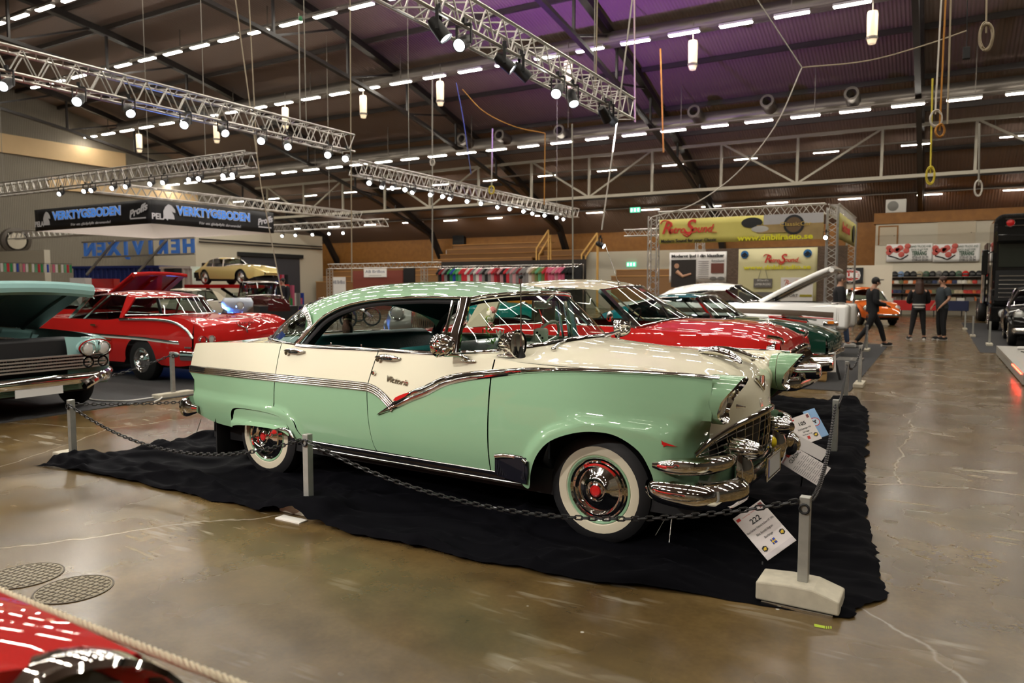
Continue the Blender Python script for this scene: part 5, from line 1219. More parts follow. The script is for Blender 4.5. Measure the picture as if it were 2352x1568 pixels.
# --- white coupe with raised hood
S = dict(x=(-1.15,3.75), zc=[(-1.15,.90),(0,.94),(1.2,.92),(2.2,.93),(3.0,.94),(3.6,.93),(3.75,.90)], W=[(-1.15,.86),(0,.94),(1.5,.95),(3,.94),(3.75,.86)], rock=.24, wheels=[0,2.92], wr=.34, ar=.38, paint=WHITEC, hood=[(2.1,.99),(2.8,1.0),(3.75,.95)], cowl=2.15, deck=-.3, deckz=[(-1.15,.93),(-.3,.99)],
    roof=[(-.25,.74,.97,-.30,1.10),(.1,.74,1.05,.05,1.27),(.6,.73,1.17,.6,1.37),(1.0,.72,1.21,1.1,1.385),(1.42,.70,1.21,1.54,1.34)], side=(.15,1.85), cpil=(-.4,), posts=(.62,), hood_open=28, lidt=.09, under=WHITEC, front_bumper=(.52,.07,.12), lid0=1, sideglass=0, crown=2.5)
wc, yf, zz = gcar('coupe', (-5.55,17.6,.22), -.02, 'white muscle coupe with its hood raised, in front of the yellow banner stand', S)
for sg in (-1,1):
    lamp(wc,3.79,sg*.62,.72,.085); lamp(wc,3.80,sg*.42,.72,.085)
    m = MB(); m.box((3.60,sg*.93-.012,.52),(3.72,sg*.93+.012,.58)); m.build('side_marker', mat('amber_lens',(.60,.16,.01),.3), wc)
trim(wc, yf, [(-1.0,.74),(1.0,.76),(2.8,.74),(3.7,.70)], .12, .006, 'side_stripe', mat('brown_stripe',(.10,.07,.05),.3,coat=1))
trim(wc, yf, [(2.4,.66),(3.0,.655),(3.7,.62)], .02, .007, 'red_pinstripe', REDM)
for sg in (-1,1):
    m = MB(); m.box((3.66,sg*.60-.24,.40),(3.98,sg*.60+.24,.92)); m.build('fender_bumper_block', WHITEC, wc, bevel=.07)
m = MB(); m.box((3.2,-.55,.86),(3.7,.55,.95)); m.build('radiator_support', CHROMED, wc, bevel=.02)
# low plinth carrying it
m = MB(); m.box((-7.2,16.6,0),(-2.0,18.6,.22)); tag(m.build('display_plinth', mat('black_carpet_plinth',(.012,.012,.014),.9), smooth=False), 'low black plinth under the white coupe', 'plinth')
# --- red late-fifties hardtop at left, seen from its tail
S = dict(x=(-1.27,3.72), zc=[(-1.27,.95),(-1.0,1.03),(-.6,1.05),(.2,1.03),(1.0,.965),(2.0,.965),(3.0,.96),(3.72,.90)], W=[(-1.42,.96),(-.8,1.0),(0,.98),(1.5,.97),(3,.97),(3.72,.90)], rock=.26, wheels=[0,2.985], wr=.345, ar=.40, at=.92, paint=RED, hood=[(2.0,1.03),(2.8,1.03),(3.72,.93)], cowl=2.25, deck=-.15, deckz=[(-1.27,.92),(-1.05,.99),(-.15,1.05)], ddip=.05,
    roof=[(.50,.67,1.325,.12,1.34),(.68,.69,1.36,.60,1.42),(1.0,.69,1.375,1.05,1.45),(1.4,.68,1.37,1.45,1.445),(1.80,.65,1.345,1.92,1.39)], side=(.62,2.02), cpil=(.54,), posts=(.75,), rear_bumper=(.46,.12,.16), front_bumper=(.46,.12,.16), tail=.10, rearsweep=.50, rim=.20, wall=(.2,.21), glass=GLASSD, trim=DARK)
imp, yf, zz = gcar('hardtop', (-11.12,8.20,0), pi+.02, 'red late-fifties hardtop showing its finned tail, on the grey carpet at left', S)
trim(imp, yf, [(-1.0,.66),(0,.70),(1.2,.715),(3.0,.70)], .035, .012); trim(imp, yf, [(-1.0,.64),(0,.678),(1.2,.69)], .03, .006, 'white_insert', WHITE)
for sg in (-1,1):
    P = curve([V(.55,0,.98),V(.3,0,.985),(-.5,0,.99),V(-.9,0,.95),V(-1.17,0,.84),V(-1.30,0,.72)],5); m = MB(); strip(m,[V(p.x,sg*(yf(p.x,p.z)+.006),p.z) for p in P],(0,sg,.3),.05,.03); m.build('fin_moulding', CHROME, imp)
    for k in range(3): lamp(imp, -1.36+.02*k, sg*(.84-.17*k), .70, .055, LENS if k == 1 else REDM, (-1,0,0), nm='tail_lamp')
    m = MB(); m.bar((.93,sg*.985,.50),(.93,sg*.985,.66),.03,.02)
    for k in range(4): m.bar((.93,sg*.985,.50+k*.05),(.72,sg*.985,.50+k*.05),.018,.02)
    m.build('louvre_trim', CHROME, imp)
    m = MB(); m.ball((-.90,sg*.99,.47),(.09,.02,.045),14,8); m.build('backup_trim', CHROMED, imp)
    m = MB(); m.box((1.12,sg*.975-.01,.86),(1.26,sg*.975+.02,.89)); m.build('door_handle', CHROME, imp)
    for k in range(5): m = MB(); m.box((-1.15-.03*k,sg*.985-.01,.575),(-1.135-.03*k,sg*.985+.015,.60)); m.build('fender_tick', CHROME, imp)
m = MB(); m.tube([V(-1.30,.12,.90),V(-1.36,.0,.84),V(-1.30,-.12,.90)],.012,8); m.tube([V(-1.36,0,.84),V(-1.38,0,.77)],.010,8); m.build('tail_emblem', CHROME, imp)
text('tail_lettering','Chevrolet',.07,CHROME,(-1.335,0,.93),(pi/2-.25,0,-pi/2),imp,ext=.004,space=1.3)
# --- aqua late-fifties car with raised hood at the left edge
S = dict(x=(-1.35,3.62), zc=[(-1.35,.95),(0,.98),(1.2,.95),(2.2,.945),(3.0,.93),(3.5,.90),(3.62,.86)], W=[(-1.35,.92),(0,.98),(1.5,.98),(3,.98),(3.62,.94)], rock=.26, wheels=[0,2.985], wr=.345, ar=.40, paint=AQUA, hood=[(2.0,1.03),(2.8,1.01),(3.62,.93)], cowl=2.2, deck=-.15, deckz=[(-1.35,.95),(-.15,1.03)],
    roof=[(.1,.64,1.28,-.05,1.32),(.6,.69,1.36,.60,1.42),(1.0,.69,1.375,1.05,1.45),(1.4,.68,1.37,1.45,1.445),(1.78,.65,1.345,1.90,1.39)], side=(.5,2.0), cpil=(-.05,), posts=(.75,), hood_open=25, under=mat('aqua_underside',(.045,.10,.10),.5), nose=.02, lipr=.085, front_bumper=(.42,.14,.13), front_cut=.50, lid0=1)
chv, yf, zz = gcar('hardtop', (-12.70,4.55,0), .0, 'pale aqua late-fifties car with its hood up at the left picture edge', S)
m = MB(); m.box((3.60,-.66,.52),(3.68,.66,.70)); gg = m.build('grille', BLACK, chv, smooth=False)
for k in range(5): m = MB(); m.box((3.66,-.88,.535+k*.038),(3.72,.88,.552+k*.038)); m.build('grille_bar', ALU, gg, smooth=False)
for k in range(48): m = MB(); m.box((3.672,-.70+k*.03,.53),(3.69,-.694+k*.03,.70)); m.build('grille_rib', CHROMED, gg, smooth=False)
for sg in (-1,1):
    m = MB(); m.ball((3.50,sg*.735,.77),(.24,.255,.130),24,14); m.build('headlamp_pod', AQUA, chv)
    for k in range(2): lamp(chv,3.72,sg*(.63+.19*k),.765,.072)
    m = MB(); m.grid([[V(3.725,sg*(.725)+.205*cos(t)*s_,.765+.11*sin(t)*s_) for t in [2*pi*k/24 for k in range(24)]] for s_ in (.94,1.06)], cv=True); m.build('pod_trim', CHROME, chv)
    for k in range(2): m = MB(); m.lathe([(.03,.0),(.05,.03),(.07,.03),(.075,-.05)],(3.70,sg*(.62+.18*k),.60),(1,0,0),18); m.build('parking_lamp', CHROME, chv)
    m = MB(); m.tube(curve([V(3.45,sg*.99,.46),V(3.66,sg*.90,.46),V(3.80,sg*.66,.40),V(3.82,sg*.5,.33)],4),.055,10); m.build('bumper_horn', CHROME, chv)
m = MB(); m.box((3.62,-.55,.28),(3.70,.55,.40)); m.build('lower_valance', AQUA, chv, smooth=False)
for k in range(6): m = MB(); m.box((3.70,-.5,.285+k*.019),(3.71,.5,.292+k*.019)); m.build('valance_rib', mat('aqua_shade',(.12,.26,.22),.4), chv, smooth=False)
m = MB(); m.box((3.80,-.26,.27),(3.81,.26,.38)); m.build('licence_plate', mat('plate_white',(0,0,0)), chv, smooth=False)
m = MB(); m.box((3.2,-.62,.62),(3.56,.62,.90)); m.build('radiator', BLACK, chv, bevel=.03)
# --- red car with raised hood farther left
S = dict(x=(-1.2,3.5), zc=[(-1.2,.95),(0,1.0),(2,1.0),(3.5,.92)], W=[(-1.2,.86),(0,.92),(2,.93),(3.5,.86)], rock=.26, wheels=[0,2.9], wr=.34, ar=.39, paint=RED, hood=[(2.0,1.06),(3.5,.98)], cowl=2.0, deck=-.3, deckz=[(-1.2,.97),(-.3,1.04)],
    roof=[(-.1,.6,1.30,-.2,1.34),(.4,.66,1.40,.4,1.47),(.9,.66,1.42,.95,1.49),(1.3,.66,1.41,1.4,1.47),(1.62,.63,1.38,1.72,1.42)], side=(.3,1.8), cpil=(-.15,), hood_open=34, under=RED, front_bumper=(.46,.1,.12))
gcar('coupe', (-18.6,10.2,0), .1, 'second red car with raised hood, between the aqua car and the finned red car', S)
# --- pale yellow sports coupe on a red lift
S = dict(x=(-.95,3.45), zc=[(-.95,.62),(-.5,.72),(0,.80),(1.0,.78),(2.0,.80),(2.7,.80),(3.2,.68),(3.45,.55)], W=[(-.95,.55),(0,.80),(1.2,.82),(2.5,.80),(3.2,.62),(3.45,.34)], rock=.20, zm=.50, tuck=.12, wheels=[0,2.44], wr=.32, ar=.355, paint=YEL, hood=[(1.5,.90),(2.4,.88),(3.1,.72),(3.45,.58)], cowl=1.55, deck=-.75, deckz=[(-.95,.66),(-.75,.74)], cowlsweep=.15,
    roof=[(-.45,.5,.86,-.6,.86),(.05,.54,1.06,-.05,1.10),(.45,.55,1.15,.45,1.215),(.75,.54,1.15,.8,1.22),(1.02,.5,1.12,1.08,1.16)], side=(.05,1.25), cpil=(-.5,), posts=(.45,), wall=(.19,.26), rim=.185, wallm=CHROMED, rimm=CHROME, zb=[(-.95,.38),(-.5,.26),(2.8,.22),(3.45,.40)], nose=.10, tail=.08)
zl = 1.60
gcar('sports_coupe', (-28.55,22.6,zl), -.02, 'pale yellow sports coupe raised on the red lift', S)
lift = empty('car_lift', (-27.4,22.6,0), 0, 'red two-track car lift carrying the pale yellow coupe', 'car lift')
for sg in (-1,1): m = MB(); m.box((-2.3,sg*.70-.28,zl-.16),(2.3,sg*.70+.28,zl)); m.build('track', REDM, lift, smooth=False)
m = MB(); m.box((-1.9,-.4,0),(1.9,.4,.12)); m.build('base', DARK, lift, smooth=False)
for sg in (-1,1):
    m = MB(); m.bar((-1.5,sg*.4,.12),(1.5,sg*.4,zl-.17),.10); m.bar((1.5,sg*.4,.12),(-1.5,sg*.4,zl-.17),.10); m.build('scissor_arm', DARK, lift, smooth=False)
# --- orange beetle down the aisle
S = dict(x=(-.75,3.25), zc=[(-.75,.55),(-.3,.75),(.2,.90),(1.4,.92),(2.3,.88),(2.9,.70),(3.25,.45)], W=[(-.75,.60),(0,.74),(1.2,.76),(2.4,.74),(3.25,.55)], rock=.26, wheels=[0,2.4], wr=.33, ar=.40, flare=.06, paint=ORG, hood=[(1.75,.98),(2.5,.92),(3.0,.72),(3.25,.45)], cowl=1.75, deck=-.2, deckz=[(-.75,.6),(-.2,.92)], cowlsweep=.1,
    roof=[(.0,.5,1.12,-.12,1.16),(.35,.57,1.34,.3,1.42),(.75,.58,1.39,.75,1.50),(1.1,.57,1.38,1.12,1.48),(1.38,.54,1.32,1.42,1.40)], side=(.25,1.6), cpil=(-.1,), crown=2.0, front_bumper=(.42,.12,.09), wall=(.2,.21))
bt_, yf, zz = gcar('beetle', (-3.05,34.6,0), -1.15, 'orange rounded small car at the end of the aisle beyond the walking person', S)
for sg in (-1,1): lamp(bt_,2.95,sg*.58,.68,.09)
# --- black forties car at the right edge
S = dict(x=(-1.3,3.4), zc=[(-1.3,.80),(0,.96),(2,.98),(3.0,.88),(3.4,.74)], W=[(-1.3,.70),(0,.90),(1.5,.92),(3,.90),(3.4,.78)], rock=.24, wheels=[0,2.9], wr=.35, ar=.42, flare=.04, paint=BLK, hood=[(1.9,1.06),(2.8,1.04),(3.2,.90),(3.4,.75)], cowl=1.95, deck=-.4, deckz=[(-1.3,.84),(-.4,1.0)],
    roof=[(-.2,.58,1.20,-.3,1.25),(.3,.64,1.42,.25,1.50),(.8,.65,1.47,.8,1.56),(1.2,.64,1.46,1.25,1.55),(1.55,.61,1.40,1.62,1.45)], side=(.2,1.75), cpil=(-.3,), front_bumper=(.42,.14,.14), wall=(.2,.26), wallm=WWALL, rimm=CHROME)
bk, yf, zz = gcar('sedan', (2.55,25.6,0), -pi/2-.03, 'black forties car with chrome bumper in front of the black truck at right', S)
for sg in (-1,1): lamp(bk,3.36,sg*.66,.80,.10)
m = MB()
for k in range(9): m.bar((3.46,-.30,.48+k*.04),(3.46,.30,.48+k*.04),.018)
m.build('grille', CHROME, bk, smooth=False)
# --- silver old car seen through the green car's rear windows
S = dict(x=(-1.2,3.3), zc=[(-1.2,.85),(0,1.02),(2,1.04),(3.0,.98),(3.3,.86)], W=[(-1.2,.70),(0,.86),(1.5,.88),(3,.84),(3.3,.72)], rock=.26, wheels=[0,2.8], wr=.35, ar=.42, flare=.05, paint=SILV, hood=[(1.8,1.14),(2.8,1.12),(3.3,.95)], cowl=1.85, deck=-.4, deckz=[(-1.2,.9),(-.4,1.05)],
    roof=[(-.2,.58,1.30,-.3,1.34),(.3,.66,1.50,.25,1.56),(.8,.67,1.55,.8,1.62),(1.2,.66,1.54,1.25,1.60),(1.5,.63,1.48,1.56,1.52)], side=(.2,1.65), cpil=(-.3,), front_bumper=(.45,.12,.12), roofm=CREAMR, glass=GLASS)
sv, yf, zz = gcar('vintage_car', (-11.0,15.2,0), -1.02, 'silver grey vintage car seen through the rear windows of the green car', S)
for sg in (-1,1): lamp(sv,3.40,sg*.55,.98,.12)
m = MB(); m.box((3.34,-.26,.55),(3.40,.26,1.02)); g_ = m.build('grille_shell', CHROME, sv, bevel=.02)
for k in range(12): m = MB(); m.box((3.40,-.22+k*.038,.58),(3.41,-.205+k*.038,.98)); m.build('grille_bar', CHROMED, g_, smooth=False)
# --- teal finned car seen through the red car's windows
S = dict(x=(-1.3,3.5), zc=[(-1.3,1.05),(-.6,1.03),(.5,.98),(2,.98),(3.5,.9)], W=[(-1.3,.86),(0,.94),(2,.95),(3.5,.88)], rock=.26, wheels=[0,2.95], wr=.34, ar=.39, paint=paint('turquoise_paint',(.0,.25,.24)), hood=[(2.0,1.05),(3.5,.95)], cowl=2.0, deck=-.1, deckz=[(-1.3,1.0),(-.1,1.05)],
    roof=[(.1,.62,1.28,-.02,1.32),(.5,.66,1.36,.5,1.42),(.9,.66,1.38,.95,1.45),(1.3,.66,1.37,1.4,1.44),(1.62,.63,1.34,1.72,1.38)], side=(.4,1.8), cpil=(-.1,), front_bumper=(.46,.1,.12), roofm=DTEAL)
gcar('finned_car', (-13.2,18.6,0), .15, 'turquoise finned car glimpsed through the windows of the red car', S)
# --- orange and other cars far off
S2 = dict(S); S2.update(paint=ORGR, roofm=ORGR)
gcar('sedan', (-21.5,34.0,0), .05, 'amber orange car roof showing above the green roof before the clothes rail', S2)
S3 = dict(S); S3.update(paint=paint('ivory_car_paint',(.6,.55,.42)), roofm=CREAMR)
gcar('sedan', (-24.3,18.6,0), -1.3, 'pale car standing behind the blue lit motorcycle', S3)
# --- dark red hot rod
S = dict(x=(-.8,3.2), zc=[(-.8,.9),(0,1.15),(1.3,1.18),(2.0,1.12),(3.2,1.05)], W=[(-.8,.6),(0,.68),(1.3,.68),(2,.55),(3.2,.36)], rock=.35, wheels=[0,2.8], wr=.40, ar=.44, paint=MAROON, hood=[(1.4,1.22),(3.2,1.12)], cowl=1.4, deck=-.3, deckz=[(-.8,.95),(-.3,1.2)], inset=-.06,
    roof=[(-.1,.55,1.55,-.15,1.58),(.2,.58,1.66,.2,1.70),(.6,.58,1.68,.6,1.72),(.9,.58,1.67,.95,1.70),(1.15,.55,1.62,1.2,1.66)], side=(.05,1.25), cpil=(-.2,), tuck=.02, pillarm=MAROON, rimm=CHROME, wall=(.22,.30), wallm=WWALL)
gcar('hot_rod', (-21.6,18.7,0), -.5, 'dark maroon upright hot rod behind the blue motorcycle', S)
# --- red car in the lower left corner, close to the lens
S = dict(x=(-1.3,3.44), zc=[(-1.3,.91),(0,.93),(1.5,.915),(2.6,.893),(3.2,.890),(3.44,.885)], W=[(-1.3,.85),(0,.89),(2.5,.895),(3.2,.898),(3.44,.896)], rock=.28, wheels=[0,2.9], wr=.34, ar=.40, paint=RED, hood=[(2.0,1.02),(2.8,1.0),(3.2,.98),(3.44,.915)], cowl=2.0, deck=-.3, deckz=[(-1.3,.9),(-.3,1.0)], roof=[(-.1,.6,1.30,-.2,1.34),(.4,.66,1.40,.4,1.46),(.9,.66,1.42,.95,1.48),(1.3,.66,1.41,1.4,1.46),(1.62,.63,1.38,1.72,1.41)], side=(.3,1.8), cpil=(-.15,), front_bumper=(.40,.12,.14), crown=2.4, scoop=.7, nose=.0)
RX = -4.63; RY = -.065
rf_, yf, zz = gcar('coupe', (RX,RY,0), -.015, 'glossy red car nose in the lower left corner, nearest the camera', S)
for sg in (-1,1):
    ring = lambda s, dx: [V(3.455+dx+.6*(.15*s*cos(t)-.15)+.02*max(0,sin(t)), sg*(.785+.150*s*cos(t)), .735+.165*s*sin(t)) for t in [2*pi*k/32 for k in range(32)]]
    m = MB(); m.grid([ring(.96,-.07),ring(1.02,-.055),ring(1.04,-.01),ring(1.02,.03),ring(.95,.04),ring(.86,.0),ring(.76,-.06)], cv=True); bz = m.build('headlamp_bezel', CHROME, rf_)
    m = MB(); m.lathe([(.145,-.03),(.12,.0),(0,.02)],(3.41,sg*.785,.735),(1,0,0),24); m.build('headlight', mat('dark_lens',(.05,.05,.045),.1,coat=1), bz)
# ================================================================== STANDS, WALLS AND GOODS BEHIND
def frame_tower(name, x, y, h, lab, s=.29, group='square truss legs'):
    r = empty(name, (x,y,0), 0, lab, 'truss leg', group); k = s/2
    for a in (-k,k):
        for b in (-k,k): m = MB(); m.cyl((a,b,0),(a,b,h),.022,n=8); m.build('chord', ALU, r)
    m = MB(); n = int(h/.36)
    for i in range(n):
        z0 = h*i/n; z1 = h*(i+1)/n; zm = (z0+z1)/2
        for c in range(4):
            p = [(-k,-k),(k,-k),(k,k),(-k,k)][c]; q = [(k,-k),(k,k),(-k,k),(-k,-k)][c]; m.bar((*p,z0),(*q,zm),.016); m.bar((*q,zm),(*p,z1),.016)
    m.build('lacing', ALU, r, smooth=False); return r
# ---- yellow banner stand
BY = 24.0; bx0 = -8.35; bx1 = -2.80; bz = 3.86
frame_tower('truss_leg', bx0, BY, bz, 'left aluminium truss leg of the yellow banner stand')
frame_tower('truss_leg', bx1, BY, bz, 'right aluminium truss leg of the yellow banner stand')
frame_tower('truss_leg', bx0, BY+5.6, bz, 'rear left aluminium truss leg of the yellow banner stand')
frame_tower('truss_leg', bx1, BY+5.6, bz, 'rear right aluminium truss leg of the yellow banner stand')
truss((bx0+.2,BY,bz-.02),(bx1-.2,BY,bz-.02),'aluminium top truss along the front of the yellow banner stand',.29)
truss((bx1,BY+.2,bz-.02),(bx1,BY+5.4,bz-.02),'aluminium top truss along the right side of the yellow banner stand',.29)
truss((bx0-3.2,BY+5.6,bz-.1),(bx0-.2,BY+5.6,bz-.1),'aluminium truss reaching left from the yellow banner stand with one lamp',.26)
LEMON = mat('lemon_vinyl', (.62,.55,.14), .5, noise=(.6,.12)); TANV = mat('tan_vinyl_print', (.32,.22,.09), .5, noise=(2,.2)); GREYV = mat('grey_sky_print', (.42,.41,.42), .5); PALEY = mat('pale_yellow_print', (.62,.58,.33), .55); LIMEI = mat('lime_ink', (.70,.66,.02), .5)
def banner(name, x0, x1, z0, z1, y, m_, lab, cat='banner', ax='y', group=None, wave=.02):
    """hanging sheet in plane y (facing -y) or plane x (facing +x)"""
    r = empty(name, ((x0+x1)/2, y, z0) if ax == 'y' else (y, (x0+x1)/2, z0), 0 if ax == 'y' else pi/2, lab, cat, group); w_ = (x1-x0); h_ = z1-z0
    m = MB(); m.grid([[V(-w_/2+w_*i/24, wave*sin(i*1.1+j*.7)*(.3+.7*(1-j/4)) ,h_*j/4) for i in range(25)] for j in range(5)]); m.build('sheet', m_, r, solid=.01)
    return r, w_, h_
def bt_text(r, s, size, x, z, m_, fit=None, shear=0, bold=0, y=-.045, ext=.004, rot=0, **k): return text('lettering', s, size, m_, (x,y,z), (pi/2,-rot,0), r, shear, ext, 'CENTER', fit, bold, **k)
def brect(r, nm, x0, z0, x1, z1, m_, y=-.03, th=.012):
    m = MB(); m.box((x0,y-th,z0),(x1,y,z1)); return m.build(nm, m_, r, smooth=False)
def script_logo(r, x, z, w_, m_=REDI):
    """slanted two-part script: tall R and S with small letters and an underline swash"""
    t = bt_text(r,'R',w_*.30,x-w_*.39,z+w_*.01,m_,shear=.35,bold=.006*w_); bt_text(r,'etro',w_*.17,x-w_*.20,z-w_*.025,m_,shear=.35,bold=.004*w_)
    bt_text(r,'S',w_*.36,x+w_*.01,z+w_*.01,m_,shear=.35,bold=.006*w_); bt_text(r,'ound',w_*.18,x+w_*.25,z-w_*.02,m_,shear=.35,bold=.004*w_)
    m = MB(); m.tube(curve([V(x-w_*.50,-.05,z+w_*.10),V(x-w_*.44,-.05,z+w_*.15),V(x-w_*.33,-.05,z+w_*.13),V(x-w_*.28,-.05,z+w_*.05)],5),w_*.012,6); m.build('swash', m_, r); m = MB(); m.tube(curve([V(x-w_*.08,-.05,z-w_*.10),V(x-.0,-.05,z-w_*.14),V(x+w_*.08,-.05,z-w_*.08)],5),w_*.012,6); m.build('swash', m_, r); m = MB(); m.bar((x+w_*.42,-.05,z-w_*.085),(x+w_*.52,-.05,z-w_*.085),w_*.02,.01); m.build('swash', m_, r)
r,w_,h_ = banner('front_banner', bx0+.25, bx1-.22, 2.93, 3.72, BY-.17, LEMON, 'yellow banner with red script lettering along the front of the stand')
brect(r,'sunset_print',w_*.12,h_*.30,w_*.5,h_*.62,TANV); brect(r,'sky_print',w_*.16,h_*.62,w_*.5,h_,GREYV); brect(r,'ground_print',w_*.30,.0,w_*.5,h_*.30,TANV)
script_logo(r,-w_*.31,h_*.60,w_*.36); bt_text(r,'Modern Sound for your Classic',.14,-w_*.305,h_*.10,INK,fit=w_*.36,bold=.004); bt_text(r,'www.dnbilradio.se',.24,w_*.225,h_*.12,LIMEI,fit=w_*.44,bold=.008)
m = MB(); m.lathe([(.17,0),(.17,.01),(0,.012)],(-.0,-.03,0),(0,-1,0),24); m.xform(Matrix.Translation((w_*.09,0,h_*.72)) @ Matrix.Diagonal((1.9,1,.95,1))); m.build('speaker_print', INK, r)
m = MB(); m.lathe([(.13,0),(.13,.012),(0,.02)],(0,-.03,0),(0,-1,0),24); m.xform(Matrix.Translation((w_*.14,0,h_*.46)) @ Matrix.Diagonal((2.0,1,.75,1))); m.build('radio_print', mat('silver_print',(.45,.44,.42),.4), r)
m = MB(); m.lathe([(.30,0),(.30,.012),(.23,.014),(.23,0)],(w_*.335,-.045,h_*.58),(0,-1,0),30); m.build('round_badge', INK, r); m = MB(); m.lathe([(.23,.008),(0,.010)],(w_*.335,-.045,h_*.58),(0,-1,0),30); m.build('badge_ground', mat('brown_print',(.12,.07,.03),.5), r); bt_text(r,'ClassicCar',.17,w_*.345,h_*.60,mat('gold_ink',(.55,.38,.08),.4),fit=.9,y=-.07)
r,w_,h_ = banner('side_banner', BY+.2, BY+5.2, 2.93, 3.72, bx1+.17, LEMON, 'yellow banner on the right flank of the stand, seen edge on', ax='x')
bt_text(r,'RetroSound',.45,-w_*.2,h_*.5,REDI,shear=.3); m = MB(); m.lathe([(.30,0),(.30,.012),(0,.014)],(w_*.30,-.03,h_*.5),(0,-1,0),24); m.build('round_badge', INK, r)
BRICK = mat('brown_brick_print', (.14,.10,.07), .7); nt = BRICK.node_tree; bk_ = nt.nodes.new('ShaderNodeTexBrick'); tc = nt.nodes.new('ShaderNodeTexCoord'); mp = nt.nodes.new('ShaderNodeMapping'); mp.inputs['Rotation'].default_value = (pi/2,0,0)
bk_.inputs['Scale'].default_value = 5; bk_.inputs['Color1'].default_value = (.10,.065,.045,1); bk_.inputs['Color2'].default_value = (.15,.10,.07,1); bk_.inputs['Mortar'].default_value = (.05,.04,.03,1)
nt.links.new(tc.outputs['Object'], mp.inputs[0]); nt.links.new(mp.outputs[0], bk_.inputs['Vector']); nt.links.new(bk_.outputs['Color'], nt.nodes['Principled BSDF'].inputs['Base Color'])
m = MB(); m.box((bx0+.3,BY+5.35,0),(bx1-.1,BY+5.45,3.0)); bwm = m.build('stand_wall', BRICK, smooth=False); tag(bwm, 'dark brick patterned back wall of the yellow banner stand', 'stand wall')
def poster(px0,py0,px1,py1,y,m_,lab,cat='poster'):
    a = on_Y(px0,py0,y); b = on_Y(px1,py1,y); return banner('poster', a.x, b.x, b.z, a.z, y, m_, lab, cat, wave=0)
pyy = BY+5.335
r,w_,h_ = poster(1538,580,1668,648,pyy,WHITEP,'white poster with a black headline and a driver photo, behind the white car'); 
bt_text(r,'Modernt ljud i din klassiker',.16,0,h_*.87,INK,fit=w_*.92,bold=.006)
ph = brect(r,'photo_print',-w_*.46,-.2,-w_*.02,h_*.75,mat('dark_photo',(.03,.025,.022),.4))
m = MB(); m.lathe([(.10,0),(.10,.012),(0,.02)],(-w_*.36,-.05,h_*.55),(0,-1,0),16); m.tube([V(-w_*.36,-.05,h_*.36),V(-w_*.25,-.05,h_*.20),V(-w_*.10,-.05,h_*.28)],[.09,.06,.04],8); m.build('driver_print', mat('skin_print',(.50,.28,.18),.6), r)
brect(r,'photo_print',w_*.24,h_*.30,w_*.46,h_*.62,mat('red_brown_photo',(.16,.05,.035),.5))
for k in range(2): m = MB(); m.lathe([(.12,0),(.12,.012),(0,.02)],(0,-.03,0),(0,-1,0),16); m.xform(Matrix.Translation((w_*(.28+.13*k),0,h_*.12)) @ Matrix.Diagonal((1.2,1,.6,1))); m.build('speaker_print', mat('grey_print',(.15,.14,.13),.5), r)
for k in range(9): brect(r,'print_line',w_*.02,h_*(.68-.07*k),w_*.20,h_*(.70-.07*k),mat('grey_ink',(0,0,0)),th=.006)
bt_text(r,'RetroSound',.13,w_*.35,h_*.70,INK,fit=w_*.22,shear=.3)
r,w_,h_ = poster(1697,572,1874,700,pyy,PALEY,'tall pale yellow poster with red script and a lattice sign drawing'); 
script_logo(r,w_*.06,h_*.80,w_*.46); bt_text(r,'www.dnbilradio.se',.22,w_*.0,h_*.66,LIMEI,fit=w_*.86,bold=.006)
for k in (-1,1): m = MB(); m.lathe([(.15,0),(.15,.012),(0,.014)],(w_*.40*k-.05,-.03,h_*.90),(0,-1,0),20); m.build('blue_disc', mat('print_blue',(.02,.16,.42),.5), r); bt_text(r,'dh',.22,w_*.40*k-.05,h_*.89,INK,bold=.01,y=-.06)
gsm = mat('grey_print',(0,0,0)); m = MB(); m.bar((-w_*.26,-.05,h_*.30),(-w_*.20,-.05,h_*.62),.03,.01); m.bar((-w_*.08,-.05,h_*.30),(-w_*.14,-.05,h_*.62),.03,.01); m.box((-w_*.29,-.06,h_*.30),(-w_*.05,-.045,h_*.46)); m.build('lattice_sign_print', gsm, r, smooth=False); bt_text(r,"LAMBURGERS",.12,-w_*.17,h_*.36,WHITEP,fit=w_*.20,y=-.07); bt_text(r,"B'Dandi's",.10,-w_*.17,h_*.43,WHITEP,fit=w_*.14,y=-.07)
brect(r,'car_print',-w_*.48,.02,w_*.05,h_*.22,gsm,th=.02); brect(r,'white_print',w_*.06,.0,w_*.46,h_*.48,WHITEP); script_logo(r,w_*.24,h_*.38,w_*.28,mat('pale_red_ink',(.60,.20,.17),.5)); bt_text(r,'EXPORT',.15,w_*.18,h_*.16,INK,y=-.07); brect(r,'yellow_bar',w_*.30,h_*.14,w_*.45,h_*.18,mat('olive_ink',(.35,.30,.02),.5),y=-.045)
for i,(px,py,c_) in enumerate(((1897,548,1),(1505,640,0))):
    pass
pp = on_Y(1897,548,BY-.2); o = inst(sp, USED, (pp.x,BY-.2,pp.z+.2), 0, 'lit violet-white spotlight on the right leg of the yellow banner stand', 'spotlights on the yellow stand'); o.scale = (.5,)*3; o.rotation_euler = (0,0,-pi/2)
for c in o.children:
    if c.name.startswith('lamp_head'): c.rotation_euler = (0,-radians(75),0); c.location = V(0,0,-.30)+Euler((0,-radians(75),0)).to_matrix() @ V(0,0,.30)
pp = on_Y(1382,525,BY+5.6); inst(sp, USED, (pp.x,BY+5.6-.13,bz-.1-.19), 0, 'pale lamp hanging from the truss left of the yellow banner', 'spotlights on the yellow stand').scale = (.9,)*3
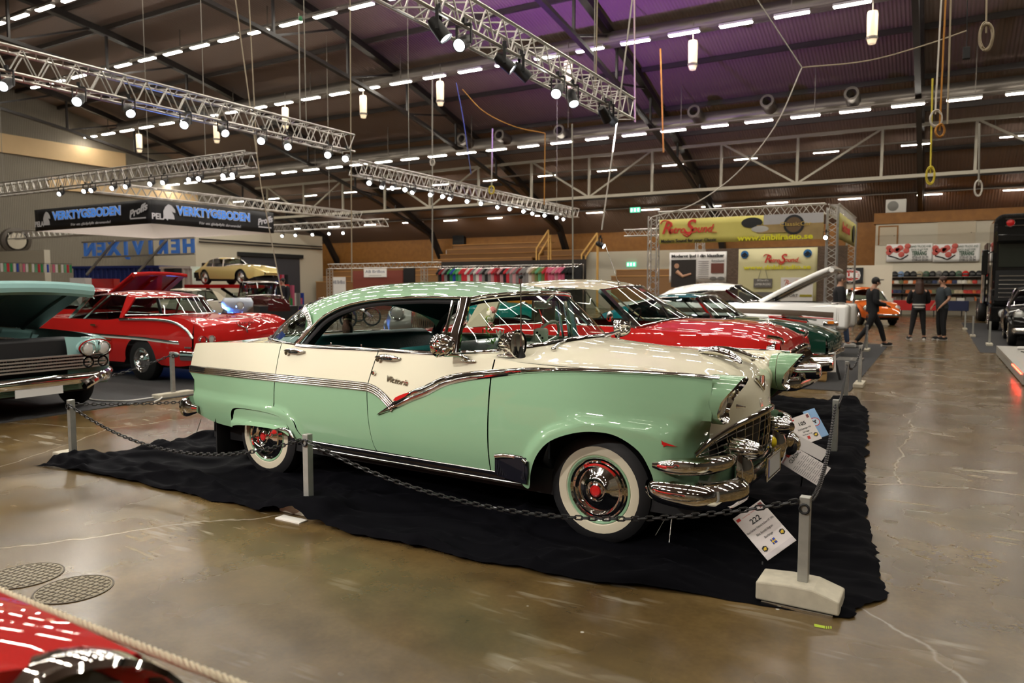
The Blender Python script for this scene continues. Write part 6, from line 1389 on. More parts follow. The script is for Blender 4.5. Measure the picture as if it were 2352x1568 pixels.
# ---- far end wall: white rooms, wood band, doors, banners
FW = 49.4
def wp(px,py,y=FW): return on_Y(px,py,y)
def block(name, px0,py0,px1,py1,y,d,m_,lab,cat,z0=None,kind=None,smooth_=False,**k):
    a = wp(px0,py0,y); b = wp(px1,py1,y); m = MB(); m.box((a.x,y,b.z if z0 is None else z0),(b.x,y+d,a.z)); o = m.build(name, m_, smooth=False, **k); return tag(o, lab, cat, None, kind)
def struct_box(name, x0,x1,z0,z1,y,d,m_):
    m = MB(); m.box((x0,y,z0),(x1,y+d,z1)); return tag(m.build(name, m_, smooth=False), kind='structure')
RY_ = 45.5; a = wp(2012,515,RY_); b = wp(2132,510,RY_); b2_ = wp(2132,485,RY_)
struct_box('wall_room', a.x, 24, 0, a.z, RY_, 4.4, CREAMW)
struct_box('trim_wood_band', a.x-.1, 24, a.z, b2_.z, RY_-.1, 4.4, PLY)
c_ = wp(1340,575); d_ = wp(1500,640)
struct_box('wall_cream', c_.x, a.x-2.6, 0, 3.9, 47.5, 2.4, CREAMW)
DOORM = mat('pale_door',(.58,.50,.37),.5)
for i,(x0,y0,x1,y1) in enumerate(((2021,522,2059,562),(2158,512,2236,558))):
    p = wp(x0,y0,RY_); q = wp(x1,y1,RY_); m = MB(); m.box((p.x,RY_-.03,q.z),(q.x,RY_-.002,p.z)); dr = m.build('door_%d' % (i+1), DOORM, smooth=False); tag(dr, kind='structure')
    m = MB(); e = .07
    for bx in (((p.x-e,RY_-.05,q.z),(p.x,RY_-.002,p.z+e)),((q.x,RY_-.05,q.z),(q.x+e,RY_-.002,p.z+e)),((p.x,RY_-.05,p.z),(q.x,RY_-.002,p.z+e))): m.box(*bx)
    m.build('door_frame', PLY if i == 0 else DOORM, dr, smooth=False)
    m = MB(); m.ball((q.x-.12,RY_-.07,(p.z+q.z)/2),(.03,.05,.03),8,6); m.build('door_handle', CHROMED, dr)
ac = empty('air_conditioner', V(wp(2057,495,RY_).x, RY_+.15, b2_.z), 0, 'white air conditioner unit standing on the wood band above the doors', 'air conditioner')
m = MB(); m.box((-.50,-.2,0),(.50,.2,.72)); m.build('casing', WHITE, ac, smooth=False, bevel=.03)
m = MB(); m.lathe([(.26,0),(.27,.02),(.24,.03),(.05,.02),(0,.03)], (-.14,-.2,.36), (0,-1,0), 20); m.build('fan_grille', mat('grey_plastic',(.25,.24,.22),.5), ac)
for i,(x0,x1) in enumerate(((2037,2141),(2144,2250))):
    p = wp(x0,561,RY_-.15); q = wp(x1,600,RY_-.15); r,w_,h_ = banner('wall_banner', p.x,q.x,q.z,p.z,RY_-.15,WHITEP,['left white banner with red figures and dark lettering on the white wall','right white banner with red figures and dark lettering on the white wall'][i],'banner',group='white wall banners',wave=0)
    m = MB(); random.seed(11)
    for k in range(9): m.lathe([(.16,0),(.12,.02),(0,.02)],(-w_*.26+random.uniform(-.5,.5),-.03,h_*.62+random.uniform(-.22,.25)),(0,-1,0),7)
    m.build('red_figures', mat('faded_red',(.55,.10,.08),.6), r)
    m = MB(); m.tube(curve([V(-w_*.46,-.04,h_*.35),V(-w_*.3,-.04,h_*.25),V(-w_*.18,-.04,h_*.15),V(-w_*.02,-.04,h_*.38)],4),.03,5); m.build('track_mark', INK, r)
    bt_text(r,'BRAND TRUCKS AND',.17,w_*.23,h_*.84,mat('dark_green_ink',(.03,.09,.05),.6),fit=w_*.46); bt_text(r,'BACK ALLEY FOR',.15,w_*.22,h_*.66,mat('dark_green_ink',(0,0,0)),fit=w_*.36); bt_text(r,'TERRÄNG',.30,w_*.22,h_*.45,mat('dark_green_ink',(0,0,0)),fit=w_*.32,bold=.01)
    for k in range(2): bt_text(r,['0730-69 36 34','0708-23 50 84'][k],.17,w_*.24,h_*(.24-.15*k),INK,fit=w_*.34)
# helmet shelves and table
HX0 = wp(2028,640,44.0).x; HX1 = wp(2262,640,44.0).x
sh = empty('helmet_rack', ((HX0+HX1)/2,44.2,0), 0, 'long steel rack with three shelves of helmets and caps below the white banners', 'rack'); wR = (HX1-HX0)/2
for z in (1.15,1.65,2.02): m = MB(); m.box((-wR,-.22,z-.03),(wR,.22,z)); m.build('shelf', CHROMED, sh, smooth=False)
for k in range(6): m = MB(); x = -wR+k*wR*2/5; m.box((x-.025,.18,0),(x+.025,.22,2.1)); m.build('upright', BLACK, sh, smooth=False)
m = MB(); m.box((-wR,.221,.75),(wR,.24,2.05)); m.build('back_panel', mat('grey_beige_panel',(.30,.26,.21),.8), sh, smooth=False)
hel = empty('helmet', (0,0,-60), 0, None, 'helmet')
m = MB(); m.lathe([(.145,0),(.165,.06),(.165,.15),(.13,.24),(.07,.285),(0,.30)], n=14); shell = m.build('shell', BLACK, hel)
m = MB(); m.box((-.11,-.172,.08),(.11,-.10,.16)); m.build('visor', GREYG, hel, bevel=.02)
hcols = [BLACK,INK,mat('helmet_grey',(.14,.13,.12),.4),RED,mat('helmet_blue',(.18,.28,.46),.3),mat('helmet_green',(.05,.10,.06),.4),mat('helmet_tan',(.36,.30,.20),.5),mat('helmet_cream',(.50,.44,.33),.4)]
names_ = ['black','dark','grey','red','pale blue','dark green','tan','cream']
pos = ['far left','second','third','fourth','fifth','sixth','seventh','eighth','ninth','tenth','eleventh','twelfth','thirteenth','fourteenth','last']
for k in range(15):
    ci = [0,0,4,1,0,6,5,0,2,0,1,5,3,0,0][k]; x = -wR+.25+k*(2*wR-.5)/14
    o = inst(hel, USED, ((HX0+HX1)/2+x,44.18,2.021), random.uniform(-.4,.4), '%s helmet, %s along the top shelf of the helmet rack' % (names_[ci],pos[k]), 'helmets on the top shelf')
    for c in o.children:
        if c.name.startswith('shell'): c.data = c.data if ci == 0 else [mm for mm in [c.data.copy()]][0]; c.data.materials[0] = hcols[ci]
cap = empty('cap', (0,0,-60), 0, None, 'cap')
m = MB(); m.lathe([(.11,0),(.115,.05),(.09,.12),(.0,.145)], n=10); m.build('crown', BLACK, cap); m = MB(); m.box((-.09,-.20,0),(.09,-.09,.02)); m.build('peak', BLACK, cap, bevel=.008)
capc = [BLACK,mat('cap_white',(.55,.52,.46),.7),mat('cap_red',(.40,.03,.02),.7),mat('cap_grey',(.16,.15,.14),.8),mat('cap_rust',(.40,.10,.02),.7),mat('cap_camo',(.12,.13,.07),.8),mat('cap_navy',(.02,.03,.08),.7),mat('cap_sand',(.38,.31,.20),.8)]
capn = ['black','white','red','grey','rust','camouflage','navy','sand']
for row,(z,n_) in enumerate(((1.651,20),(1.151,22))):
    for k in range(n_):
        ci = random.randrange(8); x = -wR+.2+k*(2*wR-.4)/(n_-1)
        o = inst(cap, USED, ((HX0+HX1)/2+x,44.16,z), random.uniform(-.5,.5), '%s cap at place %d from the left on the %s shelf of the helmet rack' % (capn[ci],k+1,['middle','lower'][row]), 'caps on the %s shelf' % ['middle','lower'][row]); o.scale = (1.35,1.35,1.35)
        for c in o.children:
            if ci: c.data = c.data.copy()
            c.data.materials[0] = capc[ci]
CL1 = mat('red_table_cloth',(.42,.015,.015),.75); CL2 = mat('navy_table_cloth',(.015,.02,.06),.8)
for i,(x0,x1,mm) in enumerate(((2030,2150,CL1),(2166,2225,CL2))):
    p = wp(x0,680,42.6); q = wp(x1,712,42.6); t = empty('sales_table',((p.x+q.x)/2,42.9,0),0,['long table under a red cloth before the helmet rack','table under a navy cloth right of the red one'][i],'table'); hw = (q.x-p.x)/2
    m = MB(); m.box((-hw,-.4,.30),(hw,.4,.80)); m.build('cloth', mm, t, smooth=False, bevel=.02); 
    for sx in (-1,1):
        for sy in (-1,1): m = MB(); m.box((sx*(hw-.1)-.02,sy*.33-.02,0),(sx*(hw-.1)+.02,sy*.33+.02,.31)); m.build('leg', BLACK, t, smooth=False)
    for k in range(6 if i == 0 else 3):
        x = (p.x+q.x)/2-hw+.4+k*.75; m = MB(); m.box((x-.16,42.75,.80),(x+.16,43.0,.80+random.uniform(.12,.3))); cc = random.choice([1,2,4,7,3]); tag(m.build('goods_box', capc[cc], smooth=False), '%s box at place %d from the left on the %s table' % (capn[cc],k+1,['red-clothed','navy-clothed'][i]), 'box', 'boxes on the sales tables')
for i,px in enumerate((2024,2040)):
    p = on_Y(px,722,40.5); bnn = empty('waste_bin',(p.x,40.5,0),0,['pale recycling bin with green mark, left of two','pale recycling bin with green mark, right of two'][i],'bin','recycling bins'); m = MB(); m.box((-.20,-.2,0),(.20,.2,.95)); m.build('body', WHITE, bnn, bevel=.03); m = MB(); m.box((-.22,-.22,.95),(.22,.22,1.0)); m.build('lid', [mat('yellow_lid',(.50,.45,.10),.5),mat('red_lid',(.35,.10,.08),.5)][i], bnn, bevel=.02); m = MB(); m.lathe([(.09,0),(.09,.006),(0,.006)],(0,-.2,.55),(0,-1,0),14); m.build('green_mark', mat('green_mark',(.03,.22,.10),.5), bnn)
# UBE sign and little white wall
p = wp(1925,615,38.0); q = wp(1982,650,38.0); bd = empty('sponsor_sign',((p.x+q.x)/2,38.0,q.z),0,'black sign with a red white-edged shield lettered UBE','sign'); w_ = q.x-p.x; h_ = p.z-q.z
m = MB(); m.box((-w_/2,-.03,0),(w_/2,.03,h_)); m.build('board', BLACK, bd, smooth=False)
poly = [(-.40,.25),(-.1,.12),(.1,.12),(.36,.25),(.40,.5),(.36,.75),(.1,.88),(-.1,.88),(-.40,.75)]
m = MB(); m.prism([(a_*w_,b_*h_) for a_,b_ in poly],(0,-.031,0),(1,0,0),(0,0,1),(0,-.01,0)); m.build('shield_edge', WHITEP, bd, smooth=False); m = MB(); m.prism([(a_*w_*.9,(b_-.5)*h_*.86+h_*.5) for a_,b_ in poly],(0,-.042,0),(1,0,0),(0,0,1),(0,-.01,0)); m.build('shield', mat('sign_red',(.45,.03,.02),.4), bd, smooth=False); bt_text(bd,'LUBE',h_*.42,w_*.02,h_*.5,WHITEP,fit=w_*.62,bold=.02,y=-.056)
m = MB(); m.box((p.x-1.2,38.05,0),(q.x+1.2,38.15,p.z+.1)); tag(m.build('partition', CREAMW, smooth=False),'cream partition wall behind the orange car carrying the shield sign','partition')
# ---- wooden bleachers
BLW = mat('bleacher_pine',(.46,.24,.075),.5,noise=(1.2,.15)); BLR = mat('bleacher_riser',(.22,.11,.04),.6)
def bleachers(lab, x0, x1, y0, z0, n, rise=.42, run=.85):
    r = empty('bleachers',(x0,y0,0),0,lab,'bleachers','wooden bleachers')
    for k in range(n):
        m = MB(); z = z0+k*rise; y = k*run; m.box((0,y,0 if k == 0 else z-rise),(x1-x0,y+.12,z-.05)); m.build('riser', BLR, r, smooth=False)
        m = MB(); m.box((-.02,y-.05,z-.05),(x1-x0+.02,y+run+.1,z)); m.build('tread', BLW, r, smooth=False)
    return r
bleachers('low run of wooden bleachers before the orange board wall, left half',-43.4,-33.1,43.6,1.9,4)
bleachers('taller block of wooden bleachers in the middle of the far wall',-33.0,-24.6,42.8,2.35,7,.40)
bleachers('short wooden bleachers right of the middle block behind the rail',-24.5,-21.2,43.6,2.4,5)
bleachers('wooden bleachers between the yellow stand and the white rooms',c_.x+4,a.x-.3,45.0,2.2,2)
for i,((ax,ay),(bx,by),yy) in enumerate((((1232,572),(1260,528),43.2),((1238,585),(1265,540),44.2),((1336,585),(1372,535),43.0),((1345,590),(1374,548),44.0))):
    p = on_Y(ax,ay,yy); q = on_Y(bx,by,yy); m = MB(); m.bar(p,q,.10,.10); m.bar(q,(q.x,yy,0),.07); m.bar(p,(p.x,yy,0),.07); tag(m.build('stair_rail', mat('yellow_pine',(.62,.36,.10),.5), smooth=False),'sloping yellow pine stair rail, %s from the left at the bleachers' % ORD[i],'handrail','stair rails')
m = MB(); p = on_Y(1052,552,49.6); m.box((p.x-.55,49.6,p.z-.9),(p.x+.55,49.98,p.z+.6)); tag(m.build('wall_speaker', BLACK, smooth=False, bevel=.03),'dark box speaker by the left edge of the middle bleachers','speaker')
m = MB(); p = on_Y(1036,585,49.9); m.box((p.x-.5,49.9,p.z-.6),(p.x+.5,49.98,p.z+.45)); tag(m.build('notice_board', WHITEP, smooth=False),'white board leaning below the dark box speaker','board')
# clothes rail with shirts
TY = 38.5; pa = on_Y(1006,612,TY); pb = on_Y(1340,606,TY)
rl = empty('clothes_rail',(pa.x,TY,0),0,'long clothes rail of hanging shirts before the bleachers','clothes rail'); Lr = pb.x-pa.x; zr_ = pa.z
m = MB(); m.cyl((0,0,zr_),(Lr,0,zr_),.03); m.build('rail', CHROMED, rl)
for k in range(6): m = MB(); m.cyl((Lr*k/5,0,0),(Lr*k/5,0,zr_),.03); m.build('stand', CHROMED, rl)
m = MB(); m.box((0,.35,0),(Lr,.4,zr_+.3)); m.build('dark_backing', mat('dark_backing',(.02,.016,.014),.9), rl, smooth=False)
shirt = empty('shirt',(0,0,-60),0,None,'shirt')
m = MB(); out = [(-.20,-.95),(.20,-.95),(.21,-.30),(.36,-.42),(.42,-.30),(.20,-.04),(.07,0),(-.07,0),(-.20,-.04),(-.42,-.30),(-.36,-.42),(-.21,-.30)]; m.prism(out,(0,-.06,0),(1,0,0),(0,0,1),(0,.12,0)); m.build('cloth', BLACK, shirt, smooth=False, bevel=.03)
m = MB(); m.tube(curve([V(-.18,0,-.03),V(0,0,.04),V(0,0,.10),V(.03,0,.12)],3),.012,5); m.build('hanger', CHROMED, shirt)
tc_ = [('black',(.008,.008,.009)),('white',(.55,.52,.48)),('green',(.02,.20,.06)),('blue',(.02,.05,.30)),('red',(.42,.02,.03)),('pink',(.50,.10,.18)),('grey',(.18,.17,.17)),('rose',(.45,.22,.24)),('dark red',(.18,.01,.015)),('patterned olive',(.14,.16,.05)),('tan',(.36,.26,.18)),('mint patterned',(.10,.30,.16))]
tm = [mat('shirt_'+n_.replace(' ','_'),c__,.85) for n_,c__ in tc_]
seq = [0,8,6,0,2,3,2,11,4,4,1,4,6,1,5,6,0,6,7,4,8,7,0,4,6,7,6,8,6,6,1,10,9,11,9,4,5,5,7,5,5,0,0,0,0]
for k,ci in enumerate(seq):
    x = pa.x+.3+k*(Lr-.6)/(len(seq)-1); o = inst(shirt, USED, (x,TY,zr_-.14), random.uniform(-.25,.25)+.5, '%s shirt, number %d from the left on the long clothes rail' % (tc_[ci][0],k+1), 'shirts on the long rail')
    for c in o.children:
        if c.name.startswith('cloth'):
            c.data = c.data.copy(); c.data.materials[0] = tm[ci]
# small stand with a name sign left of the shirts
SY = 36.0; q0 = on_Y(757,612,SY); q1 = on_Y(1010,606,SY)
truss((q0.x,SY,q0.z),(q1.x,SY,q0.z),'thin aluminium truss over the dark red stand before the bleachers',.30)
for i,x in enumerate((q0.x,(q0.x*.13+q1.x*.87))): frame_tower('truss_leg',x,SY,q0.z-.15,['left aluminium truss leg of the dark red stand','right aluminium truss leg of the dark red stand'][i],.28)
m = MB(); rr0 = on_Y(810,622,SY+1.5); rr1 = on_Y(925,660,SY+1.5); m.box((rr0.x,SY+1.5,0),(rr1.x,SY+1.6,rr0.z)); tag(m.build('stand_wall', mat('dark_red_wall',(.20,.045,.03),.7), smooth=False),'dark red back wall of the stand with the small white name sign','stand wall')
m = MB(); b0 = on_Y(926,612,SY+1.2); b1 = on_Y(952,660,SY+1.2); m.box((b0.x,SY+1.2,0),(b1.x,SY+1.3,b0.z)); tag(m.build('display_screen', BLACK, smooth=False),'black panel at the right end of the dark red stand','panel')
p = on_Y(836,614,SY+1.475); q = on_Y(888,636,SY+1.475); sgn = empty('name_sign',((p.x+q.x)/2,SY+1.475,q.z),0,'white sign lettered AB BriBos on the dark red stand','sign'); w_ = q.x-p.x; h_ = p.z-q.z
m = MB(); m.box((-w_/2,-.02,0),(w_/2,.02,h_)); m.build('board', WHITEP, sgn, smooth=False); bt_text(sgn,'AB BriBos',h_*.42,0,h_*.55,mat('navy_ink',(.03,.04,.12),.5),fit=w_*.86,y=-.022,ext=.003); brect(sgn,'grey_line',-w_*.28,h_*.15,w_*.28,h_*.19,mat('grey_ink',(0,0,0)),y=-.02,th=.004)
p = on_Y(764,636,SY+.8); q = on_Y(794,650,SY+.8); s2 = empty('name_sign',((p.x+q.x)/2,SY+.8,q.z-1.0),0,'smaller white sign lettered AB BriBos low on the left of the stand','sign'); m = MB(); w_ = q.x-p.x; h_ = p.z-q.z+1.0; m.box((-w_/2,-.02,-q.z+1.0),(w_/2,.02,h_)); m.build('board', WHITEP, s2, smooth=False); bt_text(s2,'AB BriBos',.34,0,h_*.75,mat('navy_ink',(0,0,0)),fit=w_*.9,y=-.022,ext=.003)
# ---- left end: white shop front, container, big blue sign, black banner cube
LX = XL+.3
sf = [on_X(560,500,-44.0),on_X(760,640,-44.0)]
struct_box('wall_shopfront', -48.6, -44.0, 0, 5.6, 33.0, 12.0, CREAMW)
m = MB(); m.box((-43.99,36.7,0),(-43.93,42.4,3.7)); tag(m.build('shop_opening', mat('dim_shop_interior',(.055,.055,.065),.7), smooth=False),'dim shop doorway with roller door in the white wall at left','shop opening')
m = MB(); m.box((-43.95,36.4,3.7),(-43.80,42.7,4.0)); tag(m.build('roller_door_box', DARK, smooth=False),'dark roller door box above the shop doorway','roller door')
for i,z in enumerate((4.55,4.75)): m = MB(); m.cyl((-43.85,33.2,z),(-43.85,44.8,z),.05,n=8); tag(m.build('wall_pipe', GIRD),['lower dark pipe along the white shopfront wall','upper dark pipe along the white shopfront wall'][i],'pipe','pipes on the shopfront wall')
random.seed(21)
for k in range(26):
    y = 34.9+random.random()*4.4; z = random.choice([.6,1.0,1.6,2.4]); mm = random.choice(tm); s_ = random.uniform(.14,.2); y = 36.9+k*.205; m = MB(); m.box((-43.6,y,0),(-43.3,y+s_,z)); tag(m.build('stall_goods', mm, smooth=False),'small coloured goods stacked in front of the shop doorway','goods','goods at the shop doorway')
ct = on_Y(266,640,27.0); dC = 34.0
def onD(px,py,d):
    v = ray(px,py); return V(0,0,EYE)+v*d      # v has unit depth
ca = onD(168,612,38); cb = onD(366,612,36.5)
def contain(name, A, B, h, m_, lab, dep=2.4):
    A = V(A.x,A.y,0); B = V(B.x,B.y,0); d = B-A; r = empty(name, A, atan2(d.y,d.x), lab, 'container'); L_ = d.length
    m = MB(); n = int(L_/.28); pr = []
    for k in range(n+1): pr += [V(L_*k/n,0,0),V(L_*k/n+.06,-.05 if k % 1 == 0 else 0,0),V(min(L_,L_*k/n+.16),-.05,0),V(min(L_,L_*k/n+.20),0,0)]
    m.grid([[p+V(0,0,.12) for p in pr],[p+V(0,0,h-.12) for p in pr]]); m.box((0,.02,0),(L_,dep,h)); m.build('shell', m_, r, smooth=False)
    for z in (0,h-.12): m = MB(); m.box((0,-.08,z),(L_,.02,z+.12)); m.build('rail', m_, r, smooth=False)
    return r
contain('shipping_container', ca, cb, 2.55, mat('container_blue',(.015,.03,.16),.5), 'dark blue ribbed shipping container behind the red cars')
contain('shipping_container', cb+(cb-ca)*.01, onD(440,615,36), 2.5, WHITE, 'white container end right of the blue container', 1.0)
m = MB(); p = onD(398,640,32); m.box((p.x-.35,p.y-.2,1.25),(p.x+.35,p.y+.2,2.3)); m.bar((p.x,p.y,0),(p.x,p.y,1.3),.06); tag(m.build('stage_speaker', BLACK, smooth=False, bevel=.04),'black stage speaker on a pole before the white container','speaker')
for i,(x0,y0,x1,y1,mm,lab) in enumerate(((197,640,262,672,REDM,'red board box before the blue container, left'),(330,652,402,676,mat('dull_red_board',(.30,.03,.02),.6),'low dark red board before the blue container'),(160,638,195,660,WHITEP,'small white board left of the red box'))):
    p = onD(x0,y0,33-i*.5); q = onD(x1,y1,33-i*.5); d = V(q.x-p.x,q.y-p.y,0); m = MB(); m.box((0,0,0),(d.length,.5,p.z)); tag(m.build('stand_board', mm, smooth=False, loc=(p.x,p.y,0), rz=atan2(d.y,d.x)), lab, 'board', 'boards before the container')
# large blue lettered lattice sign, seen from behind
A = onD(190,600,31); B = onD(448,588,29.5); d = V(B.x-A.x,B.y-A.y,0); bs_ = empty('neon_sign',(A.x,A.y,0),atan2(d.y,d.x),'big blue lattice sign with letters seen from behind, above the container','sign'); L_ = d.length
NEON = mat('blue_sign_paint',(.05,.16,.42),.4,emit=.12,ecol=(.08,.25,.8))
for z in (2.72,3.36): m = MB(); m.bar((0,0,z),(L_,0,z+.1),.07); m.build('frame_bar', GALV, bs_, smooth=False)
for a_,b_ in ((.05,.32),(.50,.78)): m = MB(); m.bar((L_*a_,-.1,2.0),(L_*b_,-.1,3.4),.08); m.build('brace', GALV, bs_, smooth=False)
for k,chh in enumerate('NEXJVIREH'):
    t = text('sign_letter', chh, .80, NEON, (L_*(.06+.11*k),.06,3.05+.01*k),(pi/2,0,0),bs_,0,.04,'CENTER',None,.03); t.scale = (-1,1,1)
# wall fans / ducts of the left wall
f_ = empty('blower', on_X(35,552,XL+1.2), 0, 'round grey blower high at the left picture edge', 'blower'); m = MB(); m.lathe([(.3,-.6),(.75,-.4),(.8,.3),(.6,.35),(.55,.2),(0,.15)],(0,0,0),(1,-.2,-.1),20); m.build('housing', DUCT, f_); m = MB(); m.lathe([(.5,.37),(.15,.40),(0,.40)],(0,0,0),(1,-.2,-.1),18); m.build('mouth', CREAMW, f_)
# black banner cube
def fabric_white():
    m = bpy.data.materials.new('white_stretch_fabric'); m.use_nodes = True; nt = m.node_tree; b = nt.nodes['Principled BSDF']; b.inputs['Base Color'].default_value = (.75,.68,.64,1); b.inputs['Roughness'].default_value = .9
    t = nt.nodes.new('ShaderNodeBsdfTranslucent'); t.inputs[0].default_value = (.85,.76,.72,1); x = nt.nodes.new('ShaderNodeMixShader'); x.inputs[0].default_value = .6
    nt.links.new(b.outputs[0], x.inputs[1]); nt.links.new(t.outputs[0], x.inputs[2]); nt.links.new(x.outputs[0], nt.nodes['Material Output'].inputs[0]); return m
fc = on_Y(345,457,17.0); zt2 = fc.z; zb2 = on_Y(345,513,17.0).z
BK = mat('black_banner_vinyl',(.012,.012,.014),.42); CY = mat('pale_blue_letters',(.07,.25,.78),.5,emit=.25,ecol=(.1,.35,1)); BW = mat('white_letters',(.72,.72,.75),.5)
xl = on_Y(80,500,17.0).x; yr = on_X(628,500,fc.x).y
def horse(r, x, z, s):
    P = [(-.5,-.5),(-.5,0),(-.35,.30),(-.1,.5),(.15,.42),(.40,.15),(.42,-.05),(.25,-.02),(.12,.05),(.30,-.25),(.34,-.5)]
    m = MB(); m.prism([(x+a_*s,z+b_*s) for a_,b_ in P],(0,-.045,0),(1,0,0),(0,0,1),(0,-.01,0)); m.build('animal_mark', BW, r, smooth=False)
for i in range(2):
    if i == 0: r,w_,h_ = banner('black_banner', xl, fc.x, zb2, zt2, 17.0, BK, 'black banner with blue letters, left face of the hanging cube', group='black hanging banners')
    else: r,w_,h_ = banner('black_banner', 17.0, yr, zb2, zt2, fc.x, BK, 'black banner with blue letters, right face of the hanging cube', ax='x', group='black hanging banners')
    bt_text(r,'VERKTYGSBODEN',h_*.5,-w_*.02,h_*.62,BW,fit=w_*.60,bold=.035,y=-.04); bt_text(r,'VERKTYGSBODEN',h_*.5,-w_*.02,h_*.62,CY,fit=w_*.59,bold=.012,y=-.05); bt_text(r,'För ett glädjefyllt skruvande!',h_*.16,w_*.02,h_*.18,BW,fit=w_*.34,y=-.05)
    horse(r,-w_*.37,h_*.55,h_*.62); bt_text(r,'PELA',h_*.34,-w_*.445,h_*.30,BW,y=-.06,bold=.01); bt_text(r,'Proffs',h_*.40,w_*.41,h_*.55,BW,shear=.35,fit=w_*.15,bold=.012,rot=.25); brect(r,'swash',w_*.35,h_*.22,w_*.47,h_*.27,BW,y=-.04)
for i,((ax,ay),(bx,by)) in enumerate((((xl,17.02),(xl,yr)),((xl,yr),(fc.x,yr)))):
    m = MB(); m.bar((ax,ay,(zt2+zb2)/2),(bx,by,(zt2+zb2)/2),.02,zt2-zb2); tag(m.build('black_banner', BK, smooth=False),['plain back face of the hanging banner cube on its far left','plain back face of the hanging banner cube away from the camera'][i],'banner','black hanging banners')
apex = on_Y(375,548,19.5); m = MB(); cs = [V(xl,17.02,zb2),V(fc.x-.02,17.02,zb2),V(fc.x-.02,yr,zb2),V(xl,yr,zb2)]; ap = V((xl+fc.x)/2+1.2,(17+yr)/2,apex.z)
m.add(cs+[V(fc.x-1.0,18.0,zb2-.42)],[(0,1,4),(1,2,4),(2,3,4),(3,0,4)]); tag(m.build('fabric_ceiling', fabric_white(), smooth=False),'white stretched fabric funnel beneath the hanging black banner cube','fabric ceiling')
# bunting along the left
m = MB(); a_ = on_X(0,610,-38); b_ = on_X(165,605,-38)
bp_ = empty('bunting_line',(-38,a_.y,0),0,'string of small coloured pennants at the left picture edge','bunting'); Lb = b_.y-a_.y
m = MB(); m.tube([V(0,0,2.62),V(0,Lb,2.65)],.012,5); m.build('string', BLACK, bp_)
for k in range(24): m = MB(); y = Lb*(k+.5)/24; s_ = Lb/24*.36; m.box((-.01,y-s_,2.2),(.01,y+s_,2.6)); m.build('pennant', tm[[1,11,4,2,1,3,10,5,1,9][k%10]], bp_, smooth=False)
struct_box('wall_low_white', -46.5, -40.0, 0, 3.4, 21.0, .3, CREAMW)
# exit signs
EXITM = mat('exit_sign_green',(.05,.45,.22),.5,emit=.8,ecol=(.15,.9,.55))
for i,(px,py,yy) in enumerate(((1459,482,44),(1450,607,47.44),(461,627,24))):
    p = on_Y(px,py,yy); e = empty('exit_sign',p,0,['green lit exit sign hanging beneath the roof over the bleachers','green lit exit sign on the cream wall left of the yellow stand','green lit exit sign beside the yellow coupe tail'][i],'exit sign','exit signs'); m = MB(); m.box((-.32,-.05,-.15),(.32,.05,.15)); m.build('box', EXITM, e, smooth=False)
    for k in (-1,0,1): brect(e,'symbol',k*.22-.05,-.10,k*.22+.05,.10,mat('exit_white',(.9,.95,.9),.5,emit=1.2),y=-.05,th=.006)
# ================================================================== CARPETS, PLATFORM, TRUCK, MOTORCYCLES
CARP = mat('dark_grey_carpet',(.035,.034,.036),.9,noise=(40,.2))
def carpet(x0,y0,x1,y1,lab,h=.008): m = MB(); m.box((x0,y0,0),(x1,y1,h)); return tag(m.build('carpet', CARP, smooth=False), lab, 'carpet', 'dark grey carpets')
carpet(-22,3.2,-9.0,12.0,'dark grey carpet under the aqua and red cars at left')
carpet(-9.0,11.6,-1.05,21.5,'dark grey carpet under the dark green and white coupes')
carpet(.9,20.0,9.0,36.0,'dark grey carpet under the black truck and car at right')
pf = empty('platform',(1.18,13.6,0),0,'low bare aluminium platform with red lights under its rim at the right edge','platform')
m = MB(); m.box((0,0,.16),(3.2,6.0,.20)); m.build('deck', ALU, pf, smooth=False)
m = MB(); m.box((0,0,.02),(3.2,.03,.16)); m.box((0,.03,.02),(.03,6.0,.16)); m.build('skirt', GALV, pf, smooth=False)
m = MB()
for k in range(14): m.ball((-.012,.2+k*.12,.17),(.012,.02,.012),8,6); m.ball((.2+k*.12,-.012,.17),(.02,.012,.012),8,6)
m.build('red_light_strip', mat('red_led',(1,.05,.03),.4,emit=14,ecol=(1,.04,.02)), pf)
m = MB(); m.tube(curve([V(.3,4.6,.26),V(.8,4.2,.30),V(1.6,4.3,.27),V(2.6,4.0,.24)],5),[.04]*4+[.09]*8+[.05]*4,10); o = m.build('folded_cover', WHITEP); o.location = (1.18,13.6,0); tag(o,'white folded cover lying on the aluminium platform','cover')
m = MB(); m.tube(curve([V(1.5,17.9,.215),V(1.75,17.2,.215),V(2.3,16.6,.215),V(3.0,16.9,.215),V(3.6,16.2,.215)],6),.012,6); tag(m.build('cable', RUBBER),'black cable looping on the aluminium platform','cable')
# truck
tk = empty('truck',(1.55,29.5,0),0,'tall black customised truck at the right picture edge','truck')
TB = paint('black_truck_paint',(.007,.007,.007))
m = MB(); m.prism([(0,.85),(2.5,.85),(2.5,3.75),(2.3,3.92),(.2,3.92),(0,3.75)],(0,0,0),(1,0,0),(0,0,1),(0,2.5,0)); m.build('cab', TB, tk, smooth=False, bevel=.10)
m = MB(); m.box((.16,-.03,2.15),(2.34,.02,2.95)); m.build('windshield', mat('truck_glass',(.02,.025,.02),.05,coat=1), tk, smooth=False, bevel=.02)
m = MB(); m.box((.08,-.30,2.98),(2.42,.02,3.22)); m.build('sun_visor', TB, tk, smooth=False, bevel=.04)
m = MB(); m.box((.10,-.06,1.05),(2.40,.02,2.05)); gz = m.build('grille', BLACK, tk, smooth=False)
for k in range(6): m = MB(); m.box((.2,-.08,1.15+k*.14),(2.3,-.05,1.18+k*.14)); m.build('grille_bar', CHROMED, gz, smooth=False)
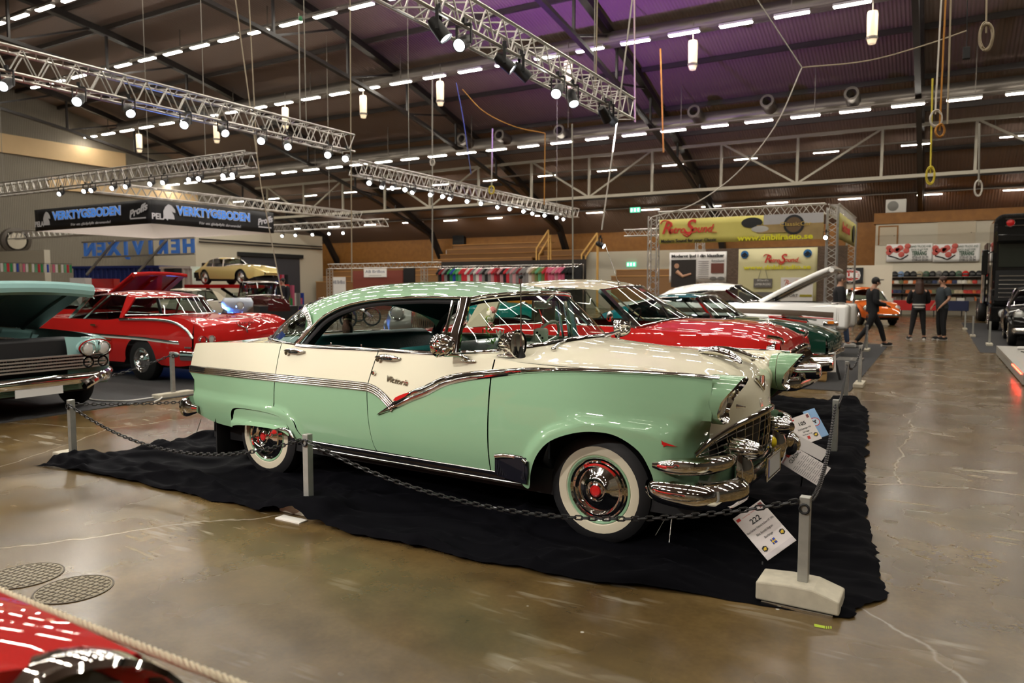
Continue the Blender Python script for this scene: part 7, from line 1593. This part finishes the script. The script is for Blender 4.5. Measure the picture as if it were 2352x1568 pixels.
for z in (3.5,3.72): m = MB(); m.box((.3,-.05,z),(2.2,-.02,z+.035)); m.build('light_bar', CHROME, tk, smooth=False)
for k in range(4): lamp(tk,.45+k*.55,-.05,3.61,.11,REDM if k % 2 == 0 else LENS,(0,-1,0),nm='roof_lamp')
m = MB(); m.box((-.02,-.25,.35),(2.52,.1,.85)); m.build('bumper', TB, tk, smooth=False, bevel=.05)
for sx in (.35,2.15): lamp(tk,sx,-.27,.62,.13,d=(0,-1,0))
for sx in (-.30,2.62): m = MB(); m.box((sx,.10,1.9),(sx+.18,.30,2.75)); m.bar((sx+.09,.2,2.6),(1.2 if sx > 0 else .05,.25,2.7),.04); m.build('side_mirror', TB, tk, bevel=.03)
m = MB(); m.box((.06,.5,2.2),(-.01,1.5,2.9)); m.build('side_window', mat('truck_glass',(0,0,0)), tk, smooth=False)
m = MB(); m.box((.35,2.5,.65),(2.15,12.5,.95)); m.build('frame', BLACK, tk, smooth=False)
m = MB(); m.prism([(2.5,.95),(12.5,.95),(12.5,1.3),(5.5,1.55),(3.0,3.3),(2.5,3.4)],(0.05,0,0),(0,1,0),(0,0,1),(2.4,0,0)); m.build('rear_deck', TB, tk, smooth=False)
for k in range(3): m = MB(); m.cyl((-.08,2.9+k*.30,.9),(-.08,2.9+k*.30,2.3),.07,n=12); m.build('exhaust_stack', CHROME, tk)
m = MB(); m.box((-.05,2.7,2.0),(.0,4.6,3.1)); m.build('painted_panel', mat('dark_rust_print',(.06,.03,.02),.5,noise=(3,.6)), tk, smooth=False)
for y in (1.1,8.8,10.2):
    for sx in (.16,2.34): wheel(tk,sx,y,-1 if sx < 1 else 1,.50,.28,(.29,.30),.32,RUBBER,CHROMED,False,ax=(-1 if sx < 1 else 1,0,0))
# motorcycles
def motorcycle(loc, rz, lab, bodyc, kind='bagger', glow=None):
    R = empty('motorcycle', loc, rz, lab, 'motorcycle', 'parked motorcycles'); C = paint('bike_'+bodyc[0], bodyc[1])
    def tor(x, r, t): 
        m = MB(); m.tube([V(x+r*cos(a),0,r+t+r*sin(a)) for a in [2*pi*k/28 for k in range(28)]], t, 10, closed=True); w_ = m.build('wheel', RUBBER, R)
        m = MB()
        for k in range(10): a = 2*pi*k/10; m.bar((x,0,r+t),(x+r*cos(a),0,r+t+r*sin(a)),.018)
        m.lathe([(r*.93,-.03),(r*.97,0),(r*.93,.03)],(x,0,r+t),(0,1,0),24); m.lathe([(.06,-.07),(.07,0),(.06,.07)],(x,0,r+t),(0,1,0),12); m.build('spokes', CHROME, w_)
    fx = 1.55 if kind == 'bagger' else 1.95; tor(0,.26,.065); tor(fx,.29 if kind == 'bagger' else .33,.055 if kind == 'bagger' else .035)
    m = MB(); a = [(-.36+.0,.50),(-.2,.66),(0,.71),(.22,.64),(.33,.52)]
    m.grid([[V(x,y,z-.02*abs(y)/.1) for x,z in a] for y in (-.11,-.06,0,.06,.11)]); m.build('rear_fender', C, R, solid=.012)
    a = [(fx-.36,.50),(fx-.2,.66),(fx,.715),(fx+.22,.64),(fx+.30,.5)]; m = MB(); m.grid([[V(x,y,z) for x,z in a] for y in (-.09,-.05,0,.05,.09)]); m.build('front_fender', C, R, solid=.012)
    m = MB(); m.tube(curve([V(.55,0,.80),V(.75,0,.90),V(1.0,0,.93),V(1.16,0,.88)],4),[.06]+[.13]*4+[.15]*4+[.12]*3+[.06],12); m.build('fuel_tank', C, R)
    m = MB(); m.tube(curve([V(-.10,0,.76),V(.15,0,.72),V(.40,0,.70),V(.62,0,.78)],4),[.07]+[.12]*4+[.14]*4+[.13]*3+[.06],10); m.build('seat', RUBBER, R)
    m = MB(); m.box((.45,-.14,.28),(.85,.14,.58)); 
    for x,t in ((.58,-.35),(.78,.35)): m.cyl((x,0,.5),(x+t*.5,0,.78),.10,n=12)
    m.build('engine', CHROMED, R, bevel=.03)
    for y in (-.18,.18): m = MB(); m.tube([V(.7,y,.34),V(.2,y,.26),V(-.45,y,.27)],[.035,.045,.05],10); m.build('exhaust_pipe', CHROME, R)
    for y in (-.10,.10): m = MB(); m.cyl((fx,y,.34),(1.18 if kind == 'bagger' else 1.15,y,.98),.028,n=10); m.build('fork', CHROME, R)
    m = MB(); m.tube(curve([V(1.0,-.42,1.10),V(1.12,-.25,1.12),V(1.2,0,1.02),V(1.12,.25,1.12),V(1.0,.42,1.10)],4),.018,8); m.build('handlebar', CHROME, R)
    if kind == 'bagger':
        m = MB(); P = [[V(1.22+.22*cos(t)*s,.40*sin(t)*s,z) for t in [-pi/2+pi*k/10 for k in range(11)]] for z,s in ((.86,.55),(.98,.95),(1.10,1.0),(1.22,.85))]; m.grid(P); m.build('fairing', glow or C, R, solid=.02)
        m = MB(); P = [[V(1.16+.14*cos(t)*s,.30*sin(t)*s,z) for t in [-pi/2+pi*k/8 for k in range(9)]] for z,s in ((1.22,1),(1.36,.85))]; m.grid(P); m.build('windscreen', GLASSD, R)
        for y in (-.27,.27): m = MB(); m.box((-.42,y-.10,.36),(.22,y+.10,.66)); m.build('saddlebag', glow or C, R, bevel=.06)
        lamp(R,1.45,0,1.02,.09)
    else: lamp(R,1.35,0,.98,.08)
    m = MB(); m.bar((.5,.16,.3),(.45,.34,.012),.02); m.build('side_stand', CHROME, R)
    return R
GLOW = mat('blue_lit_white',(.55,.62,.75),.3,coat=1)
b1 = onD(522,760,20.5); motorcycle((b1.x,b1.y,.0),-.45,'white touring motorcycle washed in blue light behind the red tail fins',('pale',(.42,.46,.55)),'bagger',GLOW)
ld = bpy.data.lights.new('blue_stand_lamp','POINT'); ld.energy = 130; ld.color = (.08,.25,1); ld.shadow_soft_size = .1; lo = bpy.data.objects.new('blue_stand_lamp', ld); COL.objects.link(lo); lo.location = (b1.x+.9,b1.y-.9,.9)
b2 = on_z(694,752); motorcycle((b2.x,b2.y,0),.2,'purple chopper with long fork near the tail window of the green car',('purple',(.06,.01,.14)),'chopper')
for i,(px,d,c_,lab) in enumerate(((742,748,('red',(.35,.02,.02)),'red chopper behind the purple one'),(716,741,('turquoise',(.02,.22,.28)),'turquoise chopper farther back among the motorcycles'))):
    b = on_z(px,d); motorcycle((b.x,b.y,0),.4+i*.5,lab,c_,'chopper')
ld = bpy.data.lights.new('violet_stand_lamp','POINT'); ld.energy = 30; ld.color = (.35,.1,1); ld.shadow_soft_size = .1; lo = bpy.data.objects.new('violet_stand_lamp', ld); COL.objects.link(lo); lo.location = (b2.x+.6,b2.y-1.2,.8)
# ------------------------------------------------------------------ people
SKIN = mat('skin',(.48,.26,.17),.5); JEANS = mat('blue_denim',(.05,.075,.14),.8); BLKC = mat('black_cloth',(.008,.008,.010),.8); GREYT = mat('charcoal_cotton',(.035,.045,.052),.85); SHOE = mat('white_sneaker',(.60,.58,.55),.6); HAIRB = mat('brown_hair',(.045,.018,.010),.5); HAIRD = mat('dark_hair',(.012,.010,.010),.6); HAIRG = mat('grey_hair',(.12,.10,.09),.6)
def skin(name, chains, parent, m_, sub=2):
    """chains: list of [(point, radius), ...]; shared points join the limbs into one surface"""
    vs = []; rs = []; es = []; idx = {}
    for ch in chains:
        prev = None
        for p,r in ch:
            k = tuple(round(c,4) for c in p)
            if k not in idx: idx[k] = len(vs); vs.append(p); rs.append(r)
            i = idx[k]
            if prev is not None and prev != i: es.append((prev,i))
            prev = i
    me = bpy.data.meshes.new(name); me.from_pydata(vs, es, []); me.materials.append(m_); o = bpy.data.objects.new(name, me); COL.objects.link(o)
    if parent: o.parent = parent
    md = o.modifiers.new('skin','SKIN'); md.use_smooth_shade = True
    if not me.skin_vertices: 
        bm = bmesh.new(); bm.from_mesh(me); bm.verts.layers.skin.verify(); bm.to_mesh(me); bm.free()
    for i,r in enumerate(rs):
        d = me.skin_vertices[0].data[i]; rr = r if isinstance(r,tuple) else (r,r); d.radius = rr; d.use_root = (i == 0)
    s = o.modifiers.new('subd','SUBSURF'); s.levels = s.render_levels = sub
    return o
def person(loc, rz, lab, J, top, legs, hair, shoe, h=1.0, sleeves=True, extra=None):
    R = empty('person', loc, rz, lab, 'person', None); R.scale = (h,h,h)
    pel,wa,ch,nk,hd = J['pelvis'],J['waist'],J['chest'],J['neck'],J['head']
    def hand(w_, e):
        d = (Vector(w_)-Vector(e)).normalized(); _,a,b = frame_of(d); W_ = Vector(w_); palm = W_+d*.05; out = [[(tuple(W_),.026),(tuple(palm),(.034,.018)),(tuple(palm+d*.035),(.036,.014))]]
        for k,(o_,l_) in enumerate(((-.027,.062),(-.009,.072),(.009,.068),(.026,.052))):
            p0 = palm+d*.035; p1 = palm+d*.055+a*o_; out.append([(tuple(p0),(.036,.014)),(tuple(p1),.009),(tuple(p1+d*l_*.55-b*.008),.0085),(tuple(p1+d*l_-b*.026),.007)])
        out.append([(tuple(palm),(.034,.018)),(tuple(palm+a*.038+d*.015),.010),(tuple(palm+a*.05+d*.045-b*.012),.008)]); return out
    chains = [[(pel,.13),(wa,(.135,.11)),(ch,(.16,.12)),(nk,.058),((lerp(nk[0],hd[0],.5),lerp(nk[1],hd[1],.5),lerp(nk[2],hd[2],.5)),.056),(hd,(.080,.092)),((hd[0]-.005,hd[1],hd[2]+.09),(.070,.080))]]
    f = J.get('face',(1,0)); chains.append([(hd,(.080,.092)),((hd[0]+.085*f[0],hd[1]+.085*f[1],hd[2]-.01),.022),((hd[0]+.105*f[0],hd[1]+.105*f[1],hd[2]-.022),.012)])
    for s in ('l','r'):
        sh,el,wr = J['sh'+s],J['el'+s],J['wr'+s]; hp,kn,an,to = J['hip'+s],J['kn'+s],J['an'+s],J['to'+s]
        chains += [[(ch,(.16,.12)),(sh,.062),(el,.044),(wr,.030)]]+hand(wr,el)
        chains += [[(pel,.13),(hp,.095),(kn,.062),(an,.042),(to,.035)]]
    body = skin('body', chains, R, SKIN)
    # clothes follow the body a little outside it
    shz = (Vector(J['shl'])+Vector(J['shr']))/2; secs = [((pel[0],pel[1],pel[2]-.07),.150,.185),((pel[0],pel[1],pel[2]+.03),.145,.180),(wa,.140,.165),(lerp(Vector(wa),Vector(ch),.55),.150,.180),(ch,.155,.200),(lerp(Vector(ch),shz,.75),.130,.215),(shz+V(0,0,.045),.095,.150),(lerp(shz,Vector(nk),.75),.070,.078)]
    m = MB(); m.grid([[Vector(c)+V(a*cos(t),b*sin(t),0) for t in [2*pi*k/20 for k in range(20)]] for c,a,b in secs], cv=True); m.build('top', top, R, subd=1)
    for s in ('l','r'):
        sh,el,wr = [Vector(J[k+s]) for k in ('sh','el','wr')]; sw = V(sh.x,sh.y*.80,sh.z-.01)
        m = MB(); P = curve([sw,lerp(sh,el,.25),el,lerp(el,wr,.92)],4) if sleeves else curve([sw,lerp(sh,el,.3),lerp(sh,el,.72)],4); n = len(P); m.tube(P,[lerp(.088,.052 if sleeves else .072,k/(n-1)) for k in range(n)],12); m.build('sleeve', top, R)
    t = [[(pel,(.16,.135)),((pel[0],pel[1],pel[2]+.10),(.155,.130))]]
    for s in ('l','r'):
        hp,kn,an = [Vector(J[k+s]) for k in ('hip','kn','an')]; t.append([(pel,(.16,.135)),(tuple(hp),.108),(tuple(kn),.076),(tuple(lerp(kn,an,.95)),J.get('cuff',.058))])
    skin('trousers', t, R, legs)
    for s in ('l','r'):
        an,to = Vector(J['an'+s]),Vector(J['to'+s]); d = (to-an); d.z = 0; d.normalize(); b = V(an.x,an.y,an.z-.03)
        m = MB(); m.tube([b-d*.07,b-d*.02,b+d*.07,b+d*.14,b+d*.19],[.036,.048,.046,.044,.025],12); o = m.build('shoe', shoe, R)
        m = MB(); m.tube([b-d*.08+V(0,0,-.03),b+d*.19+V(0,0,-.03)],[.038,.036],10); m.xform(Matrix.Translation((0,0,0))); m.build('sole', SHOE, o)
    if hair:
        hm,kind = hair; rows = []
        if kind == 'long':
            m = MB(); m.tube(curve([V(hd[0]-.01,hd[1],hd[2]+.14),V(hd[0]-.03*f[0],hd[1]-.03*f[1],hd[2]+.06),V(hd[0]-.06*f[0],hd[1]-.06*f[1],hd[2]-.08),V(hd[0]-.09*f[0],hd[1]-.09*f[1],hd[2]-.26),V(hd[0]-.08*f[0],hd[1]-.08*f[1],hd[2]-.38)],4),[.04]+[.10]*4+[.115]*4+[.12]*4+[.09]*3+[.03],14); m.build('hair', hm, R)
        else:
            m = MB(); m.ball((hd[0]-.018*f[0],hd[1]-.018*f[1],hd[2]+.055),(.098,.095,.105),16,10); m.build('hair', hm, R)
            if kind == 'cap': m = MB(); m.ball((hd[0]+.10*f[0],hd[1]+.10*f[1],hd[2]+.085),(.09,.075,.014),14,6); m.build('cap_peak', hm, R)
    for s in (-1,1):
        m = MB(); n = V(-f[1],f[0],0)*s; c = Vector(hd); m.ball(c+V(f[0],f[1],0)*.082+n*.032+V(0,0,.018),(.012,.012,.008),8,6); m.build('eye', INK, R)
        m = MB(); m.ball(c+n*.088+V(0,0,0),(.018,.012,.030),8,6); m.build('ear', SKIN, R)
    m = MB(); c = Vector(hd)+V(f[0],f[1],0)*.088+V(0,0,-.052); m.ball(c,(.012+.012*abs(f[1]),.012+.012*abs(f[0]),.006),8,6); m.build('mouth', mat('lip',(.35,.12,.10),.5), R)
    return R
def pose(**k):
    J = dict(pelvis=(0,0,.96),waist=(0,0,1.12),chest=(-.01,0,1.34),neck=(0,0,1.50),head=(.03,0,1.62),shl=(-.01,.19,1.42),shr=(-.01,-.19,1.42),ell=(.0,.24,1.14),elr=(.0,-.24,1.14),wrl=(.08,.22,.90),wrr=(.08,-.22,.90),
        hipl=(0,.095,.90),hipr=(0,-.095,.90),knl=(.02,.11,.50),knr=(.02,-.11,.50),anl=(-.02,.12,.095),anr=(-.02,-.12,.095),tol=(.13,.13,.045),tor=(.13,-.13,.045)); J.update(k); return J
q = on_z(2107,781); w1 = person((q.x,q.y,0), radians(98), 'woman seen from behind in black with a white striped hem, in the aisle', pose(ell=(.10,.25,1.12),elr=(.10,-.25,1.12),wrl=(.28,.10,1.16),wrr=(.28,-.08,1.16),knl=(0,.14,.50),anl=(-.05,.20,.095),tol=(.09,.24,.045),knr=(.02,-.13,.50),anr=(0,-.17,.095),tor=(.14,-.20,.045),cuff=.046), BLKC, BLKC, (HAIRB,'long'), BLKC, .97)
for k in range(2): m = MB(); m.lathe([(.172,-.022),(.176,0),(.172,.022)],(0,0,.965+k*.075),(0,0,1),20); m.xform(Matrix.Diagonal((.86,1,1,1))); m.build('white_hem_stripe', SHOE, w1)
q = on_z(2161,782); person((q.x,q.y,0), radians(208), 'bearded man in charcoal T-shirt standing opposite the woman', pose(elr=(-.06,-.26,1.16),wrr=(.10,-.24,.98),ell=(-.04,.27,1.16),wrl=(.13,.20,.96),wa=(0,0,0),waist=(.05,0,1.12)), GREYT, BLKC, (HAIRB,'short'), BLKC, 1.02, False)
q = on_z(2001,797); person((q.x,q.y,0), radians(25), 'man in black jacket and cap walking along the aisle looking at his phone', pose(head=(.07,0,1.60),ell=(.02,.25,1.13),wrl=(.28,.16,1.06),elr=(.0,-.25,1.13),wrr=(.26,-.12,1.06),knl=(.24,.10,.52),anl=(.36,.10,.10),tol=(.50,.11,.06),knr=(-.12,-.10,.52),anr=(-.44,-.10,.12),tor=(-.31,-.10,.05),cuff=.056), BLKC, BLKC, (HAIRD,'cap'), BLKC, 1.0)
q = on_z(1925,799); person((q.x,q.y,0), radians(15), 'grey-haired man in dark jacket and blue jeans passing behind the white coupe', pose(knl=(.16,.10,.52),anl=(.22,.10,.10),tol=(.37,.11,.05),knr=(-.04,-.10,.50),anr=(-.26,-.10,.12),tor=(-.13,-.10,.05)), BLKC, JEANS, (HAIRG,'short'), SHOE, 1.03)
q = onD(652,737,30); person((q.x,q.y,.0), radians(-80), 'person in dark jacket and pale trousers standing among the motorcycles', pose(), BLKC, mat('pale_trousers',(.32,.30,.36),.8), (HAIRD,'cap'), BLKC, 1.05)
# ------------------------------------------------------------------ more posts, chains, small things on the floor
def bgpost(px,py,lab,along=(0,1)):
    q = on_z(px,py); return post((q.x,q.y), lab, 'flat', .62 if True else 0, along), q
_,qa = bgpost(398,910,'galvanised chain post on the carpet edge behind the green tail')
_,qb = bgpost(1974,886,'galvanised chain post at the aisle side of the dark green coupe')
_,qc = bgpost(1990,806,'galvanised chain post near the walking man')
chain((qa.x,qa.y,.58),(qa.x-.1,qa.y-3.2,.58),.26,'black chain from the carpet edge post toward the aqua car',.05,.006)
chain((qb.x,qb.y,.58),(qc.x,qc.y,.58),.20,'black chain along the aisle beside the dark green coupe',.05,.006)
chain((qb.x,qb.y,.58),(POSTS[4][0],POSTS[4][1],.505),.16,'black chain joining the cloth corner to the next display',.05,.006)
for i,(px,py) in enumerate(((2216,757),(2234,773),(2272,793))): bgpost(px,py,'galvanised rope post beside the black truck carpet, %s from the aisle end' % ['first','second','third'][i])
q = on_z(1888,880); cr_ = empty('wooden_crate',(q.x-.25,q.y+.3,0),.1,'slatted wooden crate on the carpet before the dark green coupe','crate'); WOODC = mat('crate_wood',(.36,.22,.08),.7,noise=(6,.2))
for z in (.03,.15,.27):
    m = MB(); m.box((-.28,-.20,z),(.28,-.18,z+.09)); m.box((-.28,.18,z),(.28,.20,z+.09)); m.box((-.28,-.18,z),(-.26,.18,z+.09)); m.box((.26,-.18,z),(.28,.18,z+.09)); m.build('slats', WOODC, cr_, smooth=False)
m = MB(); m.box((-.26,-.18,.01),(.26,.18,.03)); m.build('bottom', WOODC, cr_, smooth=False)
for i,(x,y) in enumerate(((-.25,-.17),(.25,-.17),(.25,.17),(-.25,.17))): m = MB(); m.box((x-.02,y-.012,.0),(x+.02,y+.012,.37)); m.build('corner_post', WOODC, cr_, smooth=False)
q = on_z(1900,872); sf_ = empty('sign_easel',(q.x,q.y,0),.3,'black folding easel with a white sheet before the dark green coupe','easel')
m = MB(); m.bar((-.2,0,0),(-.05,.1,.6),.03); m.bar((.2,0,0),(.05,.1,.6),.03); m.bar((0,.45,0),(0,.1,.6),.03); m.build('frame', BLACK, sf_, smooth=False)
m = MB(); m.box((-.06,-.08,.12),(.12,-.06,.45)); m.xform(Matrix.Rotation(-.25,4,'X')); m.build('sheet', WHITEP, sf_, smooth=False)
q = on_z(1925,826); m = MB(); 
for k in range(6): m.bar((-.45,-.3+k*.12,.03),(.45,-.3+k*.12,.03),.03,.02); m.bar((-.45+k*.18,-.32,.03),(-.45+k*.18,.32,.03),.03,.02)
tag(m.build('floor_grating', ALU, smooth=False, loc=(q.x,q.y,0)),'bare aluminium grating lying on the carpet near the white coupe nose','grating')
m = MB(); m.tube(curve([on_z(198,908,.02),on_z(215,918,.02),on_z(290,920,.02),on_z(365,911,.02),on_z(368,916,.02),on_z(355,922,.02)],6),.010,6); tag(m.build('floor_cable', WHITE),'white cable lying on the grey carpet edge at left','cable')
m = MB(); p_ = on_z(2110,823); m.box((p_.x-.55,p_.y-.12,0),(p_.x+.55,p_.y+.12,.004)); tag(m.build('floor_drain', IRON2, smooth=False),'long dark drain cover in the aisle floor','drain cover')
# ------------------------------------------------------------------ hanging lines and coils
TANW = mat('tan_cord',(.36,.30,.21),.7); ORW = mat('orange_cord',(.45,.20,.03),.6); PALEW = mat('pale_cord',(.62,.58,.52),.6); YCOIL = mat('yellow_cord',(.62,.50,.05),.6)
def line(pts, y, m_, lab, r=.012, name='hanging_cable', up=True):
    P = [on_Y(px,py,y) for px,py in pts]
    if up: P = [V(P[0].x,y,roofz(y)-.05)]+P if P[0].z < roofz(y)-.3 and pts[0][1] <= 2 else P
    m = MB(); m.tube(curve(P,6) if len(P) > 2 and not up else P, r, 6); return tag(m.build(name, m_), lab, 'cable', 'hanging cables')
L_ = [([(541,0),(600,430),(652,700)],18,TANW,'tan rope slanting down from the roof beside the blue lit motorcycle'),([(572,0),(590,352)],16,TANW,'tan cord dropping to the long left truss'),
 ([(686,30),(690,325)],16,WIRE,'grey line with a green hook above the long left truss'),([(804,0),(808,648)],14,TANW,'tan cord falling straight to the roof of the green car'),
 ([(993,165),(993,600)],22,WIRE,'grey cord hanging over the middle of the green roof'),([(1131,295),(1129,440)],24,WIRE,'thick grey cable dropping to the middle truss'),([(1314,285),(1316,640)],20,WIRE,'thin cord hanging left of the cream wall'),
 ([(1452,0),(1418,275),(1382,528)],13,PALEW,'bright white rope slanting down past the end of the top truss'),([(1457,0),(1459,280)],26,TANW,'tan cord at the right of the top centre truss'),([(1372,0),(1368,215)],13.5,TANW,'cord dropping to the end of the top centre truss'),
 ([(1517,112),(1524,350)],30,ORW,'orange cord over the yellow stand'),([(2162,0),(2148,262)],14,PALEW,'pale cord holding the coiled cable at right'),([(2172,0),(2158,300)],14,ORW,'orange cord beside the coiled cable at right'),([(2184,0),(2176,285)],14,TANW,'tan cord right of the coiled cable'),
 ([(2142,180),(2137,398)],16,YCOIL,'yellow cord above the yellow coil'),([(2250,283),(2248,426)],20,WIRE,'grey cord above the pale coil at right'),([(2266,0),(2265,76)],12,TANW,'tan cord above the tan coil at top right')]
for pts,y,mm,lab in L_: line(pts,y,mm,lab,.0011*y if y > 11 else .012)
for pts,y,mm,lab in (([(1740,0),(1842,155)],20,WIRE,'thin guy line reaching the cable knot at upper right'),([(1842,155),(1780,290),(1690,400),(1590,470),(1498,498)],22,PALEW,'slack pale cable sagging to the yellow stand'),([(1842,155),(1990,140),(2120,105),(2222,70)],22,TANW,'slack tan cable spanning toward the top right'),
 ([(1062,205),(1110,255),(1180,290),(1252,306)],20,ORW,'orange cable sagging between girders behind the top truss'),([(1252,306),(1250,470)],20,ORW,'orange cable falling to the end of the middle truss'),([(1048,190),(1065,280),(1082,400)],24,mat('blue_cord',(.05,.08,.25),.6),'dull blue cord hanging above the middle truss')): line(pts,y,mm,lab,.017,up=False)
for px,py,y,rr,mm,lab in ((2150,272,14,.13,PALEW,'grey-white coiled cable bundle hanging at right'),(2159,300,14,.10,ORW,'orange coil under the grey-white bundle'),(2137,403,16,.15,YCOIL,'yellow cable coil hanging at right'),(2247,432,20,.17,PALEW,'pale cable coil hanging above the truck side'),(2265,84,12,.17,TANW,'tan cable coil hanging at the top right'),(993,372,22,.12,PALEW,'pale ring coil hanging over the middle truss'),(1129,436,24,.14,YCOIL,'yellow sling loop on the middle truss')):
    c = on_Y(px,py,y); m = MB(); random.seed(px)
    for k in range(6): s_ = random.uniform(.82,1.05); m.tube([c+V(cos(t)*rr*s_*(.55 if rr > .14 else .8)*.87,.03*sin(3*t+k)+.5*cos(t)*rr*s_*.5,sin(t)*rr*s_*1.1) for t in [2*pi*j/20 for j in range(20)]],.012,5,closed=True)
    tag(m.build('cable_coil', mm), lab, 'coil', 'hanging cable coils')
c = on_Y(690,43,16); m = MB(); m.ball(c,(.06,.06,.08),10,8); tag(m.build('hoist_hook', mat('green_hoist',(.03,.22,.08),.5)),'small green hoist hook under the roof at upper left','hoist')
c = on_Y(2220,118,14); m = MB(); m.box((c.x-.05,14-.05,c.z-.12),(c.x+.05,14.05,c.z+.06)); m.tube([V(c.x,14,c.z+.06),on_Y(2222,0,14)],.008,5); tag(m.build('hoist_control', BLACK, smooth=False, bevel=.015),'dark hoist control box hanging at the top right','hoist')
# suspension wires of the lighting trusses
for i,(x,y) in enumerate(((-5.55,6.5),(-5.55,12.6),(-12.75,5.5),(-12.75,12.6),(-15.15,19.5),(-15.25,30.5),(-29.5,14.2),(-18.5,14.3),(-25.9,17.5),(-25.4,26.5))):
    m = MB(); m.cyl((x,y,ZT+.15),(x,y,roofz(y)-.05),.010,n=6); tag(m.build('suspension_wire', WIRE), 'steel suspension wire holding the %s lighting truss' % ['top centre','top centre','long left','long left','middle','middle','banner','banner','rear left','rear left'][i], 'wire', 'suspension wires of the %s truss' % ['top centre','top centre','long left','long left','middle','middle','banner','banner','rear left','rear left'][i])
import os
if os.environ.get('DBG'):
    bpy.context.view_layer.update()
    for o in bpy.data.objects:
        if o.parent is None and o.name.split('.')[0] in ('motorcycle','hot_rod','bunting_line','sedan','person'):
            print('DBG',o.name,[round(c,2) for c in o.location],px_of(o.location),o.get('label'))
